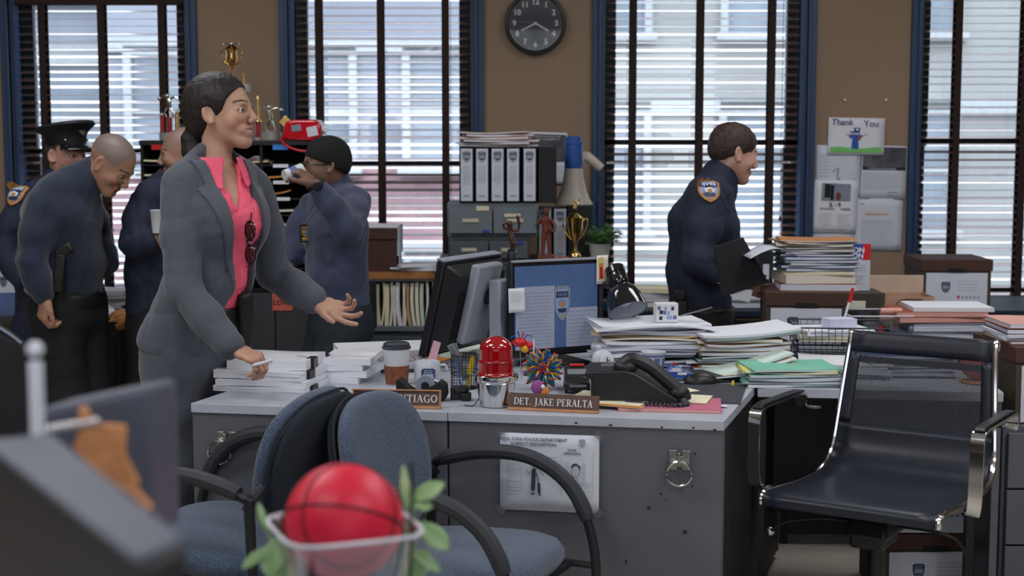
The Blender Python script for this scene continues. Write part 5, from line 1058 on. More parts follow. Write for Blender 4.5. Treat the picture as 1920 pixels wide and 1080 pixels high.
# ---- black pigeonhole sorter on a grey cabinet
YP = 6.72; px0_, px1_ = wx(266, YP), wx(604, YP); ztp = wz_(263, YP); zbt = wz_(545, YP)
gc_ = thing('storage_cabinet', 'dark grey cabinet with three doors under the black mail sorter', 'cabinet', ((px0_+px1_)/2, YP, 0)); Wp = px1_-px0_+.08
B((.04, .25, zbt/2), (Wp, .46, zbt-.002), 'cabinet_body', 'cab_dark', gc_)
for i in range(3): B((-Wp/2+.04+Wp*(i+.5)/3, .012, zbt/2), (Wp/3-.006, .02, zbt-.03), 'cabinet_door', 'cab_dark', gc_, bevel=.002); B((-Wp/2+.04+Wp*(i+.85)/3, -.002, zbt*.6), (.012, .012, .09), 'door_handle', 'brushed', gc_, bevel=.002)
sg = thing('pink_sign', 'salmon coloured sticker lettered LOVE! on the cabinet behind the woman in the grey suit', 'sign', (wx(527, YP), YP-.002, wz_(566, YP))); B((0, 0, 0), (.095, .002, .082), 'sticker', 'salmon_s' if 'salmon_s' in MATS else mat('salmon_s', (206, 100, 84), .7), sg, bevel=.004); text('LOVE!', .034, 'lettering', 'black_matte', sg, (.0, -.0018, -.004), bold=.0006, shear=.2)
so = thing('mail_sorter', 'black pigeonhole mail sorter with stuffed shelves and coloured labels', 'sorter', ((px0_+px1_)/2, YP, zbt)); W2 = px1_-px0_; H2 = ztp-zbt
B((0, .30, H2/2), (W2, .01, H2), 'sorter_back', 'black_matte', so); 
cols_ = [-W2/2+.006, -W2/2+W2/3, -W2/2+2*W2/3, W2/2-.006]
for x_ in cols_: B((x_, .15, H2/2), (.012, .30, H2), 'divider', 'black_matte', so, bevel=.001)
B((0, .15, H2-.012), (W2+.01, .31, .024), 'sorter_top', 'black_plastic', so)
shz = [wz_(y, YP)-zbt for y in (543, 504, 470, 437, 404, 373, 342, 310)]
for z_ in shz: B((0, .15, z_), (W2-.01, .29, .006), 'shelf_board', 'black_plastic', so, bevel=0)
mat('tag_red', (190, 20, 40), .6)
for px, py, mt in ((528, 276, 'label_cyan'), (528, 311, 'paper'), (528, 342, 'paper'), (530, 373, 'paper'), (302, 276, 'tag_red'), (420, 311, 'paper'), (420, 342, 'paper')): B((wx(px, YP)-so.location.x, -.004, wz_(py, YP)-zbt), (.072, .003, .016 if py > 280 else .024), 'slot_label', mt, so, bevel=0)
for (px, py, mt, w_, cv, lab) in [(500, 337, 'orange_f', .22, .01, 'orange envelope lying in the third slot of the mail sorter'), (470, 308, 'manila', .16, .004, 'manila envelope in the second slot of the mail sorter'), (495, 369, 'kraft', .24, .02, 'brown envelope curling up in the fourth slot of the mail sorter'), (495, 400, 'paper_c', .26, .003, 'pale papers in the fifth slot of the mail sorter'), (505, 434, 'cream', .24, -.03, 'cream folder bending down in the sixth slot of the mail sorter'), (515, 467, 'dgreen', .24, .01, 'dark green folder in the seventh slot of the mail sorter'), (512, 500, 'paper_b', .22, .006, 'loose white sheets in the bottom right slots of the mail sorter'), (300, 306, 'cream', .2, .004, 'cream papers in the left column of the mail sorter'), (296, 333, 'paper_c', .2, .003, 'thin papers in the lower left column of the mail sorter'), (380, 369, 'manila', .2, .0, 'manila folder in the middle column of the mail sorter')]:
    sheets((wx(px, YP), YP+.13, wz_(py, YP)+.006+max(0, -cv)), w_, .24, .008, mt, R(random.uniform(-3, 3)), lab, 'papers in the mail sorter', bend=cv, name='envelope', cat='papers')
for (px, py, lab) in ((480, 297, 'crumpled white bag in the upper right slot of the mail sorter'), (492, 477, 'small red and white packet in a low slot of the mail sorter')):
    m = MB(); m.grid(lambda u, v: ((u-.5)*.13, (v-.5)*.10+.01*math.sin(9*u), .035*math.sin(PI*u)*(.6+.4*math.sin(7*v+3*u))+.004), 10, 8); o = m.build('paper_bag', 'paper' if py < 400 else 't_red', loc=(wx(px, YP), YP+.10, wz_(py+13, YP)+.004), smooth=True, solid=.002); tag(o, lab, 'bag')
# ---- trophies on the sorter
s = ppm(6.85); zT = ztp+.001
def trophy(label, px, parts, Y=6.85):
    q = wx(px, Y); t = thing('trophy', label, 'trophy', (q, Y, zT))
    for nm, mt, pr_ in parts: MB().lathe([(a/s, b/s) for a, b in pr_], n=18).build(nm, mt, t, smooth=True, angle=40)
    return t
mat('red_column', (150, 20, 30), .2, var=.2, scale=40, coat=.5); mat('marble', (150, 146, 142), .3, var=.2)
t = trophy('tall gold cup trophy rising above the head of the woman in the grey suit', 440, [('base', 'wood_dark', [(16, 0), (16, 10), (0, 10)]), ('column', 'red_column', [(7, 10), (7, 100), (0, 100)]), ('stem', 'gold', [(9, 100), (9, 104), (3, 108), (2, 128), (5, 136), (0, 137)]), ('cup', 'gold', [(3, 136), (8, 142), (11, 152), (9, 160), (12, 168), (8, 172), (4, 176), (0, 176)]), ('lid', 'silver', [(15, 176), (15, 178), (0, 179)])])
for sx in (-1, 1): MB().tube(spl([(sx*8/s, 0, 168/s), (sx*18/s, 0, 165/s), (sx*18/s, 0, 152/s), (sx*11/s, 0, 142/s), (sx*5/s, 0, 138/s)], 5), 1.3/s, 6).build('handle', 'gold', t, smooth=True)
t = trophy('trophy topped with a small gold star beside the tall cup', 462, [('base', 'marble', [(13, 0), (13, 8), (0, 8)]), ('column', 'wood_dark', [(6, 8), (6, 88), (0, 88)]), ('plinth', 'marble', [(12, 88), (12, 100), (9, 104), (0, 104)]), ('stem', 'gold', [(2, 104), (2, 116), (0, 116)])])
m = MB(); st_ = [((6 if i % 2 == 0 else 2.6)/s*math.sin(PI*i/5), (6 if i % 2 == 0 else 2.6)/s*math.cos(PI*i/5)) for i in range(10)]; m.xf = Matrix.Translation((0, 0, 121/s)) @ Matrix.Rotation(PI/2, 4, 'X'); m.prism(st_, -.004, .004); m.build('star', 'gold', t)
t = trophy('slim gold winged figure trophy on a red column beside the woman\'s face', 487, [('base', 'marble', [(9, 0), (9, 5), (0, 5)]), ('column', 'red_column', [(5, 5), (5, 34), (0, 34)]), ('collar', 'gold', [(8, 34), (6, 38), (0, 38)]), ('figure', 'gold', [(4, 38), (3, 48), (4, 58), (2, 68), (3, 74), (0, 96)])])
def figure_trophy(label, px, base_h, w_, h_, armspread, ballx, mt='silver', col=None):
    t = trophy(label, px, [('base', 'marble', [(20, 0), (20, base_h), (0, base_h)])]+([('column', col, [(5, base_h), (5, base_h+28), (0, base_h+28)])] if col else []))
    z0 = base_h+(28 if col else 0); m = MB(); e = lambda *a: [v/s for v in a]
    m.tube([e(-6, 0, z0), e(-7, 0, z0+h_*.2), e(0, 0, z0+h_*.42)], [2.6/s, 3/s, 4/s], 8); m.tube([e(7, 0, z0), e(5, 0, z0+h_*.2), e(0, 0, z0+h_*.42)], [2.6/s, 3/s, 4/s], 8)
    m.tube([e(0, 0, z0+h_*.4), e(-1, 0, z0+h_*.6), e(-2, 0, z0+h_*.78)], [4.5/s, 5/s, 4/s], 9); m.sphere(e(-3, 0, z0+h_*.90), 4.6/s, 10, 8)
    m.tube(spl([e(-3, 0, z0+h_*.75), e(-w_*.6, 0, z0+h_*.9), e(-w_, 0, z0+h_*.82)], 4), 2/s, 7); m.tube(spl([e(0, 0, z0+h_*.75), e(w_*.6, 0, z0+h_*.86), e(w_, 0, z0+h_*.80)], 4), 2/s, 7); m.sphere(e(ballx, 0, z0+h_*.80), 4/s, 10, 8)
    m.build('figure', mt, t, smooth=True); return t
figure_trophy('silver bowling figure trophy with arms spread beside the red bag', 510, 16, 17, 50, 1, 20)
t = figure_trophy('silver trophy with a winged figure and red column left of the woman\'s head', 322, 14, 16, 44, 1, -18, 'silver', 'red_column')
for px, mt, h_ in ((308, 'red_column', 44), (336, 'gold', 50)): MB().cyl(((px-322)/s, 0, 14/s), ((px-322)/s, 0, (14+h_*.7)/s), 4/s, n=12).build('side_column', mt, t, smooth=True); MB().sphere(((px-322)/s, 0, (14+h_*.75)/s), 4/s, 8, 6).build('side_finial', 'silver', t, smooth=True)
t = trophy('gold diamond shaped award plate behind the red bag', 538, [('base', 'wood_dark', [(12, 0), (12, 6), (0, 6)]), ('stem', 'gold', [(2, 6), (2, 24), (0, 24)])], 6.92); m = MB(); m.xf = Matrix.Translation((0, 0, 34/s)) @ Matrix.Rotation(PI/2, 4, 'X'); m.prism([(14/s, 0), (0, 13/s), (-14/s, 0), (0, -13/s)], -.004, .004); m.build('diamond_plate', 'gold', t, bevel=.003)
# red glossy bag hanging over the corner of the sorter
mat('red_gloss', (196, 16, 34), .15, var=.06, coat=.8)
YG = 6.72; s = ppm(YG); q = at(567, 262, YG); rb_ = thing('red_bag', 'glossy red vinyl bag with a grey patch and hanging strap on the mail sorter', 'bag', (q.x, YG+.05, ztp+.001), R(-4))
m = MB(); m.xf = Matrix.Rotation(PI/2, 4, 'X'); e = lambda pts: [(a/s, b/s) for a, b in pts]; m.prism(e([(-37, 4), (-30, 0), (20, -2), (38, 6), (38, 26), (30, 38), (-12, 38), (-30, 34)]), -.07, .07); m.build('bag_body', 'red_gloss', rb_, bevel=.012, seg=3)
MB().box((-8/s, -.0715, 22/s), (18/s, .003, 12/s), ry=-.12).build('grey_patch', 'em_grey', rb_, bevel=.003); MB().box((22/s, -.0715, 16/s), (20/s, .003, 18/s), ry=-.2).build('white_label', 'paper_b', rb_, bevel=.004)
MB().tube(spl([(-38/s, -.06, 4/s), (-30/s, -.075, -8/s), (-8/s, -.085, -18/s), (14/s, -.08, -20/s), (30/s, -.07, -12/s), (38/s, -.06, 4/s)], 6), .006, 8).build('strap', 'red_gloss', rb_, smooth=True)
MB().tube(spl([(34/s, -.06, 30/s), (41/s, -.06, 18/s), (36/s, -.06, 4/s)], 6), .004, 8).build('zip_edge', 'silver', rb_, smooth=True)
# ---- waste bin and small table behind the stooping men
mat('bin_black', (34, 35, 38), .4, var=.1, bump=.1)
q = onz(205, 720, 0) if False else None
bn = thing('waste_bin', 'black ribbed waste bin full of paper behind the two stooping officers', 'bin', (wx(203, 6.5), 6.57, 0)); zb2 = wz_(600, 6.5)
MB().lathe([(.10, 0), (.15, zb2*.98), (.16, zb2), (.15, zb2), (.14, zb2*.94), (0, zb2*.9)], n=30).build('bin_body', 'bin_black', bn, smooth=True, angle=40)
m0 = None
for i in range(24):
    a = 2*PI*i/24; o = MB().tube([(.103, 0, .02), (.149, 0, zb2*.9)], .004, 5).build('rib', 'bin_black', bn) if m0 is None else m0.copy()
    if m0 is None: m0 = o
    else: C.objects.link(o)
    o.rotation_euler = (0, 0, a)
for (dx, dz, mt, lab) in ((-.04, .03, 'paper', 'crumpled white paper bag topmost in the waste bin'), (.06, .0, 'kraft', 'crumpled brown bag in the waste bin')):
    m = MB(); ph_ = random.random()*9; m.sphere((0, 0, 0), .07, 14, 10, (1, .9, .7)); m.v = [Vector(v)*(1+.16*math.sin(v[0]*90+ph_)*math.cos(v[2]*110+v[1]*60)) for v in m.v]; o = m.build('crumpled_bag', mt, loc=(wx(203, 6.5)+dx, 6.48, zb2+dz)); tag(o, lab, 'bag')
tbl = thing('window_bench', 'long low dark bench under the leftmost window', 'table', (wx(60, 7.0), 7.02, 0)); B((0, 0, wz_(598, 6.75)-.015), (1.05, .44, .03), 'tabletop', 'cab_dark', tbl)
for sx in (-1, 1):
    for sy in (-1, 1): B((sx*.48, sy*.18, (wz_(598, 6.75)-.03)/2), (.04, .04, wz_(598, 6.75)-.03), 'leg', 'cab_dark', tbl)
zz = wz_(598, 6.75); pile((wx(190, 6.95), 6.96), zz, [('s', 'paper_b', .03, .28, .2), ('f', 'kraft', .02, .26, .2), ('s', 'paper', .03, .28, .2), ('f', 'rust', .015, .3, .22), ('s', 'paper', .02, .28, .2)], 'of the pile under the leftmost window', 'papers on the bench under the leftmost window')
ca = thing('notice_box', 'white blue and red printed carton behind the chair at the left edge', 'box', (wx(10, 6.85), 6.85, zz+.001)); Hc_ = wz_(508, 6.85)-zz
B((0, .1, Hc_/2), (.14, .2, Hc_), 'box_body', 'paper_b', ca); B((-.005, -.001, Hc_*.27), (.12, .003, Hc_*.5), 'blue_print', 'cup_blue', ca); B((.063, -.0015, Hc_*.5), (.014, .004, Hc_*.96), 'red_edge', 't_red', ca); emblem('shield_emblem', ca, .035, .048, (-.02, -.003, Hc_*.76), border='em_dark', field='em_grey', bar='em_dark', fig='em_dark', acc='em_grey', depth=.0005)
# ============================================================= WALL PAPERS BETWEEN THE TWO RIGHT WINDOWS
def rows_on(t, rows, mt='ink_light', y=-.004, nm='printed_lines'):
    m = MB()
    for r in rows: m.box((r[0]+r[2]/2, y, r[1]), (r[2], .0004, r[3]))
    return m.build(nm, mt, t)
t, w_, h_ = wall_sheet('wall_form', 'white form with a sketched figure under the thank you drawing', 1532, 272, 1612, 372, 'paper_b', 0, .003)
rows_on(t, text_rows(-w_*.42, -w_*.22, h_*.3, -h_*.4, 12, h=.0018, seed=21)+text_rows(w_*.25, w_*.4, -h_*.05, -h_*.4, 6, h=.0018, seed=22)); m = MB().tube([(-.01, -.004, -.10), (-.004, -.004, -.03), (0, -.004, .02)], .0016, 4).tube([(.008, -.004, -.10), (.006, -.004, -.03)], .0016, 4).tube([(0, -.004, .02), (-.03, -.004, .0)], .001, 4); m.build('sketch_drawing', 'em_dark', t)
t, w_, h_ = wall_sheet('dark_flyer', 'white flyer with a dark photograph on its upper half right of the drawing', 1616, 273, 1698, 374, 'paper_b', 1.5, .006)
B((0, -.0045, h_*.26), (w_*.96, .001, h_*.42), 'dark_photo', 'photo_dark', t, bevel=0); B((0, -.005, h_*.075), (w_*.96, .001, h_*.05), 'caption_band', 'black_matte', t, bevel=0); text('Control an act of violence', .0135, 'caption', 'paper', t, (-.01, -.0062, h_*.075)); rows_on(t, text_rows(-w_*.45, w_*.42, -h_*.02, -h_*.30, 9, h=.0014, seed=23)+text_rows(w_*.1, w_*.36, -h_*.36, -h_*.42, 2, h=.004, seed=24), y=-.006)
t, w_, h_ = wall_sheet('highlighted_sheet', 'white sheet with a yellow highlighted line below the K-9 flyer', 1520, 352, 1604, 462, 'paper_b', 0, .005); B((0, -.0045, -h_*.38), (w_*.7, .0006, .006), 'highlight', 'yellow_f', t, bevel=0)
t, w_, h_ = wall_sheet('lined_sheet', 'white letter with an orange underlined heading lowest on the wall by the window', 1604, 372, 1690, 470, 'paper_b', 1, .0045, curl=.004); rows_on(t, text_rows(-w_*.36, w_*.38, h_*.08, -h_*.34, 12, h=.0014, seed=25, rag=.1)+text_rows(-w_*.4, -w_*.3, h_*.40, h_*.38, 2, h=.002, seed=26)); B((-.01, -.0045, h_*.20), (w_*.5, .0006, .004), 'orange_line', 'orange_f', t, bevel=0); B((.0, -.0045, h_*.26), (w_*.55, .0006, .0025), 'orange_line', 'cream', t, bevel=0)
t, w_, h_ = wall_sheet('training_flyer', 'white flyer lettered K-9 TRAINING COURSE with a photo of legs and a dog', 1526, 338, 1606, 438, 'paper', 2, .009)
B((.0, -.0045, h_*.28), (w_*.66, .001, h_*.32), 'photo', 'em_grey', t, bevel=0); m = MB().box((-.045, -.0055, h_*.30), (.03, .0006, h_*.26)).box((-.02, -.0055, h_*.27), (.018, .0006, h_*.28)); m.build('photo_legs', 'black_matte', t); MB().sphere((.012, -.0055, h_*.20), 1, 10, 6, (.014, .0006, .022)).build('photo_dog', 'wood_red', t)
serif_text('K', .024, t, (-.022, -.0045, h_*.0), width=.018, mt='em_dark'); B((.0, -.0045, h_*.045), (.010, .0006, .003), 'hyphen', 'em_dark', t, bevel=0); text('9', .030, 'lettering', 'em_dark', t, (.02, -.0045, h_*.042), bold=.0006); serif_text('TRAINING', .010, t, (-.042, -.0045, -h_*.055), width=.078, mt='em_dark'); text('COURSE', .013, 'lettering', 'em_dark', t, (.052, -.0045, -h_*.038), bold=.0003)
rows_on(t, text_rows(-w_*.38, -w_*.04, -h_*.13, -h_*.36, 9, h=.0014, seed=27)+text_rows(w_*.06, w_*.38, -h_*.13, -h_*.36, 9, h=.0014, seed=28)+text_rows(-w_*.42, w_*.42, -h_*.42, -h_*.43, 1, h=.003, seed=29))
t, w_, h_ = wall_sheet('child_drawing', 'child\'s drawing lettered Thank You with a blue police figure on green grass', 1553, 221, 1657, 290, 'paper', 1, .014)
mat('pen_purple', (70, 70, 130), .7); mat('crayon_green', (120, 196, 110), .7); mat('crayon_blue', (44, 84, 170), .7); mat('crayon_brown', (150, 80, 50), .7)
text('Thank', .044, 'lettering', 'pen_purple', t, (-w_*.26, -.0045, h_*.37), shear=.1, bold=.0006); text('You', .046, 'lettering', 'pen_purple', t, (w_*.26, -.0045, h_*.34), shear=-.1, bold=.0006)
m = MB(); m.grid(lambda u, v: ((u-.5)*w_*.92, -.0045, -h_*.44+v*(h_*.13+.004*math.sin(u*9))), 14, 3); m.build('grass', 'crayon_green', t)
m = MB().box((-.005, -.005, -h_*.17), (.038, .001, h_*.34), taper=.7).box((-.004, -.005, -h_*.0), (.062, .001, h_*.09)).box((.002, -.005, h_*.17), (.030, .001, h_*.12)).box((-.01, -.005, h_*.115), (.045, .001, h_*.035)); m.build('police_figure', 'crayon_blue', t)
m = MB().tube([(-.03, -.005, .0), (-.052, -.005, .012)], .0012, 4).tube([(.025, -.005, .0), (.055, -.005, .012)], .0012, 4).tube([(-.016, -.005, h_*.10), (-.012, -.005, h_*.05), (.008, -.005, h_*.04), (.014, -.005, h_*.10)], .001, 4); m.build('pen_lines', 'pen_purple', t); B((.014, -.006, -.008), (.014, .001, .02), 'holster', 'crayon_brown', t, bevel=0); B((.003, -.0062, h_*.18), (.012, .001, .010), 'cap_badge', 'paper', t, bevel=0)
for px, lab in ((1584, 'clear push pin left in the bare wall above the drawing'), (1661, 'clear push pin at the right in the bare wall above the drawing')):
    q = at(px, 187, YW-.01); o = MB().lathe([(.003, 0), (.003, .006), (.006, .012), (.006, .015), (0, .015)], (0, 0, 0), 10, axis=(0, -1, 0)).build('push_pin', 'em_white', loc=(q.x, YW-.001, q.z), smooth=True); tag(o, lab, 'pin')
# ---- wall clock
q = at(1004, 44, YW-.03); ck = thing('wall_clock', 'round black wall clock with white numerals between the two middle windows', 'clock', (q.x, YW-.001, q.z)); rc = 57/ppm(YW)
mat('clock_face', (40, 40, 46), .35); mat('clock_num', (206, 206, 210), .6)
MB().lathe([(rc, 0), (rc, .03), (rc*.97, .044), (rc*.9, .046), (rc*.87, .034), (0, .033)], n=64, axis=(0, -1, 0)).build('clock_frame', 'black_plastic', ck, smooth=True, angle=35); MB().lathe([(rc*.875, .0342), (0, .0344)], n=48, axis=(0, -1, 0)).build('clock_dial', 'clock_face', ck)
for h_i in range(1, 13): a = PI/2-h_i*PI/6; text(str(h_i), .038, 'numeral', 'clock_num', ck, (rc*.68*math.cos(a), -.036, rc*.68*math.sin(a)), bold=.0009)
m = MB()
for i in range(60): a = 2*PI*i/60; m.box((rc*.84*math.cos(a), -.0355, rc*.84*math.sin(a)), (.007 if i % 5 == 0 else .003, .0006, .0015), ry=-a)
m.build('minute_marks', 'clock_num', ck)
for nm, a_, L_, w_ in (('hour_hand', R(-30), .075, .007), ('minute_hand', R(207), .080, .006), ('second_hand', R(172), .072, .002)): MB().box((L_*.45*math.cos(a_), -.0385, L_*.45*math.sin(a_)), (L_*1.1, .001, w_), ry=-a_).build(nm, 'clock_num' if nm != 'second_hand' else 'em_grey', ck)
MB().lathe([(.007, .036), (.006, .041), (0, .042)], n=16, axis=(0, -1, 0)).build('hub', 'clock_num', ck); 
# (the clock glass)
MB().lathe([(rc*.87, .0425), (0, .0445)], n=48, axis=(0, -1, 0), caps=False).build('clock_glass', glass_thin('clock_glass', (.97, .98, 1), .04), ck, smooth=True)
# ============================================================= RIGHT BACKGROUND
ZD = .745
rdk = thing('work_desk', 'dark desk behind the side table holding the archive box and binders', 'desk', (1.68, 5.72, 0)); B((0, 0, ZD-.014), (1.34, .84, .028), 'desktop', 'cab_grey', rdk); B((0, -.38, .37), (1.28, .02, .66), 'front_panel', 'desk_dark', rdk)
for sx in (-1, 1): B((sx*.65, 0, .36), (.03, .76, .72), 'side_panel', 'desk_dark', rdk)
b1 = banker_box('archive box with a shield label carrying the tall stack of coloured files', (at(1516, 600, 5.5).x, 5.64, ZD), .31, .38, wz_(549, 5.45)-ZD, R(-6))
zl = wz_(549, 5.45)+.001; p = (at(1528, 540, 5.6).x, 5.63)
its = [('f', 'rust', .026, .30, .26, -4, 0), ('s', 'paper_c', .034, .27, .23, 4, 0), ('s', 'cream', .012, .27, .23, -3, 0), ('f', 'grey_f', .012, .29, .24, 3), ('f', 'blue_f', .010, .29, .24, -4), ('f', 'teal_p', .008, .28, .24, 6), ('f', 'navy_f', .010, .29, .24, -2), ('f', 'blue_f', .012, .28, .24, 3), ('f', 'dgreen', .009, .28, .23, -6), ('s', 'paper_b', .006, .28, .23, 7), ('f', 'manila_d', .010, .29, .24, -3), ('f', 'olive', .007, .28, .24, 5), ('s', 'paper_c', .008, .29, .24, -8, .004), ('f', 'manila_d', .006, .30, .24, 8, .006), ('f', 'kraft', .006, .30, .24, -6, .004)]
zcols = dict(rust='rust coloured', paper_c='off-white', cream='cream', grey_f='grey', blue_f='blue', teal_p='pale teal', navy_f='navy', dgreen='dark green', paper_b='white', manila_d='tan', olive='olive', kraft='brown')
ords = ['lowest', 'second from the bottom', 'third from the bottom', 'fourth from the bottom', 'fifth from the bottom', 'sixth from the bottom', 'seventh from the bottom', 'in the exact middle', 'seventh from the top', 'sixth from the top', 'fifth from the top', 'fourth from the top', 'third from the top', 'second from the top', 'topmost']
z = zl
for i, it in enumerate(its):
    kd, mt, t_, w_, d_ = it[:5]; dr = it[5]; bd = it[6] if len(it) > 6 else .001
    f = folder if kd == 'f' else sheets
    f((p[0]+random.uniform(-.008, .008), p[1]+random.uniform(-.008, .008), z), w_, d_, t_, mt, R(dr), '%s %s %s of the tall stack on the archive box' % (zcols[mt], 'folder' if kd == 'f' else 'paper bundle', ords[i]), 'tall stack on the archive box', bend=bd); z += t_+.0008+abs(bd)*.3
m = MB(); m.grid(lambda u, v: (-.14+u*.20, (v-.5)*.22, .05*math.sin(u*PI*.9)+.02*(1-u)), 12, 5); o = m.build('curled_sheet', 'paper_b', loc=(p[0]-.13, p[1]-.02, z-.09), smooth=True, solid=.001); tag(o, 'large white sheet curling out left of the tall stack', 'paper')
# brochure behind the stack
q0, q1 = at(1578, 457, 5.92), at(1628, 545, 5.92); br = thing('brochure', 'blue red and white brochure lettered ACTION standing behind the tall stack', 'brochure', ((q0.x+q1.x)/2-.02, 5.92, (q0.z+q1.z)/2)); bw_, bh_ = q1.x-q0.x+.05, q0.z-q1.z
B((0, 0, 0), (bw_, .004, bh_), 'sheet', 'paper_b', br, bevel=0); B((0, -.0025, bh_*.34), (bw_, .001, bh_*.32), 'blue_area', 'car_blue', br, bevel=0); B((bw_*.40, -.0032, bh_*.33), (bw_*.2, .001, bh_*.34), 'red_area', 't_red', br, bevel=0); text('ACTION', .030, 'lettering', 'paper', br, (.0, -.0045, bh_*.36), bold=.001); text('OPTION', .028, 'lettering', 'paper', br, (.0, -.0045, bh_*.24), bold=.001); rows_on(br, text_rows(-bw_*.3, bw_*.4, bh_*.05, -bh_*.35, 8, h=.002, seed=31), y=-.003)
B((0, .03, -bh_/2-.0), (bw_, .06, .004), 'stand', 'dgrey_f', br); br.location.z = (q0.z+q1.z)/2
zc_ = br.location.z-bh_/2-.002
bb = thing('cardboard_box', 'plain dark box under the brochure behind the archive box', 'box', (br.location.x, 5.95, ZD)); B((0, 0, (zc_-ZD)/2), (.26, .2, zc_-ZD-.002), 'box_body', 'box_side', bb); B((0, -.101, (zc_-ZD)*.7), (.1, .002, .03), 'label_sheet', 'paper_c', bb)
# beige open carton
mat('carton', (200, 176, 156), .8, var=.04); mat('carton_in', (186, 148, 124), .8)
q0, q1 = at(1602, 526, 6.2), at(1722, 600, 6.0); cbx = thing('cardboard_box', 'beige cardboard box with a raised back flap and a black cord on it', 'box', ((q0.x+q1.x)/2+.01, 6.0, ZD)); wv = .28; hv = wz_(552, 6.0)-ZD
m = MB().box((0, -.09, hv/2), (wv, .004, hv)).box((0, .09, hv/2), (wv, .004, hv)).box((-wv/2, 0, hv/2), (.004, .18, hv)).box((wv/2, 0, hv/2), (.004, .18, hv)).box((0, 0, .003), (wv, .18, .006)); m.build('box_body', 'carton_in', cbx); B((.02, .095, hv+.03), (wv*.9, .004, .085), 'back_flap', 'carton', cbx); MB().tube(spl([(-.02, -.095, .01), (-.02, -.096, hv*.6), (.0, -.097, hv*.9), (.09, -.097, hv*.92)], 6), .002, 6).build('cord', 'black_plastic', cbx, smooth=True)
# clear blue-grey tote with a small label
glass_thin('clear_plastic', (.78, .82, .88), .12)
tt = thing('clear_tote', 'clear plastic tray with a red and black label behind the mesh chair', 'tray', (at(1645, 610, 5.45).x, 5.50, ZD)); Wt, Ht = 118/ppm(5.4), wz_(592, 5.4)-ZD
m = MB().box((0, -.12, Ht/2), (Wt, .003, Ht)).box((0, .12, Ht/2), (Wt, .003, Ht)).box((-Wt/2, 0, Ht/2), (.003, .24, Ht)).box((Wt/2, 0, Ht/2), (.003, .24, Ht)); m.build('tray_wall', 'clear_plastic', tt); B((0, 0, .002), (Wt, .24, .004), 'tray_floor', 'em_grey', tt); B((-.005, -.123, Ht*.6), (.02, .002, .024), 'red_label', 't_red', tt, bevel=0); B((.017, -.123, Ht*.6), (.02, .002, .026), 'black_label', 'black_matte', tt, bevel=0); MB().tube([(-Wt/2, -.12, Ht), (Wt/2, -.12, Ht), (Wt/2, .12, Ht), (-Wt/2, .12, Ht)], .003, 6, closed=True).build('tray_rim', 'em_white', tt)
o = MB().sphere((0, 0, .012), 1, 12, 8, (.03, .02, .012)).build('sweet_wrapper', 'orange_f', loc=(tt.location.x-.04, 5.44, ZD+.005), smooth=True); tag(o, 'crumpled orange wrapper lying in the clear tray', 'wrapper')
# binders lying in a stack, brown folders on them
p = (at(1775, 620, 5.4).x, 5.50); z = ZD
for i, (mt, t_, w_, lab) in enumerate([('cream', .024, .31, 'cream binder lowest in the flat stack above the mesh chair back'), ('grey_f', .034, .29, 'blue-grey binder lying second from the bottom above the mesh chair back'), ('grey_f', .034, .29, 'blue-grey binder lying third from the bottom above the mesh chair back')]):
    b_ = thing('lying_binder', lab, 'binder', (p[0], p[1], z), R([0, 2, -3][i]), 'flat binders behind the mesh chair'); B((0, 0, .0015), (w_, .26, .003), 'binder_cover', mt, b_); B((0, 0, t_-.0015), (w_, .26, .003), 'binder_cover', mt, b_); B((w_/2-.0015, 0, t_/2), (.003, .26, t_), 'binder_spine', 'black_f' if mt != 'cream' else mt, b_)
    for q_ in range(3): slab('pages', b_, w_*.95, .245, t_*.26, 'paper_b' if mt != 'cream' else 'cream', (-.004, -.002, .004+q_*t_*.28), R(random.uniform(-.8, .8)), 0, .0006, q_)
    z += t_+.001
z += .001; folder((p[0]-.02, p[1], z), .36, .25, .020, 'rust', R(3), 'lower reddish brown folder with pink tabs on the flat binders', None, pages='salmon'); z += .021
folder((p[0]-.02, p[1], z), .35, .25, .018, 'rust', R(-2), 'upper reddish brown folder with pink tabs on the flat binders', None, pages='salmon'); z += .019
sheets((p[0]+.025, p[1], z), .30, .23, .016, 'paper', R(-2), 'thick clean white paper bundle on the reddish brown folders', None)
for i in range(2):
    o = MB().cyl((-.04, 0, 0), (.04, 0, 0), .012, n=12).build('pink_roll', 'salmon', loc=(p[0]-.205, p[1]-.07, z-.028+i*.026-.0), smooth=True); tag(o, ['lower', 'upper'][i]+' pink rolled folder end at the left of the brown folders', 'folder')
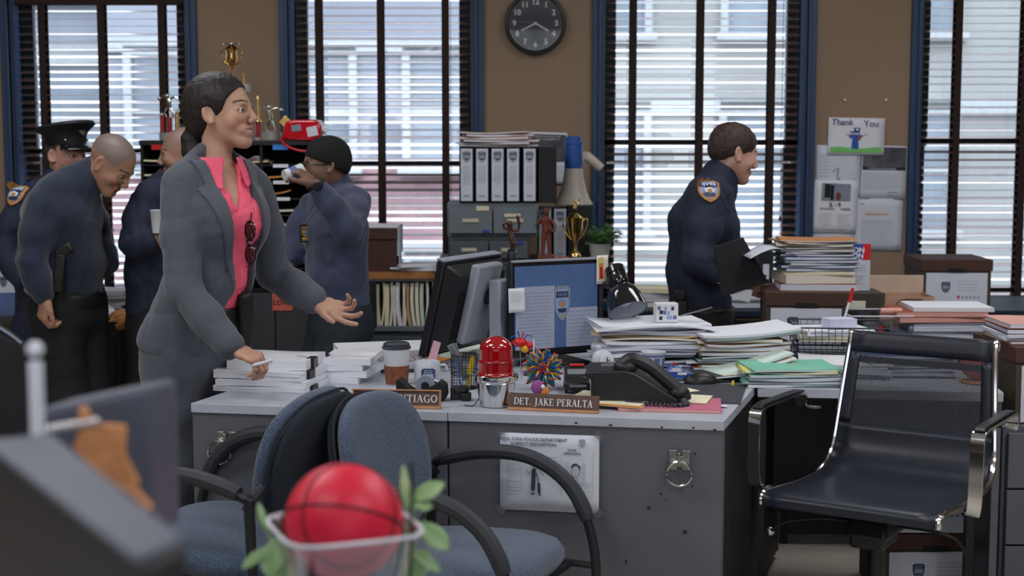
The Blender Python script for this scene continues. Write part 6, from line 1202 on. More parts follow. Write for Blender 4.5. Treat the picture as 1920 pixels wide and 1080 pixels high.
# wire basket with notes
p = onz(1548, 692, DZ); wb = thing('wire_basket', 'two tier black wire letter basket left of the mesh chair back', 'basket', (p.x+.07, p.y+.15, DZ), R(-5)); W, D, H = .30, .24, .065
for zt in (.0, .075):
    f_ = .9 if zt == 0 else 1.0; m = MB()
    for i in range(15): x_ = (-.5+i/14)*W*f_; m.tube([(x_*1.06, -D/2*1.05*f_, zt+H-.006), (x_, -D/2*f_, zt+.006), (x_, D/2*f_, zt+.006), (x_*1.06, D/2*1.05*f_, zt+H-.006)], .0011, 4)
    for i in range(9): y_ = (-.5+i/8)*D*f_; m.tube([(-W/2*1.06*f_, y_*1.05, zt+H-.006), (-W/2*f_, y_, zt+.006), (W/2*f_, y_, zt+.006), (W/2*1.06*f_, y_*1.05, zt+H-.006)], .0011, 4)
    for q_ in (.33, .66): k_ = f_*(1+.05*q_); m.tube([(-W/2*k_, -D/2*k_, zt+H*q_), (W/2*k_, -D/2*k_, zt+H*q_), (W/2*k_, D/2*k_, zt+H*q_), (-W/2*k_, D/2*k_, zt+H*q_)], .0011, 4, closed=True)
    o = m.build('wire_grid', 'dark_metal', wb); o['kind'] = 'stuff'
    k_ = f_*1.055; MB().tube([(-W/2*k_, -D/2*k_, zt+H-.004), (W/2*k_, -D/2*k_, zt+H-.004), (W/2*k_, D/2*k_, zt+H-.004), (-W/2*k_, D/2*k_, zt+H-.004)], .003, 6, closed=True).build('basket_rim', 'dark_metal', wb)
for sx in (-1, 1):
    for sy in (-1, 1): MB().cyl((sx*W*.47, sy*D*.47, 0), (sx*W*.5, sy*D*.5, .09), .002, n=5).build('basket_leg', 'dark_metal', wb)
zb3 = DZ+.075+.010
sheets((p.x+.07, p.y+.15, zb3), .27, .2, .022, 'cream', R(-8), 'cream papers lying in the upper wire basket', None); sheets((p.x+.05, p.y+.14, zb3+.023), .24, .18, .016, 'paper', R(8), 'white papers lying in the upper wire basket', None)
pcb = onz(1560, 632, zb3+.04)
mat('note_lilac', (206, 208, 230), .8); o = slab('note_block', None, .10, .07, .034, 'note_lilac', (p.x+.07, p.y+.12, zb3+.041), R(12)); tag(o, 'block of pale lilac sticky notes on top of the wire basket', 'notes')
o = MB().tube([(0, 0, 0), (.03, 0, .115)], [.004, .0045], 8).build('red_pen', 't_white', loc=(p.x+.09, p.y+.16, zb3+.040), smooth=True); MB().tube([(.024, 0, .085), (.034, 0, .135)], [.0062, .006], 8).build('pen_cap', 't_red', o, smooth=True); tag(o, 'white pen with a red cap standing up behind the note block', 'pen')
# small orange ball on a wooden plate, tray of files behind the chair mesh
p = onz(1842, 724, DZ); o = MB().sphere((0, 0, .055), .050, 22, 14).build('mini_basketball', mat('ball_orange', (190, 84, 44), .7, bump=.4, bscale=300), loc=(p.x, p.y+.07, DZ+.006), smooth=True); tag(o, 'small orange ball on the side table behind the right edge of the mesh chair', 'ball')
o = MB().lathe([(.05, 0), (.055, .004), (.05, .008), (0, .008)], n=24).build('ball_stand', 'orange_f', loc=(p.x+.005, p.y+.07, DZ+.0), smooth=True); tag(o, 'orange disc under the small ball', 'stand')
p = onz(1720, 715, DZ); pile((p.x+.0, p.y+.18), DZ+.001, [('f', 'dgrey_f', .014, .30, .22), ('f', 'black_f', .012, .30, .22), ('f', 'dgrey_f', .016, .30, .22), ('f', 'navy_f', .012, .3, .22), ('f', 'blue_f', .012, .3, .22)], 'of the pile seen through the chair mesh', 'dark folders seen through the chair mesh', sx=.006)
# boxes under the side table
cx_ = at(1738, 1000, 4.78); banker_box('archive box on the floor under the side table, lower of the two', (cx_.x, 4.84, 0), .36, .30, .215, R(2)); banker_box('archive box stacked upper of the two under the side table', (cx_.x+.01, 4.84, .217), .36, .30, .27, R(-1))
# grey drawer unit at the right edge with a box and pink folders
zg = wz_(800, 4.62); du = file_cabinet('grey steel drawer unit cut by the right edge of the photo', at(1886, 800, 4.62).x, at(1886, 800, 4.62).x+.42, 4.62, .55, zg, 3, 1, 'desk_grey')
rb3 = banker_box('dark archive box on the grey drawer unit at the right edge', (at(1880, 700, 4.75).x+.17, 4.86, zg+.001), .34, .38, wz_(650, 4.7)-zg, R(3))
zq = wz_(650, 4.7)+.003; pile((at(1880, 700, 4.75).x+.165, 4.86), zq, [('f', 'kraft', .010, .31, .26, 2), ('s', 'paper', .010, .33, .26, -2), ('s', 'paper_b', .010, .33, .26, 2), ('f', 'maroon', .016, .32, .26, -2), ('f', 'salmon', .014, .32, .26, 1)], 'of the right edge box pile', 'folders on the dark box at the right edge', sx=.004)
# counter under the windows on the right with an archive box, low stack right of the officer
ctr = thing('window_counter', 'long low counter under the right windows', 'table', (1.75, 6.80, 0)); zw = wz_(577, 6.6); B((0, 0, zw-.015), (2.3, .64, .03), 'countertop', 'blue_dark', ctr); B((0, -.29, zw/2-.02), (2.26, .02, zw-.06), 'front_panel', 'desk_dark', ctr)
for sx in (-1, 1): B((sx*1.12, 0, zw/2-.015), (.03, .6, zw-.03), 'side_panel', 'desk_dark', ctr)
banker_box('archive box with a shield label standing below the rightmost window', (at(1797, 530, 6.6).x, 6.78, zw+.001), .325, .36, wz_(488, 6.6)-zw, R(-2))
p = (at(1398, 580, 6.6).x, 6.68); pile(p, zw+.001, [('s', 'paper_b', .02, .3, .22), ('f', 'green', .012, .3, .22), ('f', 'kraft', .014, .31, .23), ('s', 'paper', .012, .3, .22)], 'of the pile right of the walking officer', 'low pile on the counter beside the walking officer')
tb_ = thing('black_box', 'tall black box below the window at the walking officer\'s right', 'box', (at(1432, 560, 6.9).x, 6.95, zw+.001)); B((0, 0, .12), (.07, .2, .24), 'box_body', 'black_f', tb_); B((0, -.101, .12), (.03, .003, .12), 'label_sheet', 'paper_b', tb_)
pile((at(1215, 580, 6.6).x, 6.72), zw+.001, [('s', 'paper_c', .02, .3, .22), ('f', 'kraft', .02, .3, .22), ('s', 'paper_b', .02, .3, .22), ('s', 'cream', .02, .3, .22)], 'of the pile left of the walking officer', 'pile on the counter left of the walking officer')
# ============================================================= FOREGROUND, out of focus
fd = thing('work_desk', 'near desk below the lower frame edge carrying the vase and the monitors', 'desk', (-.25, 1.42, 0)); B((0, 0, .705), (1.9, .95, .03), 'desktop', 'desk_top', fd); B((0, -.44, .35), (1.8, .02, .66), 'front_panel', 'desk_grey', fd)
for sx in (-1, 1): B((sx*.92, 0, .345), (.03, .86, .69), 'side_panel', 'desk_grey', fd)
YV = 1.72; s = ppm(YV); q = at(645, 978, YV); zv = .721
mat('ball_red', (216, 30, 62), .42, var=.03, bump=.12, bscale=260); mat('seam', (60, 14, 26), .6)
bq = Vector((q.x, YV, q.z)); rb4 = 113/s
bl4 = MB().sphere((0, 0, 0), rb4, 48, 32).build('toy_basketball', 'ball_red', loc=bq, smooth=True); tag(bl4, 'red toy basketball with black seams resting in the clear vase', 'ball')
T_ = Euler((R(-28), R(12), R(10))).to_matrix()
def ring(fn): return [T_ @ (Vector(fn(2*PI*i/72)).normalized()*rb4*1.0005) for i in range(72)]
MB().tube(ring(lambda a: (math.cos(a), math.sin(a), .0)), .0019, 6, closed=True).build('seam', 'seam', bl4, smooth=True); MB().tube(ring(lambda a: (math.cos(a), .0, math.sin(a))), .0016, 6, closed=True).build('seam', 'seam', bl4, smooth=True)
for sy in (-1, 1): MB().tube(ring(lambda a: (math.cos(a)*.8, sy*(.55+.12*math.cos(2*a)), math.sin(a)*.8)), .0016, 6, closed=True).build('seam', 'seam', bl4, smooth=True)
def vase_glass():
    m = bpy.data.materials.new('vase_glass'); m.use_nodes = True; MATS['vase_glass'] = m; n = m.node_tree.nodes; l = m.node_tree.links; n.remove(n['Principled BSDF'])
    tr = n.new('ShaderNodeBsdfTransparent'); tr.inputs[0].default_value = (.86, .88, .9, 1); g = n.new('ShaderNodeBsdfGlossy'); g.inputs['Roughness'].default_value = .08; lw = n.new('ShaderNodeLayerWeight'); lw.inputs[0].default_value = .35
    mr = n.new('ShaderNodeMapRange'); mr.inputs['To Min'].default_value = .10; mr.inputs['To Max'].default_value = .75; l.new(lw.outputs['Facing'], mr.inputs[0]); mx = n.new('ShaderNodeMixShader'); l.new(mr.outputs[0], mx.inputs[0]); l.new(tr.outputs[0], mx.inputs[1]); l.new(g.outputs[0], mx.inputs[2]); l.new(mx.outputs[0], n['Material Output'].inputs[0])
vase_glass()
zr_ = at(645, 985, YV).z-zv; vz = thing('glass_vase', 'clear square flared glass vase holding the red basketball', 'vase', (bq.x, YV, zv))
def sq(r, z, n=40):
    out = []
    for i in range(n):
        a = 2*PI*i/n+R(22); c_, s_ = math.cos(a-R(22)), math.sin(a-R(22)); k_ = (abs(c_)**5+abs(s_)**5)**(-1/5); out.append((r*k_*math.cos(a), r*k_*math.sin(a), z))
    return out
m = MB(); rings = [sq(r_*1.0, z_) for r_, z_ in ((.035, 0), (.045, .05), (.052, zr_-.10), (.070, zr_-.045), (.078, zr_-.008), (.084, zr_))]; b_ = m.addv([v for r_ in rings for v in r_])
for k in range(len(rings)-1):
    for i in range(40): m.face((b_+k*40+i, b_+k*40+(i+1) % 40, b_+(k+1)*40+(i+1) % 40, b_+(k+1)*40+i))
m.build('vase_wall', 'vase_glass', vz, smooth=True, angle=60); MB().tube([Vector(v) for v in sq(.084, zr_)], .0026, 6, closed=True).build('vase_rim', 'em_white', vz, smooth=True); MB().tube(sq(.036, .004), .006, 6, closed=True).build('vase_foot', 'em_white', vz, smooth=True)
# leaves of a plant behind the vase
mat('leaf_near', (190, 216, 165), .5, rgb2=(140, 184, 120), scale=20)
fp_ = thing('leafy_plant', 'light green leafy plant around the clear vase in the foreground', 'plant', (bq.x+.02, YV+.14, zv)); MB().lathe([(.05, 0), (.06, .09), (.062, .10), (.05, .10), (.05, .08), (0, .08)], n=24).build('pot', 'pot_white', fp_, smooth=True); MB().lathe([(.05, .082), (0, .084)], n=16).build('soil', 'soil', fp_)
def near_leaf(px, py, px2, py2, w, Y, base=True):
    a, b = at(px, py, Y), at(px2, py2, Y); d = (b-a); L = d.length; m = MB(); m.grid(lambda u, v: ((u-.5)*w*.9*max(.04, math.sin(PI*min(1, v*.97+.015))**.8), L*1.1*v, .12*L*math.sin(PI*v)-.10*w*(1-(2*u-1)**2)), 5, 10); o = m.build('leaf', 'leaf_near', fp_, smooth=True, solid=.0006)
    y = d.normalized(); zz_ = Vector((0, -1, .25)); x = y.cross(zz_).normalized(); zz_ = x.cross(y); M = Matrix((x, y, zz_)).transposed().to_4x4(); M.translation = a-Vector(fp_.location); o.matrix_local = M
    st = Vector((0, 0, .09)); en = a-Vector(fp_.location); MB().tube(spl([st, (st+en)/2+Vector((en.x*.2, 0, .02)), en], 5), .0018, 5).build('stem', 'leaf_near', fp_, smooth=True)
Yl = YV+.10
for a_ in ((775, 935, 828, 908, .024), (778, 945, 808, 950, .016), (765, 960, 757, 880, .014), (785, 980, 838, 1025, .030), (770, 1030, 822, 1068, .018), (503, 1000, 486, 948, .012), (505, 1025, 458, 1062, .016), (500, 1080, 528, 1010, .036), (540, 1085, 492, 1045, .03), (770, 1085, 800, 1035, .03), (545, 1060, 520, 1095, .03), (745, 1090, 790, 1075, .03)): near_leaf(*a_, Yl)
q0, q1 = at(772, 865, YV-.05), at(765, 1085, YV-.05); o = MB().tube([(0, 0, 0), (q0.x-q1.x, 0, q0.z-zv)], .0022, 6).build('black_rod', 'black_matte', loc=(q1.x, YV-.05, zv), smooth=True); tag(o, 'thin black rod standing right of the red basketball', 'rod')
# monitors at the lower left, seen from behind
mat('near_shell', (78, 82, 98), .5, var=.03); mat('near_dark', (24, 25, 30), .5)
def obox(name, label, cat, pts, depthv, mt, parts):
    return None
# lower one: a long dark case whose lit top edge, painted lighter, runs down to the right
def sheetbox(m, a, b, down, back, th):   # box with top edge a-b, extending 'down' and 'back'
    pts = [a, b, b+back, a+back]; v = m.addv([*pts]+[p_+down for p_ in pts])
    for q_ in ((0, 1, 2, 3), (4, 7, 6, 5), (0, 4, 5, 1), (1, 5, 6, 2), (2, 6, 7, 3), (3, 7, 4, 0)): m.face([v+i for i in q_])
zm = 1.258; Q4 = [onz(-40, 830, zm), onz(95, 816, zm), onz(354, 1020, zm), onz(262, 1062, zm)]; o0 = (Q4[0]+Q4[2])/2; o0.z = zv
nm = thing('dark_monitor', 'blurred dark monitor casing with its lit top painted lighter in the lower left corner', 'monitor', o0)
MB().prism([((p_-o0).x, (p_-o0).y) for p_ in Q4], .22, zm-zv).build('case', 'near_dark', nm, bevel=.008, seg=3); MB().prism([((p_-o0).x*.97, (p_-o0).y*.97) for p_ in Q4], zm-zv-.001, zm-zv+.003).build('lit_top', 'near_shell', nm, bevel=.002)  # lighter top sheet paints in the light falling on the case
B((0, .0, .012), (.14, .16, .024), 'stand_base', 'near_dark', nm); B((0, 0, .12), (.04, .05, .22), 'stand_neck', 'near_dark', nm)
# upper one: flat panel with a bright top, a leather badge holder and chain on it
P0_, P1_ = at(62, 770, 1.38), at(283, 724, 1.44)
pn = thing('flat_monitor', 'blurred blue-grey flat screen panel at the lower left carrying the leather badge holder', 'monitor', ((P0_.x+P1_.x)/2, 1.41, zv)); o0 = Vector(pn.location)
m = MB(); sheetbox(m, P0_-o0, P1_-o0, Vector((.0, 0, -.16)), Vector((.004, .10, -.006)), 0); m.build('panel_case', 'near_shell', pn, bevel=.008, seg=3)
B((.0, .05, .03), (.2, .14, .06), 'stand_base', 'near_dark', pn); B((.0, .05, .10), (.05, .03, .12), 'stand_neck', 'near_dark', pn)
mat('leather', (204, 140, 92), .55, var=.12, scale=30, bump=.15)
YLh = 1.36; c_ = at(200, 850, YLh); lh = thing('badge_holder', 'tan star shaped leather badge holder hanging blurred on the near screen panel', 'badge holder', (c_.x, YLh, c_.z)); k = 1/ppm(YLh)
pts = [(150, 760), (165, 757), (178, 790), (240, 795), (236, 850), (262, 905), (255, 920), (222, 912), (216, 925), (195, 900), (160, 868), (136, 838), (148, 815)]
m = MB(); m.xf = Matrix.Rotation(PI/2, 4, 'X'); m.prism([((x-200)*k, -(y-850)*k) for x, y in pts], -.004, .004); m.build('leather_flap', 'leather', lh, bevel=.003, seg=3)
for i in range(8): x_ = 85+i*14; MB().sphere(((x_-200)*k, -.004, -(802-i*2.2-850)*k), .0042, 10, 8).build('chain_bead', 'chrome', lh, smooth=True)
MB().tube([((216-200)*k, 0, -(910-850)*k), ((240-200)*k, 0, -(915-850)*k), ((280-200)*k, .0, -(960-850)*k)], .006, 6).build('strap', 'leather', lh, smooth=True)
# white metal post with a ball top
q0 = at(66, 655, 1.3); o = MB().tube([(0, 0, 0), (0, 0, q0.z-zv-.012)], [.007, .0065], 12).build('post', 'em_white', loc=(q0.x, 1.30, zv), smooth=True); MB().sphere((0, 0, q0.z-zv), .0075, 14, 10).build('ball_top', 'em_white', o, smooth=True); tag(o, 'blurred white post with a ball top at the left', 'post')
# dark office chair back at the left edge
q0 = at(-125, 592, 3.3); bcx = thing('desk_chair', 'dark office chair with a light piping cut by the left edge', 'chair', (q0.x, 3.35, 0))
m = MB(); m.grid(lambda u, v: ((u-.5)*.44*(1-.25*abs(v-.4)), .05*(u-.5)**2*4-.02*v, .62+v*.49-.10*abs(u-.5)**3*8*max(0, v-.3)), 14, 14); m.build('backrest', 'near_dark', bcx, smooth=True, solid=.05)
m = MB(); m.tube([((i/20-.5)*.43*(1-.25*.6), .05*(i/20-.5)**2*4-.05, 1.115-.10*abs(i/20-.5)**3*8*.7) for i in range(21)], .004, 6); m.build('piping', 'em_grey', bcx, smooth=True)
B((0, -.22, .47), (.46, .44, .08), 'seat', 'near_dark', bcx, bevel=.03, seg=3); MB().cyl((0, -.2, .1), (0, -.2, .44), .03).build('gas_column', 'black_plastic', bcx); B((0, .03, .56), (.06, .02, .3), 'back_bar', 'black_plastic', bcx)
for k_ in range(5): a = R(72*k_); MB().tube([(0, -.2, .11), (.28*math.cos(a), -.2+.28*math.sin(a), .03)], [.025, .015], 8).build('base_leg', 'black_plastic', bcx, smooth=True)
# ============================================================= PEOPLE: signed-distance sculpting, meshed with surface nets
def _smin(a, b, k):
    if k <= 0: return np.minimum(a, b)
    h = np.maximum(k-np.abs(a-b), 0)/k
    return np.minimum(a, b)-h*h*k*.25
def _smax(a, b, k): return -_smin(-a, -b, k)
class Sdf:
    def __init__(s): s.p = []
    def cap(s, a, b, ra, rb, k=.02, op='u'): s.p.append(('c', np.array(a, float), np.array(b, float), ra, rb, k, op)); return s
    def chain(s, pts, rs, k=.02):
        for i in range(len(pts)-1): s.cap(pts[i], pts[i+1], rs[i], rs[i+1], k)
        return s
    def ell(s, c, r, M=None, k=.02, op='u'): s.p.append(('e', np.array(c, float), np.array(r, float), np.array(M if M is not None else Matrix.Identity(3), float), None, k, op)); return s
    def ecap(s, a, b, ra, rb, side, fwd, k=.03, op='u'):   # ra=(half width along side, half depth along fwd)
        s.p.append(('x', np.array(a, float), np.array(b, float), ra, rb, k, op, np.array(side, float), np.array(fwd, float))); return s
    def bounds(s):
        lo = np.full(3, 1e9); hi = -lo
        for q in s.p:
            if q[6] != 'u': continue
            if q[0] == 'e': r = max(q[2]); lo = np.minimum(lo, q[1]-r); hi = np.maximum(hi, q[1]+r)
            else:
                r = max(np.max(q[3]), np.max(q[4])); lo = np.minimum(lo, np.minimum(q[1], q[2])-r); hi = np.maximum(hi, np.maximum(q[1], q[2])+r)
        return lo, hi
    def field(s, res, grow=0.0, lo=None, hi=None):
        l, h = s.bounds(); lo = (l if lo is None else np.array(lo))-.03-grow; hi = (h if hi is None else np.array(hi))+.03+grow
        ax = [np.arange(lo[i], hi[i]+res, res, dtype=np.float32) for i in range(3)]; D = np.full([len(a) for a in ax], .2, np.float32)
        for q in s.p:
            k = q[5]; op = q[6]; mg = .05+k
            if q[0] == 'e': r = max(q[2])+mg; b0, b1 = q[1]-r, q[1]+r
            else: r = max(np.max(q[3]), np.max(q[4]))+mg; b0, b1 = np.minimum(q[1], q[2])-r, np.maximum(q[1], q[2])+r
            i0 = [max(0, int((b0[i]-lo[i])/res)) for i in range(3)]; i1 = [min(len(ax[i]), int((b1[i]-lo[i])/res)+2) for i in range(3)]
            if any(i1[i] <= i0[i] for i in range(3)): continue
            X = ax[0][i0[0]:i1[0], None, None]; Y = ax[1][None, i0[1]:i1[1], None]; Z = ax[2][None, None, i0[2]:i1[2]]
            if q[0] == 'e':
                M = q[3]; dx, dy, dz = X-q[1][0], Y-q[1][1], Z-q[1][2]; r_ = q[2]
                u = (dx*M[0][0]+dy*M[1][0]+dz*M[2][0])/r_[0]; v = (dx*M[0][1]+dy*M[1][1]+dz*M[2][1])/r_[1]; w = (dx*M[0][2]+dy*M[1][2]+dz*M[2][2])/r_[2]
                n1 = np.sqrt(u*u+v*v+w*w)+1e-6; n2 = np.sqrt((u/r_[0])**2+(v/r_[1])**2+(w/r_[2])**2)+1e-6; d = n1*(n1-1)/n2
            else:
                ab = q[2]-q[1]; L2 = float(ab@ab)+1e-12; dx, dy, dz = X-q[1][0], Y-q[1][1], Z-q[1][2]
                t = np.clip((dx*ab[0]+dy*ab[1]+dz*ab[2])/L2, 0, 1); ox, oy, oz = dx-t*ab[0], dy-t*ab[1], dz-t*ab[2]
                if q[0] == 'c': d = np.sqrt(ox*ox+oy*oy+oz*oz)-(q[3]+(q[4]-q[3])*t)
                else:
                    sd, fw = q[7], q[8]; up = np.cross(sd, fw); rx = q[3][0]+(q[4][0]-q[3][0])*t; ry = q[3][1]+(q[4][1]-q[3][1])*t; rz = np.minimum(rx, ry)*.8
                    a = (ox*sd[0]+oy*sd[1]+oz*sd[2]); b = (ox*fw[0]+oy*fw[1]+oz*fw[2]); c = (ox*up[0]+oy*up[1]+oz*up[2])
                    n1 = np.sqrt((a/rx)**2+(b/ry)**2+(c/rz)**2)+1e-6; n2 = np.sqrt((a/rx**2)**2+(b/ry**2)**2+(c/rz**2)**2)+1e-6; d = n1*(n1-1)/n2
            sl = tuple(slice(i0[i], i1[i]) for i in range(3)); cur = D[sl]
            D[sl] = _smin(cur, d, k) if op == 'u' else (_smax(cur, -d, k) if op == 's' else np.maximum(cur, d))
        return D, ax
def surf(D, ax, res):
    """naive surface nets"""
    s = D < 0; nx, ny, nz = D.shape
    c = np.zeros((nx-1, ny-1, nz-1), np.int8)
    for i in (0, 1):
        for j in (0, 1):
            for k in (0, 1): c += s[i:nx-1+i, j:ny-1+j, k:nz-1+k]
    cells = np.argwhere((c > 0) & (c < 8)); idx = -np.ones((nx-1, ny-1, nz-1), np.int64); idx[tuple(cells.T)] = np.arange(len(cells))
    acc = np.zeros((len(cells), 3)); cnt = np.zeros(len(cells)); x, y, z = cells.T
    cor = [(i, j, k) for i in (0, 1) for j in (0, 1) for k in (0, 1)]; V = {q: D[x+q[0], y+q[1], z+q[2]].astype(np.float64) for q in cor}
    for a in cor:
        for d in range(3):
            if a[d] == 1: continue
            b = list(a); b[d] = 1; b = tuple(b); va, vb = V[a], V[b]; m = (va < 0) != (vb < 0); t = np.where(m, va/(va-vb+1e-12), 0)
            p = np.array(a, float)[None, :].repeat(len(cells), 0); p[:, d] += t; acc[m] += p[m]; cnt[m] += 1
    P = cells+acc/np.maximum(cnt, 1)[:, None]; P = P*res+np.array([ax[0][0], ax[1][0], ax[2][0]])
    F = []
    for d in range(3):
        sh = [slice(1, -1)]*3; sh[d] = slice(0, -1); sh2 = list(sh); sh2[d] = slice(1, None)
        a = s[tuple(sh)]; b = s[tuple(sh2)]; m = np.argwhere(a != b); 
        if len(m) == 0: continue
        fl = a[tuple(m.T)]; off = np.ones(3, int); off[d] = 0; g = m+off; e1 = np.zeros(3, int); e2 = np.zeros(3, int); e1[(d+1) % 3] = 1; e2[(d+2) % 3] = 1
        q = [g-e1-e2, g-e2, g, g-e1]; q = [idx[tuple(np.clip(u_, 0, np.array(idx.shape)-1).T)] for u_ in q]; f = np.stack(q, 1); f[~fl] = f[~fl][:, ::-1]; F.append(f)
    F = np.concatenate(F); F = F[(F >= 0).all(1)]; return P, F
def wrinkle(ax, amp, wl=.07, seed=0, stretch=(1, 1, 1)):
    r = np.random.RandomState(seed); X = ax[0][:, None, None]; Y = ax[1][None, :, None]; Z = ax[2][None, None, :]; out = 0
    for i in range(5):
        k = r.normal(size=3); k /= np.linalg.norm(k); k *= 2*PI/(wl*r.uniform(.7, 1.7))*np.array(stretch); k2 = r.normal(size=3)*2*PI/(wl*3.5)
        A_ = k[0]*X+k[1]*Y+k[2]*Z+r.uniform(0, 6)+1.3*np.sin(k2[0]*X+k2[1]*Y+k2[2]*Z+r.uniform(0, 6)); out = out+(1-np.abs(np.sin(A_*.5)))**3
    return (amp*(out/5-.25)*2.6).astype(np.float32)
def mesh_np(name, parts, mt, parent, colfn=None):
    """one mesh object out of several (P, F) pieces; parent origin is subtracted"""
    o0 = np.array(parent.location) if parent else np.zeros(3); P = []; F = []; n = 0
    for p, f in parts: P.append(p); F.append(f+n); n += len(p)
    P = np.concatenate(P); F = np.concatenate(F); me = bpy.data.meshes.new(name); me.vertices.add(len(P)); me.vertices.foreach_set('co', (P-o0).astype(np.float32).ravel())
    me.loops.add(len(F)*4); me.loops.foreach_set('vertex_index', F.astype(np.int32).ravel()); me.polygons.add(len(F)); me.polygons.foreach_set('loop_start', np.arange(0, len(F)*4, 4, dtype=np.int32)); me.polygons.foreach_set('loop_total', np.full(len(F), 4, np.int32))
    me.update(calc_edges=True); me.validate(); me.polygons.foreach_set('use_smooth', [True]*len(me.polygons)); me.materials.append(m_(mt) if isinstance(mt, str) else mt)
    if colfn is not None:
        ca = me.color_attributes.new('skin', 'FLOAT_COLOR', 'POINT'); col = np.ones((len(P), 4), np.float32); col[:, :3] = colfn(P); ca.data.foreach_set('color', col.ravel())
    o = bpy.data.objects.new(name, me); C.objects.link(o)
    if parent: o.parent = parent
    return o
def cloth(name, sdf, mt, parent, res=.007, off=0.0, amp=.004, wl=.07, seed=1, post=None, stretch=(1, 1, 1)):
    D, ax = sdf.field(res, off)
    D = D-off
    if amp: D = D+wrinkle(ax, amp, wl, seed, stretch)
    if post is not None:
        X = ax[0][:, None, None]; Y = ax[1][None, :, None]; Z = ax[2][None, None, :]; D = post(D, X, Y, Z)
    return mesh_np(name, [surf(D, ax, res)], mt, parent)
def skin_mat(name):
    m = bpy.data.materials.new(name); m.use_nodes = True; MATS[name] = m; n = m.node_tree.nodes; l = m.node_tree.links; b = n['Principled BSDF']; a = n.new('ShaderNodeAttribute'); a.attribute_name = 'skin'
    tc_ = n.new('ShaderNodeTexCoord'); no = n.new('ShaderNodeTexNoise'); no.inputs['Scale'].default_value = 60; l.new(tc_.outputs['Object'], no.inputs['Vector']); hs = n.new('ShaderNodeHueSaturation'); mr = n.new('ShaderNodeMapRange'); mr.inputs['To Min'].default_value = .90; mr.inputs['To Max'].default_value = 1.10; l.new(no.outputs['Fac'], mr.inputs[0]); l.new(mr.outputs[0], hs.inputs['Value']); l.new(a.outputs['Color'], hs.inputs['Color'])
    l.new(hs.outputs[0], b.inputs['Base Color']); b.inputs['Roughness'].default_value = .48; b.inputs['Subsurface Weight'].default_value = .12; b.inputs['Subsurface Radius'].default_value = (.012, .004, .002); b.inputs['Subsurface Scale'].default_value = .5
skin_mat('skin')
def frame(yaw, pitch=0, roll=0):
    """columns: forward, left, up; yaw from +X counter-clockwise, pitch>0 looks down, roll>0 leans right"""
    return (Matrix.Rotation(R(yaw), 3, 'Z') @ Matrix.Rotation(R(pitch), 3, 'Y') @ Matrix.Rotation(R(roll), 3, 'X'))
def head_sdf(c, M, s=1.0, smile=False, fem=False):
    c = Vector(c); f = lambda x, y, z: np.array(c+M @ Vector((x*s, y*s, z*s))); Mn = np.array(M); S_ = Sdf(); w = .95 if fem else 1.0
    S_.ell(f(-.014, 0, .036), np.array((.098, .075*w, .084))*s, Mn, .01)
    S_.ell(f(.030, 0, -.018), np.array((.058, (.054 if fem else .059), .082))*s, Mn, .03)
    for y in (-1, 1):
        S_.cap(f(-.005, y*(.042 if fem else .050), -.036), f(.058, y*.018*w, -.088), (.015 if fem else .020)*s, (.016 if fem else .020)*s, .03); S_.cap(f(.068, y*.040*w, -.018), f(.055, y*.047*w, -.030), .016*s, .014*s, .03)
    S_.cap(f(.070, -.010, -.094), f(.070, .010, -.094), .0175*s*w, .0175*s*w, .022)
    S_.cap(f(.080, -.026, .022), f(.080, .026, .022), .011*s, .011*s, .016)
    for y in (-1, 1): S_.ell(f(.090, y*.031, .004), np.array((.012, .017, .011))*s, Mn, .014, 's')
    S_.cap(f(.088, 0, .012), f(.108, 0, -.022), .0075*s, .0105*s, .012); S_.cap(f(.100, -.009, -.030), f(.100, .009, -.030), .0085*s, .0085*s, .006)
    for y in (-1, 1): S_.ell(f(.0718, y*.031, .003), np.array((.0128,)*3)*s, Mn, .0)
    for y in (-1, 1): S_.cap(f(.0775, y*.019, .0095), f(.072, y*.043, .0085), .0068*s, .0062*s, .005); S_.cap(f(.0765, y*.019, -.0068), f(.071, y*.043, -.006), .0062*s, .0058*s, .006)
    if smile:
        S_.cap(f(.078, -.026, -.056), f(.078, .026, -.056), .012*s, .012*s, .018); S_.ell(f(.092, 0, -.060), np.array((.022, .027, .0085))*s, Mn, .003, 's'); S_.ell(f(.075, 0, -.059), np.array((.011, .024, .0075))*s, Mn, 0)
        S_.cap(f(.0895, -.016, -.0500), f(.0895, .016, -.0500), .0042*s, .0042*s, .008); S_.cap(f(.0855, -.015, -.0705), f(.0855, .015, -.0705), .0056*s, .0056*s, .009)
        for y in (-1, 1): S_.cap(f(.0895, y*.010, -.050), f(.078, y*.030, -.053), .0042*s, .003*s, .008); S_.cap(f(.0855, y*.010, -.0705), f(.078, y*.029, -.057), .005*s, .003*s, .008)
    else:
        S_.cap(f(.086, -.014, -.056), f(.086, .014, -.056), .0075*s, .0075*s, .008); S_.cap(f(.083, -.014, -.067), f(.083, .014, -.067), .0082*s, .0082*s, .006); S_.cap(f(.096, -.02, -.0615), f(.096, .02, -.0615), .0022*s, .0022*s, .003, 's')
    for y in (-1, 1):
        E = M @ Matrix.Rotation(R(-12), 3, 'Y') @ Matrix.Rotation(R(-y*22), 3, 'Z')
        S_.ell(f(-.012, y*.077*w, -.004), np.array((.019, .007, .031))*s, np.array(E), .006); S_.ell(f(-.008, y*.083*w, .0), np.array((.010, .006, .018))*s, np.array(E), .004, 's'); S_.cap(f(.0, y*.076*w, -.028), f(-.004, y*.077*w, -.030), .007*s, .007*s, .006)
    return S_
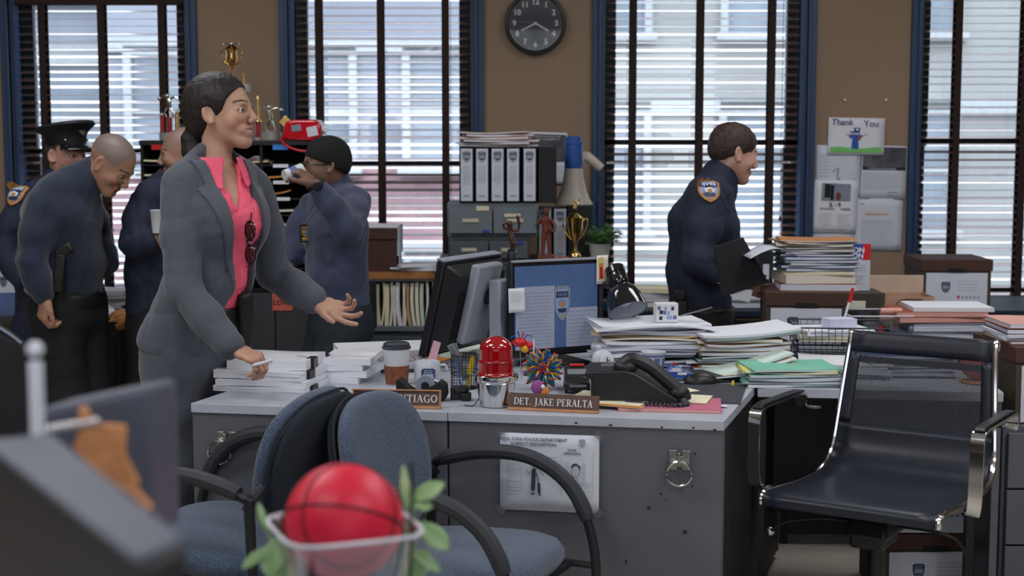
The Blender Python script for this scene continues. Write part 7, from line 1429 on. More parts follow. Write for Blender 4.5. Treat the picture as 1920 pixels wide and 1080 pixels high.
def head_color(c, M, base, s=1.0, lip=(.42, .12, .12), brow=(.03, .02, .018), iris=(.05, .03, .02), gaze=(0, 0), smile=False, hairc=None, hairfn=None, fem=False, beard=0.0):
    Mi = np.array(M); c = np.array(c)
    base = np.array(base)
    def fn(P):
        q = (P-c) @ Mi / s; x, y, z = q.T; col = np.tile(base, (len(P), 1)); ay = np.abs(y); near = (np.linalg.norm(q, axis=1) < .17)
        def mix(mask, c2, a=1.0):
            m_a = np.clip(mask, 0, 1)[:, None]*a; col[:] = col*(1-m_a)+np.array(c2)*m_a
        sm = lambda v, w_: np.clip(.5-v/w_, 0, 1)
        # warm cheeks and nose
        mix(np.exp(-((x-.075)**2+(ay-.042)**2+(z+.028)**2)/.0006)*near, base*np.array((1.12, .82, .80)), .6)
        if beard: mix(sm(z+.035, .02)*(x > -.02)*near*(z > -.13)*sm(-(x-.0), .03), base*.55, beard)
        if hairfn is not None: mix(hairfn(x, y, z)*near, hairc)
        lipd = np.sqrt(((ay)/.030)**2+((z+.061-(.008*(ay/.03)**2 if smile else 0))/(.0175 if smile else .0125))**2); mix(sm(lipd-.92, .25)*(x > .068)*near, lip)
        if smile: teeth = np.sqrt((ay/.024)**2+((z+.0595)/.0085)**2); mix(sm(teeth-.95, .1)*(x > .066)*(x < .0885)*near, (.72, .70, .66))
        eye = np.sqrt((x-.0718)**2+(ay-.031)**2+(z-.003)**2)
        mix(sm(np.sqrt(((ay-.031)/.019)**2+((z-.002)/.0095)**2)-1.0, .35)*(x > .066)*near, base*.42, .8)
        mix((eye < .0136)*near*1.0, (.62, .60, .58)); g = np.sqrt((ay-.031-gaze[0]*np.sign(y))**2+(z-.003-gaze[1])**2); mix((eye < .0138)*(g < .0068)*near*1.0, iris); mix((eye < .0138)*(g < .003)*near*1.0, (.005, .005, .005))
        bz = .027+.006*np.cos((ay-.030)/.02*1.4)-(ay > .04)*.0; mix(sm(np.abs(z-bz+.0)-.0030, .003)*(ay > .010)*(ay < .050)*(x > .055)*near, brow, .95)
        mix(sm(np.sqrt((x-.104)**2+(ay-.008)**2+(z+.037)**2)-.0035, .002)*near, base*.25)
        return col
    return fn
def hand_sdf(w, d, n, L=.18, side=1, curl=(20, 25, 20), spread=4, thumb=35, s=1.0, tcurl=15, fcurl=None):
    """w wrist, d direction of the fingers, n palm normal, side=+1 puts the thumb on d x n"""
    w = Vector(w); d = Vector(d).normalized(); n = Vector(n); n = (n-d*n.dot(d)).normalized(); t = d.cross(n)*side; H = Sdf(); k = L/.18*s; Ml = np.array
    P = lambda a, b, c: w+(d*a+t*b+n*c)*k
    H.ecap(P(.0, 0, 0), P(.035, .002, 0), (.026*k, .019*k), (.036*k, .015*k), t, n, .012); H.ecap(P(.035, .002, 0), P(.083, -.002, 0), (.037*k, .0155*k), (.040*k, .0125*k), t, n, .012); H.cap(P(.02, .020, .006), P(.05, .026, .008), .015*k, .013*k, .015)
    fl = [(.030, .084, .040, .024, .020, .0090), (.010, .090, .044, .028, .022, .0093), (-.011, .087, .040, .026, .021, .0088), (-.030, .078, .031, .020, .018, .0078)]
    for i, (b, a, l1, l2, l3, r) in enumerate(fl):
        cu = fcurl[i] if fcurl else curl; ang = 0; p = P(a-.012, b*.95, 0); sp_ = R(spread*(1.4-i)); q = P(a, b, -.001); H.cap(p, q, r*1.15*k, r*1.1*k, .010)
        for j, l_ in enumerate((l1, l2, l3)):
            ang += R(cu[j]); dd = (d*math.cos(ang)+n*math.sin(ang)); dd = dd+t*math.sin(sp_)*math.cos(ang); q2 = q+dd.normalized()*l_*k; H.cap(q, q2, r*(1.06-.08*j)*k, r*(.98-.10*j)*k, .004); q = q2
    a0 = P(.022, .026, .006); th = R(thumb); dd = (d*math.cos(th)+t*math.sin(th)+n*.25).normalized(); a1 = a0+dd*.036*k; H.cap(a0, a1, .0145*k, .0115*k, .010); th2 = R(thumb-tcurl); dd = (d*math.cos(th2)+t*math.sin(th2)+n*.35).normalized(); a2 = a1+dd*.030*k; H.cap(a1, a2, .011*k, .0095*k, .005)
    dd = (d*math.cos(R(thumb-2*tcurl))+t*math.sin(R(thumb-2*tcurl))+n*.40).normalized(); H.cap(a2, a2+dd*.024*k, .0098*k, .0075*k, .004); return H
def body_mesh(parent, head, hands, core, cf, mt='skin', hres=.0028):
    parts = []
    D, ax = head.field(hres); parts.append(surf(D, ax, hres))
    for h in hands: D, ax = h.field(.0032); parts.append(surf(D, ax, .0032))
    D, ax = core.field(.010); parts.append(surf(D, ax, .010))
    return mesh_np('body', parts, mt, parent, cf)
from mathutils.bvhtree import BVHTree
def stick_emblem(garment, parent, px, py, w, h, turn=0, **kw):
    """sew a shield patch onto a garment where the sight line through (px, py) meets it"""
    o = garment; off = Vector(parent.location); bv = BVHTree.FromPolygons([v.co+off for v in o.data.vertices], [tuple(p.vertices) for p in o.data.polygons])
    org = Vector((0, 0, CAM_H)); hit, nrm, _, _ = bv.ray_cast(org, ray(px, py).normalized())
    if hit is None: return None
    if nrm.dot(org-hit) < 0: nrm = -nrm
    nrm = (nrm*.6+(org-hit).normalized()*.4).normalized()
    up = Vector((0, 0, 1)); up = (up-nrm*up.dot(nrm)).normalized(); up = Matrix.Rotation(R(turn), 3, nrm) @ up; x = up.cross(nrm).normalized()*1.0
    e = emblem('shield_patch', parent, w, h, (0, 0, 0), depth=.0009, **kw)
    for v in e.data.vertices:
        l = v.co.copy(); p = hit+x*l.x+up*l.z+nrm*.06; hh, nn, _, _ = bv.ray_cast(p, -nrm)
        base = hh if (hh is not None and (hh-p).length < .12) else hit+x*l.x+up*l.z
        v.co = base+nrm*(.002-l.y*5)-off
    return e
mat('suit_grey', (78, 83, 94), .85, var=.05, scale=90, bump=.2, bscale=700, sheen=.2); mat('suit_lapel', (84, 89, 100), .85, var=.05, scale=90, bump=.2, bscale=700, sheen=.2)
mat('shirt_pink', (248, 100, 130), .7, var=.05, scale=20, bump=.1); mat('hair_dark', (34, 27, 27), .55, var=.3, scale=40, stretch=(1, 8, 1), bump=.4, bscale=120)
mat('uniform_navy', (32, 38, 60), .8, var=.08, bump=.15); mat('trouser_black', (20, 21, 26), .8, var=.08); mat('sweater_navy', (30, 40, 62), .85, var=.08, bump=.2, bscale=300, sheen=.3); mat('shirt_slate', (58, 66, 92), .85, var=.08, bump=.2, bscale=300, sheen=.25); mat('jeans', (36, 44, 54), .85, var=.15, scale=50); mat('beanie', (22, 24, 24), .9, var=.2, scale=90, bump=.5, bscale=200); mat('holster', (22, 20, 20), .5); mat('shoe', (24, 22, 22), .4); mat('hair_brown', (56, 40, 34), .6, var=.3, scale=70, bump=.5, bscale=200)
mat('gold_metal', (190, 150, 70), .35, metal=.8)
def torso(S_, pel, wai, che, sho, sd, fw, fem=False, k=1.0, neck=None):
    a = (.168, .112) if fem else (.165, .120); b = (.122, .092) if fem else (.158, .118); c = (.142, .108) if fem else (.180, .125); d = (.135, .070) if fem else (.165, .080)
    m = lambda t: (t[0]*k, t[1]*k)
    S_.ecap(pel, wai, m(a), m(b), sd, fw, .04); S_.ecap(wai, che, m(b), m(c), sd, fw, .04); S_.ecap(che, sho, m(c), m(d), sd, fw, .04)
    return S_
def legs(S_, hipL, hipR, kL, kR, aL, aR, r=(.092, .066, .050), k=.04):
    S_.chain([hipL, kL, aL], r, k); S_.chain([hipR, kR, aR], r, k); return S_
def shoes(parent, ankles, fwd, off=0):
    for a in ankles:
        s_ = Sdf(); f = Vector(fwd); s_.cap((a.x-f.x*.03, a.y-f.y*.03, .045), (a.x+f.x*.15, a.y+f.y*.15, .032), .043, .034, .02); s_.cap((a.x, a.y, .05), (a.x, a.y, .11), .042, .045, .03)
        cloth('shoe', s_, 'shoe', parent, res=.009, amp=0, post=lambda D, X, Y, Z: np.maximum(D, -(Z-.002)))
J = at
# ------------------------------------------------------------- the woman in the grey suit
W = thing('person', 'woman in a grey trouser suit and open collared pink shirt reaching out one arm', 'person', (J(340, 900, 4.52).x, 4.52, 0))
fw = Vector((math.cos(R(-40)), math.sin(R(-40)), 0)); sd = Vector((-fw.y, fw.x, 0))     # sd = her left
nb = J(405, 305, 4.52); sho = J(404, 338, 4.52); che = J(402, 395, 4.50); wai = J(392, 525, 4.50); pel = J(362, 640, 4.52)
shR = J(332, 352, 4.40); shL = J(484, 352, 4.66); elR = J(345, 545, 4.30); wrR = J(436, 655, 4.22); elL = J(512, 512, 4.74); wrL = J(594, 566, 4.66)
Hc = J(416, 212, 4.52); HM = frame(-14, -3, 0)
hd = head_sdf(Hc, HM, 1.0, smile=True, fem=True)
hp = lambda x, y, z: Hc+HM @ Vector((x, y, z))
hd.cap(hp(-.022, 0, -.06), nb+Vector((0, 0, -.03)), .045, .049, .03)
skW = (.50, .285, .20)
HR = hand_sdf(wrR+(wrR-elR).normalized()*.0, Vector((.86, -.12, -.30)), Vector((-.3, .25, -.9)), .165, side=1, curl=(48, 55, 35), thumb=28, tcurl=25)
HR.cap(elR+(wrR-elR)*.6, wrR, .032, .024, .01)
HL = hand_sdf(wrL, Vector((.90, -.12, -.36)), Vector((.30, -.62, .55)), .175, side=1, fcurl=[(10, 14, 8), (22, 22, 16), (38, 34, 24), (48, 40, 28)], thumb=42, tcurl=8, spread=6); HL.cap(elL+(wrL-elL)*.6, wrL, .030, .023, .01)
core = Sdf(); torso(core, pel, wai, che, sho, sd, fw, True, .88); core.chain([shR+(elR-shR)*.1, elR, wrR], [.034, .032, .022], .03).chain([shL+(elL-shL)*.1, elL, wrL], [.034, .032, .022], .03); core.cap(sho, nb, .06, .05, .03)
hipR, hipL = pel-sd*.085+Vector((0, 0, -.03)), pel+sd*.085+Vector((0, 0, -.03)); kR, kL = J(326, 880, 4.45), J(372, 880, 4.60); aR, aL = J(318, 1125, 4.48), J(362, 1125, 4.66); aR.z = aL.z = .09
legs(core, hipL, hipR, kL, kR, aL, aR, (.07, .05, .038))
body_mesh(W, hd, [HR, HL], core, head_color(Hc, HM, skW, smile=True, fem=True, lip=(.50, .16, .17), gaze=(.001, 0)), hres=.0024)
# hair: cap swept back with a low ponytail
hr = Sdf(); Mn = np.array(HM); F_ = lambda *a: np.array(hp(*a))
hr.ell(F_(-.020, 0, .042), (.105, .083, .088), Mn, .01); hr.ell(F_(-.058, 0, .0), (.068, .066, .070), Mn, .03); hr.ell(F_(-.072, 0, -.035), (.035, .035, .035), Mn, .03)
hr.ell(F_(.104, 0, -.026), (.090, .120, .108), Mn, .008, 's'); hr.ell(F_(.018, 0, -.085), (.060, .13, .070), Mn, .012, 's')
for y in (-1, 1): hr.ell(F_(-.010, y*.080, -.010), (.020, .02, .030), Mn, .006, 's')
hr.chain([hp(-.095, 0, -.040), hp(-.112, 0, -.075), hp(-.108, .0, -.115), hp(-.100, 0, -.155), hp(-.098, 0, -.185)], [.020, .028, .032, .025, .008], .012)
D, ax = hr.field(.0034); D = D+wrinkle(ax, .0022, .018, 5, (1, 1, .35)); mesh_np('hair', [surf(D, ax, .0034)], 'hair_dark', W)
el = Sdf(); el.cap(hp(-.098, -.018, -.046), hp(-.098, .018, -.046), .012, .012, .0); cloth('hair_tie', el, 'black_matte', W, res=.005, amp=0)
# garments
up_ = Vector((0, 0, 1))
zt = lambda py, Y=4.5: at(960, py, Y).z
def lat(X, Y): return (X-sho.x)*sd.x+(Y-sho.y)*sd.y
def fro(X, Y): return (X-sho.x)*fw.x+(Y-sho.y)*fw.y
def ctr(Z):     # the torso leans: lateral and frontal position of its axis at height Z
    zs = np.array([pel.z, wai.z, che.z, sho.z]); pts = np.array([[(p-sho).dot(sd), (p-sho).dot(fw)] for p in (pel, wai, che, sho)]); return np.interp(Z, zs, pts[:, 0]).astype(np.float32), np.interp(Z, zs, pts[:, 1]).astype(np.float32)
def gar(k=1.0): S_ = Sdf(); torso(S_, pel, wai, che, sho, sd, fw, True, k); return S_
shirt = gar(.97); shirt.cap(sho+Vector((0, 0, -.02)), nb+Vector((0, 0, -.01)), .066, .052, .03); 
for y in (-1, 1): shirt.ell(che+sd*y*.060+fw*.066+Vector((0, 0, -.035)), (.058, .058, .064), None, .04)
zw_ = zt(583)
def shirt_post(D, X, Y, Z):
    lc, fc = ctr(Z); l_ = lat(X, Y)-lc; f_ = fro(X, Y)-fc; D = np.maximum(D, zw_-Z); zn = nb.z+.012; D = np.maximum(D, Z-zn)
    w_ = np.clip((Z-(zt(400)))*.36, -.03, .06); return np.maximum(D, -np.maximum(np.abs(l_)-w_, -(f_-.02)))
cloth('shirt', shirt, 'shirt_pink', W, res=.0055, off=.001, amp=.006, wl=.07, seed=3, post=shirt_post)
# shirt collar: two pointed flaps
def collar_post(D, X, Y, Z):
    lc, fc = ctr(Z); l_ = lat(X, Y)-lc; f_ = fro(X, Y)-fc; inner = D+.007
    D = np.maximum(D, -inner); D = np.maximum(D, Z-(nb.z+.018)); ztip = nb.z-.030-.050*np.clip((f_-.02)/.08, 0, 1)
    D = np.maximum(D, ztip-Z); w_ = .022+np.clip((nb.z+.018-Z)*.30, 0, .05); return np.maximum(D, -np.maximum(np.abs(l_)-w_, -(f_-.0)))
col = gar(1.0); col.cap(sho+Vector((0, 0, -.02)), nb+Vector((0, 0, .02)), .078, .066, .03); cloth('shirt_collar', col, 'shirt_pink', W, res=.0045, off=.014, amp=0, post=collar_post)
# jacket
jk = gar(1.05); 
for y in (-1, 1): jk.ell(che+sd*y*.062+fw*.062+Vector((0, 0, -.04)), (.060, .060, .068), None, .05)
jk.chain([shR+sd*.02, shR+(elR-shR)*.5, elR, elR+(wrR-elR)*.5, elR+(wrR-elR)*.92], [.054, .049, .043, .041, .037], .018); jk.chain([shL-sd*.02, shL+(elL-shL)*.5, elL, elL+(wrL-elL)*.5, elL+(wrL-elL)*.90], [.052, .048, .044, .042, .037], .022)
jk.cap(sho+sd*.10+Vector((0, 0, .0)), nb+Vector((0, 0, -.005))-fw*.02, .05, .055, .04); jk.cap(sho-sd*.10, nb+Vector((0, 0, -.005))-fw*.02, .05, .055, .04)
jk.ecap(wai, pel+Vector((-.01, 0, .02)), (.120, .096), (.158, .118), sd, fw, .03)
zh = zt(668)
YE = [zt(v_) for v_ in (700, 620, 580, 540, 500, 440, 350, 285)]
def oc_w(Z):
    n_ = np.interp(Z, YE, [-.07, -.045, -.010, .010, .0, -.028, -.075, -.082]); f_ = np.interp(Z, YE, [.13, .11, .095, .095, .10, .095, .078, .064]); return ((n_+f_)/2).astype(np.float32), ((f_-n_)/2).astype(np.float32)
def jack_post(D, X, Y, Z):
    lc, fc = ctr(Z); l_ = lat(X, Y)-lc; f_ = fro(X, Y)-fc; hem = zh+.05*np.clip(f_/.14, -1, 1)*-1+.03
    torso_like = (np.abs(l_) < .22)
    dh = hem-Z; arm = (np.sqrt((X-elR.x-(wrR.x-elR.x)*.5)**2+(Y-elR.y-(wrR.y-elR.y)*.5)**2) < .14) & (f_ > .14) | (np.sqrt((X-wrL.x)**2+(Y-wrL.y)**2) < .12)
    D = np.where(arm, D, np.maximum(D, dh)); oc_, ow_ = oc_w(Z); o_ = np.maximum(np.abs(l_-oc_)-ow_, -(f_-.01)); o_ = np.where((X > (elL.x+.02)) & (Z > zt(640)), .1, o_)
    o_ = np.where((np.sqrt((Y-wrR.y)**2) < .06) & (f_ > .24), .1, o_)
    return np.maximum(D, -o_)
cloth('jacket', jk, 'suit_grey', W, res=.006, off=.009, amp=.005, wl=.11, seed=8, post=jack_post)
# cuffs end cleanly: trim rings
def lap_post(D, X, Y, Z):
    lc, fc = ctr(Z); l_ = lat(X, Y)-lc; f_ = fro(X, Y)-fc; inner = D+.009; D = np.maximum(D, -inner); oc_, w_ = oc_w(Z); l_ = l_-oc_; ww = np.interp(Z, [zt(560), zt(500), zt(400), zt(352), zt(345), zt(300), zt(270)], [.0, .022, .046, .056, .030, .040, .03]).astype(np.float32)
    D = np.maximum(D, np.abs(np.abs(l_)-w_-ww*.5)-ww*.5); D = np.maximum(D, -(f_-.0)); D = np.maximum(D, zt(560)-Z); return np.maximum(D, Z-(nb.z+.01))
lp = gar(1.05)
for y in (-1, 1): lp.ell(che+sd*y*.062+fw*.062+Vector((0, 0, -.04)), (.060, .060, .068), None, .05)
lp.cap(sho+sd*.10, nb+Vector((0, 0, -.005))-fw*.02, .05, .055, .04); lp.cap(sho-sd*.10, nb+Vector((0, 0, -.005))-fw*.02, .05, .055, .04)
cloth('lapel', lp, 'suit_lapel', W, res=.0045, off=.018, amp=0, post=lap_post)
tr = Sdf(); tr.ecap(pel+Vector((0, 0, .10)), pel+Vector((0, 0, -.06)), (.140, .11), (.160, .115), sd, fw, .04); legs(tr, hipL, hipR, kL, kR, aL, aR, (.090, .078, .076), .05)
cloth('trousers', tr, 'suit_grey', W, res=.009, off=.004, amp=.006, wl=.14, seed=4, post=lambda D, X, Y, Z: np.maximum(np.maximum(D, Z-(zw_-.005)), .06-Z))
bt_ = Sdf(); bp = (wai+(pel-wai)*.52); bt_.ecap(bp+Vector((0, 0, .012)), bp+Vector((0, 0, -.02)), (.140, .108), (.146, .112), sd, fw, 0); cloth('belt', bt_, 'holster', W, res=.006, off=.006, amp=0, post=lambda D, X, Y, Z: np.maximum(D, np.abs(Z-(zw_-.006))-.018))
ho = Sdf(); hq = bp+sd*.085+fw*.115; ho.ecap(hq+Vector((0, 0, .05)), hq+Vector((0, 0, -.10)), (.03, .022), (.022, .018), sd, fw, 0); cloth('holster', ho, 'holster', W, res=.006, amp=.002)
shoes(W, [aR, aL], fw)
# buttons of the shirt
for i in range(4):
    zz_ = zt(400)-.072*i-.03; lc, fc = ctr(np.array([zz_])); q = sho+sd*float(lc[0]+.045)+fw*float(fc[0]+.118-.012*(i == 3)); MB().sphere((0, 0, 0), .005, 8, 6).build('button', 'shirt_pink', W, smooth=True, loc=Vector((q.x, q.y, zz_))-Vector(W.location))
# sunglasses hanging from the shirt front
q = at(470, 455, 4.36); sg_ = thing('sunglasses', 'dark red sunglasses hanging folded from the neckline of the pink shirt', 'sunglasses', q, R(-38)); mat('lens_red', (70, 14, 24), .06, coat=1.0, spec=.9); mat('frame_dark', (40, 14, 20), .15, coat=.8)
for z_ in (.036, -.036):
    MB().sphere((0, 0, z_), 1, 18, 12, (.021, .007, .028)).build('lens', 'lens_red', sg_, smooth=True); MB().tube([(.022*math.cos(a), -.002, z_+.030*math.sin(a)) for a in [2*PI*i/22 for i in range(22)]], .0028, 6, closed=True).build('rim', 'frame_dark', sg_, smooth=True)
MB().tube([(-.008, 0, -.008), (-.004, -.003, 0), (-.008, 0, .008)], .003, 6).build('bridge', 'frame_dark', sg_, smooth=True); MB().tube(spl([(-.016, 0, .06), (-.024, .006, .02), (-.024, .008, -.05)], 5), .0028, 6).build('temple_arm', 'frame_dark', sg_, smooth=True); MB().tube(spl([(.0, .002, .066), (-.006, .01, .09)], 4), .0025, 6).build('temple_arm', 'frame_dark', sg_, smooth=True)
q = at(492, 683, 4.18); o = MB().tube([(-.03, 0, -.004), (.022, -.004, .010)], .005, 8).sphere((.024, -.004, .011), .007, 8, 6).build('marker_pen', 'em_white', loc=q, smooth=True); tag(o, 'small whitish stick held in the lowered hand of the woman in grey', 'pen')
# ------------------------------------------------------------- generic man
def man(label, Y0, pts, yaw, head, skin_c, top, top_m, leg_m, hs=1.0, k=1.0, arm_r=(.053, .047, .038), hands=(), seed=1, cuff=.9, neck_top=None, hairfn=None, hairc=None, legspread=.10, amp=.0065, beard=0.0, tw=1.0, hgt=None, head_extra=None, lk=1.0):
    t = thing('person', label, 'person', (pts['pel'].x, Y0, 0)); fw = Vector((math.cos(R(yaw)), math.sin(R(yaw)), 0)); sd = Vector((-fw.y, fw.x, 0))
    hc, HM = head; hd = head_sdf(hc, HM, hs); hp = lambda x, y, z: hc+HM @ Vector((x*hs, y*hs, z*hs)); hd.cap(hp(-.028, 0, -.06), pts['nb'], .054*hs, .058*hs, .03)
    core = Sdf(); torso(core, pts['pel'], pts['wai'], pts['che'], pts['sho'], sd, fw, False, .86*k)
    for a in ('R', 'L'):
        if 'sh'+a in pts: core.chain([pts['sh'+a], pts['el'+a], pts['wr'+a]], [.038*k, .034*k, .025*k], .03)
    g = pts['pel']; hipL, hipR = g+sd*.09*k+Vector((0, 0, -.04)), g-sd*.09*k+Vector((0, 0, -.04)); aL, aR = pts.get('aL', Vector((g.x, g.y, 0))+sd*legspread), pts.get('aR', Vector((g.x, g.y, 0))-sd*legspread); aL = Vector((aL.x, aL.y, .09)); aR = Vector((aR.x, aR.y, .09)); kL = pts.get('kL', (hipL+aL)/2+fw*.03); kR = pts.get('kR', (hipR+aR)/2+fw*.03)
    legs(core, hipL, hipR, kL, kR, aL, aR, (.075*k, .05*k, .036*k))
    hh = []
    for h_ in hands: hh.append(h_)
    body_mesh(t, hd, hh, core, head_color(hc, HM, skin_c, hs, hairfn=hairfn, hairc=hairc, beard=beard, lip=tuple(np.array(skin_c)*np.array((.85, .5, .5)))), hres=.0036)
    gm = Sdf(); torso(gm, pts['pel']+Vector((0, 0, .03)), pts['wai'], pts['che'], pts['sho'], sd, fw, False, k*tw)
    for a in ('R', 'L'):
        if 'sh'+a not in pts: continue
        s_, e_, w_ = pts['sh'+a], pts['el'+a], pts['wr'+a]; gm.chain([s_, s_+(e_-s_)*.5, e_, e_+(w_-e_)*.5, e_+(w_-e_)*cuff], [arm_r[0]*k, arm_r[0]*k, arm_r[1]*k, (arm_r[1]+arm_r[2])/2*k, arm_r[2]*k], .04)
        gm.cap(pts['sho']+(s_-pts['sho'])*.4, pts['nb'], .06*k, .055*k, .05)
    if neck_top: gm.cap(pts['nb']-Vector((0, 0, .05)), hp(*neck_top), .066*hs, .062*hs, .03)
    zc = g.z-.04
    o = cloth(top, gm, top_m, t, res=.0085, off=.004, amp=amp, wl=.13, seed=seed, post=lambda D, X, Y, Z: np.where((np.abs(X-g.x) < .24) & (Z < zc+.05) & (np.abs(Y-g.y) < .24), np.maximum(D, np.where(np.minimum.reduce([np.sqrt((X-pts[q].x)**2+(Y-pts[q].y)**2+(Z-pts[q].z)**2)+0*D for q in pts if q[:2] in ('wr', 'el')] or [9+0*D]) < .13, D, zc-Z)), D))
    tr = Sdf(); tr.ecap(g+Vector((0, 0, .10)), g+Vector((0, 0, -.06)), (.150*k, .118*k), (.165*k, .125*k), sd, fw, .04); legs(tr, hipL, hipR, kL, kR, aL, aR, (.098*k*lk, .078*k*lk, .066*k*lk), .05)
    cloth('trousers', tr, leg_m, t, res=.011, off=.003, amp=.006, wl=.13, seed=seed+2, post=lambda D, X, Y, Z: np.maximum(D, .05-Z))
    shoes(t, [aL, aR], fw); return t, o, hp
# ---- bald man stooping, navy sweater
Yb = 5.95; P_ = dict(pel=J(128, 560, Yb), wai=J(128, 490, Yb-.02), che=J(118, 400, Yb-.05), sho=J(128, 352, Yb-.05), nb=J(150, 338, Yb-.05), shR=J(78, 385, Yb-.20), elR=J(58, 490, Yb-.24), wrR=J(84, 558, Yb-.24), shL=J(165, 380, Yb+.14), elL=J(185, 450, Yb+.22), wrL=J(205, 500, Yb+.10))
hb = (J(208, 308, Yb-.05), frame(-14, 42, 0))
Hh = hand_sdf(P_['wrR'], Vector((-.15, .0, -1)), Vector((.6, .5, 0)), .17, side=1, curl=(45, 50, 35), thumb=25)
shave = lambda x, y, z: np.clip((z-.020+.25*np.clip(x-.02, 0, 1)*0-np.clip((x-.045)*1.6, 0, 1))/.012, 0, 1)*np.clip((.07-x)/.02, 0, 1)
t1, o1, hp1 = man('stooping bald man in a navy sweater looking down, a holster at his hip', Yb, P_, -18, hb, (.40, .215, .14), 'sweater', 'sweater_navy', 'trouser_black', k=1.0, hands=[Hh], seed=11, neck_top=(-.032, 0, -.07), hairfn=shave, hairc=(.20, .15, .13), tw=1.02, legspread=.09, lk=1.05)
hq = J(112, 512, Yb-.22)-Vector(t1.location); MB().box(hq, (.05, .04, .16), ry=.12, taper=.8).box(hq+Vector((.02, 0, .09)), (.075, .03, .045), ry=-.5).build('holster', 'holster', t1, bevel=.01); 
bb_ = Sdf(); g = P_['pel']; bb_.ecap(g+Vector((0, 0, .02)), g+Vector((0, 0, -.01)), (.176, .132), (.178, .134), (.309, .951, 0), (.951, -.309, 0), 0); cloth('belt', bb_, 'holster', t1, res=.009, off=.006, amp=0, post=lambda D, X, Y, Z: np.maximum(D, np.abs(Z-g.z-.0)-.028))
# ---- officer in a peaked cap behind him
Yo = 6.38; P_ = dict(pel=J(95, 600, Yo), wai=J(92, 520, Yo), che=J(90, 425, Yo), sho=J(92, 368, Yo), nb=J(108, 345, Yo), shR=J(42, 375, Yo-.15), elR=J(8, 470, Yo-.20), wrR=J(45, 530, Yo-.25), shL=J(140, 378, Yo+.16), elL=J(160, 470, Yo+.15), wrL=J(170, 540, Yo+.05))
hb = (J(124, 292, Yo), frame(-32, 4, 0))
Hh = hand_sdf(P_['wrR'], Vector((.7, .0, -.6)), Vector((.0, .6, .3)), .16, side=1, curl=(35, 40, 30))
t2, o2, hp2 = man('police officer in a peaked cap half hidden behind the stooping bald man', Yo, P_, -30, hb, (.50, .27, .20), 'uniform_shirt', 'uniform_navy', 'uniform_navy', hs=.94, k=.98, hands=[Hh], seed=21, hairfn=lambda x, y, z: np.clip((.0-x+.02)/.01, 0, 1)*(z > -.035)*(np.sqrt((x+.012)**2+(z+.0)**2) > .032), hairc=(.05, .04, .035), neck_top=(-.035, 0, -.105))
stick_emblem(o2, t2, 27, 364, .085, .105, -8, border='em_gold', field='em_blue')
Mc = HMc = hb[1]; cp = thing('peaked_cap', 'black police peaked cap with a silver shield on the officer at the left', 'cap', hp2(-.005, 0, .060)); cp.rotation_euler = (hb[1] @ Matrix.Rotation(R(-4), 3, 'Y')).to_euler(); k_ = .94
m = MB(); n_ = 40
def capring(r1, r2, z, fz=0.0, c0=0.0): return [(c0+r1*math.cos(2*PI*i/n_), r2*math.sin(2*PI*i/n_), z+fz*math.cos(2*PI*i/n_)) for i in range(n_)]
rings = [capring(.098, .080, -.008), capring(.100, .082, .030, .006), capring(.108, .092, .042, .012), capring(.138, .122, .066, .022), capring(.132, .116, .078, .022), capring(.08, .07, .082, .014), capring(.0001, .0001, .080, 0)]
b_ = m.addv([v for r_ in rings for v in r_])
for q_ in range(len(rings)-1):
    for i in range(n_): m.face((b_+q_*n_+i, b_+q_*n_+(i+1) % n_, b_+(q_+1)*n_+(i+1) % n_, b_+(q_+1)*n_+i))
m.build('cap_crown', mat('cap_black', (20, 22, 28), .6), cp, smooth=True, angle=50)
m = MB(); m.grid(lambda u, v: ((.088+.058*v)*math.cos((u-.5)*2.1)+.004, (.082+.030*v)*math.sin((u-.5)*2.1), .0-.028*v-.006*abs(u-.5)), 18, 6); m.build('cap_visor', 'lamp_black', cp, smooth=True, solid=.004)
emblem('shield_badge', cp, .036, .046, (.104, 0, .052), (R(-22), 0, R(90)), border='silver', field='steel', bar='steel', fig='silver', acc='silver', depth=.002)
for sy in (-1, 1): MB().sphere((.070, sy*.062, .012), .006, 8, 6).build('cap_button', 'silver', cp, smooth=True)
# ---- man behind the woman, dark jacket, holding a white cup
Ym = 6.15; P_ = dict(pel=J(300, 590, Ym), wai=J(300, 510, Ym), che=J(302, 420, Ym), sho=J(310, 362, Ym), nb=J(325, 342, Ym), shR=J(352, 372, Ym+.14), elR=J(360, 460, Ym+.1), wrR=J(320, 450, Ym), shL=J(272, 375, Ym-.14), elL=J(250, 458, Ym-.20), wrL=J(288, 452, Ym-.30))
hb = (J(344, 290, Ym-.02), frame(188, 6, 0)); Hh = hand_sdf(P_['wrL'], Vector((.75, -.2, .10)), Vector((.2, .7, .5)), .16, side=-1, curl=(50, 55, 40), thumb=40)
t3, o3, hp3 = man('man with a shaved head and navy jacket mostly hidden behind the woman in grey', Ym, P_, 170, hb, (.36, .20, .14), 'jacket', 'uniform_navy', 'trouser_black', hs=.96, k=.98, hands=[Hh], seed=31, amp=.013, tw=1.05, hairfn=lambda x, y, z: np.clip((z-.03)/.02, 0, 1)*.6, hairc=(.2, .14, .12), neck_top=(-.035, 0, -.10))
q = J(298, 418, Ym-.34); o = MB().lathe([(.026, -.04), (.034, .05), (.036, .052), (.031, .05), (.024, -.036), (0, -.036)], n=20).build('white_cup', 'cup_white', loc=q, smooth=True, angle=40); tag(o, 'white paper cup held by the man half hidden behind the woman in grey', 'cup')
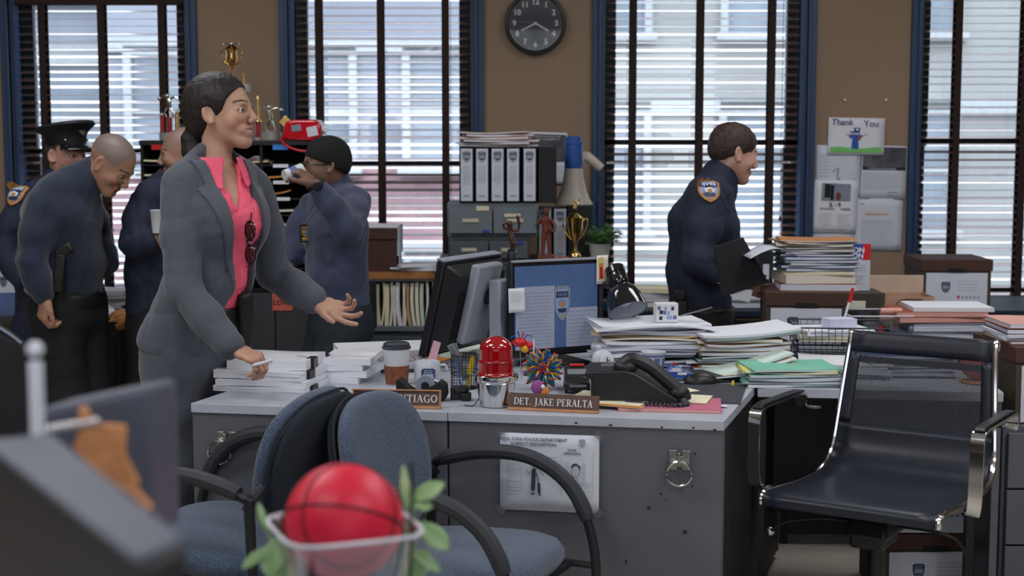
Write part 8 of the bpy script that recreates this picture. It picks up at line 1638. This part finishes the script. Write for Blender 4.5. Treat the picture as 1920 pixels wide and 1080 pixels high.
# ---- man in a black knit cap drinking
Yk = 6.15; P_ = dict(pel=J(640, 588, Yk), wai=J(632, 520, Yk), che=J(630, 430, Yk), sho=J(632, 376, Yk), nb=J(628, 348, Yk), shL=J(668, 378, Yk-.12), elL=J(650, 428, Yk-.30), wrL=J(592, 346, Yk-.34), shR=J(585, 388, Yk+.12), elR=J(552, 460, Yk+.10), wrR=J(540, 492, Yk-.02), kL=J(610, 720, Yk-.12), kR=J(585, 720, Yk+.08), aL=J(640, 900, Yk-.05), aR=J(600, 900, Yk+.15))
hb = (J(610, 310, Yk-.04), frame(196, 2, 0)); d_ = (J(556, 318, Yk-.36)-P_['wrL'])
Hh = hand_sdf(P_['wrL'], Vector((-.62, .0, .55)), Vector((-.55, .25, -.65)), .17, side=1, curl=(42, 52, 38), thumb=38); H2 = hand_sdf(P_['wrR'], Vector((.0, -.1, -1)), Vector((.6, .3, 0)), .16, side=1, curl=(35, 45, 30))
t4, o4, hp4 = man('man in a black knit cap and slate long sleeved shirt drinking from a cup', Yk, P_, 205, hb, (.20, .105, .07), 'sweater', 'shirt_slate', 'jeans', hs=.92, k=.98, hands=[Hh, H2], seed=41, cuff=.88, arm_r=(.058, .052, .036), beard=.0, tw=1.0, lk=1.05)
kn = Sdf(); HM4 = hb[1]; Mn = np.array(HM4); s4 = .92; f4 = lambda *a: np.array(hp4(*a)); kn.ell(f4(-.016, 0, .043), np.array((.106, .084, .094))*s4, Mn, .01); kn.ell(f4(-.050, 0, .0), np.array((.066, .076, .068))*s4, Mn, .03)
D, ax = kn.field(.0045); X = ax[0][:, None, None]; Y = ax[1][None, :, None]; Z = ax[2][None, None, :]; q_ = [(X-hb[0].x)*HM4[0][i]+(Y-hb[0].y)*HM4[1][i]+(Z-hb[0].z)*HM4[2][i] for i in range(3)]
D = np.maximum(D, (.004+.46*(q_[0]/s4)-q_[2]/s4)*.9); D = D+wrinkle(ax, .002, .02, 9)
kc = thing('knit_cap', 'black knit cap on the man who is drinking', 'hat', hb[0]); mesh_np('cap_body', [surf(D, ax, .0045)], 'beanie', kc)
gt = thing('eyeglasses', 'dark framed glasses on the man in the black knit cap', 'glasses', hb[0]); gt.rotation_euler = HM4.to_euler()
for sy in (-1, 1):
    MB().tube([((.098-.012*abs(math.cos(a))*0)*s4, (sy*.031+.020*math.cos(a))*s4, (.003+.014*math.sin(a))*s4) for a in [2*PI*i/16 for i in range(16)]], .0022, 6, closed=True).build('lens_frame', 'black_plastic', gt, smooth=True); MB().tube([(.096*s4, sy*.052*s4, .008*s4), (.05*s4, sy*.078*s4, .008*s4), (-.012*s4, sy*.080*s4, .004*s4)], .0028, 6).build('temple_arm', 'black_plastic', gt, smooth=True)
MB().tube([(.099*s4, -.011*s4, .006*s4), (.099*s4, .011*s4, .006*s4)], .002, 6).build('bridge', 'black_plastic', gt)
q = J(549, 325, Yk-.34); o = MB().lathe([(.0, -.040), (.022, -.040), (.031, .040), (.032, .042), (.028, .040), (.02, -.036), (0, -.036)], (0, 0, 0), 22, axis=(.74, .60, .20)).build('drinking_cup', 'cup_white', loc=q, smooth=True, angle=40); o2_ = MB().lathe([(.0252, -.018), (.0285, .012)], (0, 0, 0), 22, caps=False, axis=(.74, .60, .20)).build('blue_band', 'cup_blue', o, smooth=True); tag(o, 'white and blue paper cup raised by the man in the black knit cap', 'cup')
# watch, neck badge
def on_surf(o, par, px, py, lift=.004):
    off = Vector(par.location); bv = BVHTree.FromPolygons([v.co+off for v in o.data.vertices], [tuple(p.vertices) for p in o.data.polygons]); h, n_, _, _ = bv.ray_cast(Vector((0, 0, CAM_H)), ray(px, py).normalized()); return (h-ray(px, py).normalized()*lift) if h else None
wq = P_['elL']+(P_['wrL']-P_['elL'])*.97; wa = thing('wrist_watch', 'black wrist watch on the raised arm of the man in the knit cap', 'watch', wq); ax_ = (P_['wrL']-P_['elL']).normalized(); MB().lathe([(.036, -.012), (.038, 0), (.036, .012)], n=22, axis=ax_, caps=False).build('watch_strap', 'black_plastic', wa, smooth=True, solid=.003); n1_ = (Vector((0, -1, .3))-ax_*Vector((0, -1, .3)).dot(ax_)).normalized(); MB().lathe([(.018, .034), (.018, .042), (0, .043)], n=18, axis=n1_).build('watch_case', 'dark_metal', wa, smooth=True, angle=40)
q = on_surf(o4, t4, 572, 437, .01) or J(572, 437, Yk-.15); nb_ = thing('neck_badge', 'gold detective badge on a black holder hanging from a chain round the drinking man\'s neck', 'badge', q); B((0, 0, 0), (.046, .006, .078), 'badge_holder', 'holster', nb_, bevel=.006); emblem('badge', nb_, .030, .044, (0, -.0035, .006), border='gold_metal', field='gold_metal', bar='em_navy', fig='gold_metal', acc='em_blue', depth=.0015); B((0, -.004, -.026), (.024, .002, .012), 'number_plate', 'gold_metal', nb_, bevel=.001)
for sx, ex, ey in ((-.006, 592, 378), (.006, 600, 385)):
    e_ = on_surf(o4, t4, ex, ey, .006) or J(ex, ey, Yk-.15); MB().tube([Vector((sx, 0, .038)), (Vector((sx, 0, .038))+(e_-q))/2+Vector((0, -.006, 0)), e_-q], .0012, 5).build('chain', 'steel', nb_)
# ---- walking officer on the right
Yw_ = 6.0; P_ = dict(pel=J(1312, 585, Yw_), wai=J(1310, 505, Yw_), che=J(1318, 415, Yw_), sho=J(1330, 360, Yw_), nb=J(1348, 338, Yw_), shR=J(1322, 372, Yw_-.17), elR=J(1308, 488, Yw_-.24), wrR=J(1392, 530, Yw_-.28), shL=J(1345, 368, Yw_+.17), elL=J(1360, 470, Yw_+.18), wrL=J(1400, 530, Yw_+.10))
hb = (J(1376, 288, Yw_-.01), frame(14, 16, 0)); Hh = hand_sdf(P_['wrR'], Vector((.9, .12, -.05)), Vector((.1, .8, -.1)), .17, side=-1, curl=(38, 45, 30), thumb=30)
t5, o5, hp5 = man('walking police officer in navy uniform with a black folder under his arm', Yw_, P_, 8, hb, (.52, .30, .23), 'uniform_shirt', 'uniform_navy', 'trouser_black', hs=1.0, k=1.0, hands=[Hh], seed=51, cuff=.93, arm_r=(.064, .058, .045), hairfn=lambda x, y, z: np.clip((-.035-x)/.01, 0, 1)*(z > -.06)*(z < .0)*.5, hairc=(.09, .06, .05), neck_top=(-.034, 0, -.095), tw=1.02)
hr = Sdf(); Mn = np.array(hb[1]); f5 = lambda *a: np.array(hp5(*a)); hr.ell(f5(-.015, 0, .041), (.103, .080, .086), Mn, .01); hr.ell(f5(-.052, 0, .0), (.058, .064, .058), Mn, .03); hr.ell(f5(.112, 0, -.020), (.078, .120, .100), Mn, .008, 's'); hr.ell(f5(.012, 0, -.085), (.075, .13, .090), Mn, .012, 's')
D, ax = hr.field(.0042); D = D+wrinkle(ax, .003, .02, 15); mesh_np('hair', [surf(D, ax, .0042)], 'hair_brown', t5)
stick_emblem(o5, t5, 1330, 357, .096, .102, 0, border='em_gold', field='em_blue')
hq = J(1275, 590, Yw_-.20)-Vector(t5.location); MB().box(hq, (.07, .05, .12), taper=.85).box(hq+Vector((.0, 0, .08)), (.05, .04, .05)).build('holster', 'holster', t5, bevel=.01)
bb_ = Sdf(); g5 = P_['pel']; bb_.ecap(g5+Vector((0, 0, .02)), g5+Vector((0, 0, -.01)), (.178, .134), (.180, .136), (-.139, .990, 0), (.990, .139, 0), 0); cloth('belt', bb_, 'holster', t5, res=.009, off=.006, amp=0, post=lambda D, X, Y, Z: np.maximum(D, np.abs(Z-g5.z-.0)-.028))
kf = 1/ppm(5.66); cfp = J(1392, 510, 5.68); fo = thing('carried_folder', 'large black folder tucked under the walking officer\'s arm', 'folder', cfp); m = MB(); m.xf = Matrix.Rotation(PI/2, 4, 'X')
pts = [(1338, 462), (1392, 444), (1440, 528), (1352, 558)]; m.prism([((x-1392)*kf, -(y-510)*kf) for x, y in pts], -.010, .010); m.build('folder_cover', 'black_f', fo, bevel=.003); m = MB(); m.xf = Matrix.Rotation(PI/2, 4, 'X'); m.prism([((x-1392)*kf, -(y-510)*kf) for x, y in [(1345, 530), (1412, 545), (1406, 568), (1375, 560)]], -.002, .002); m.build('pages', 'paper', fo)
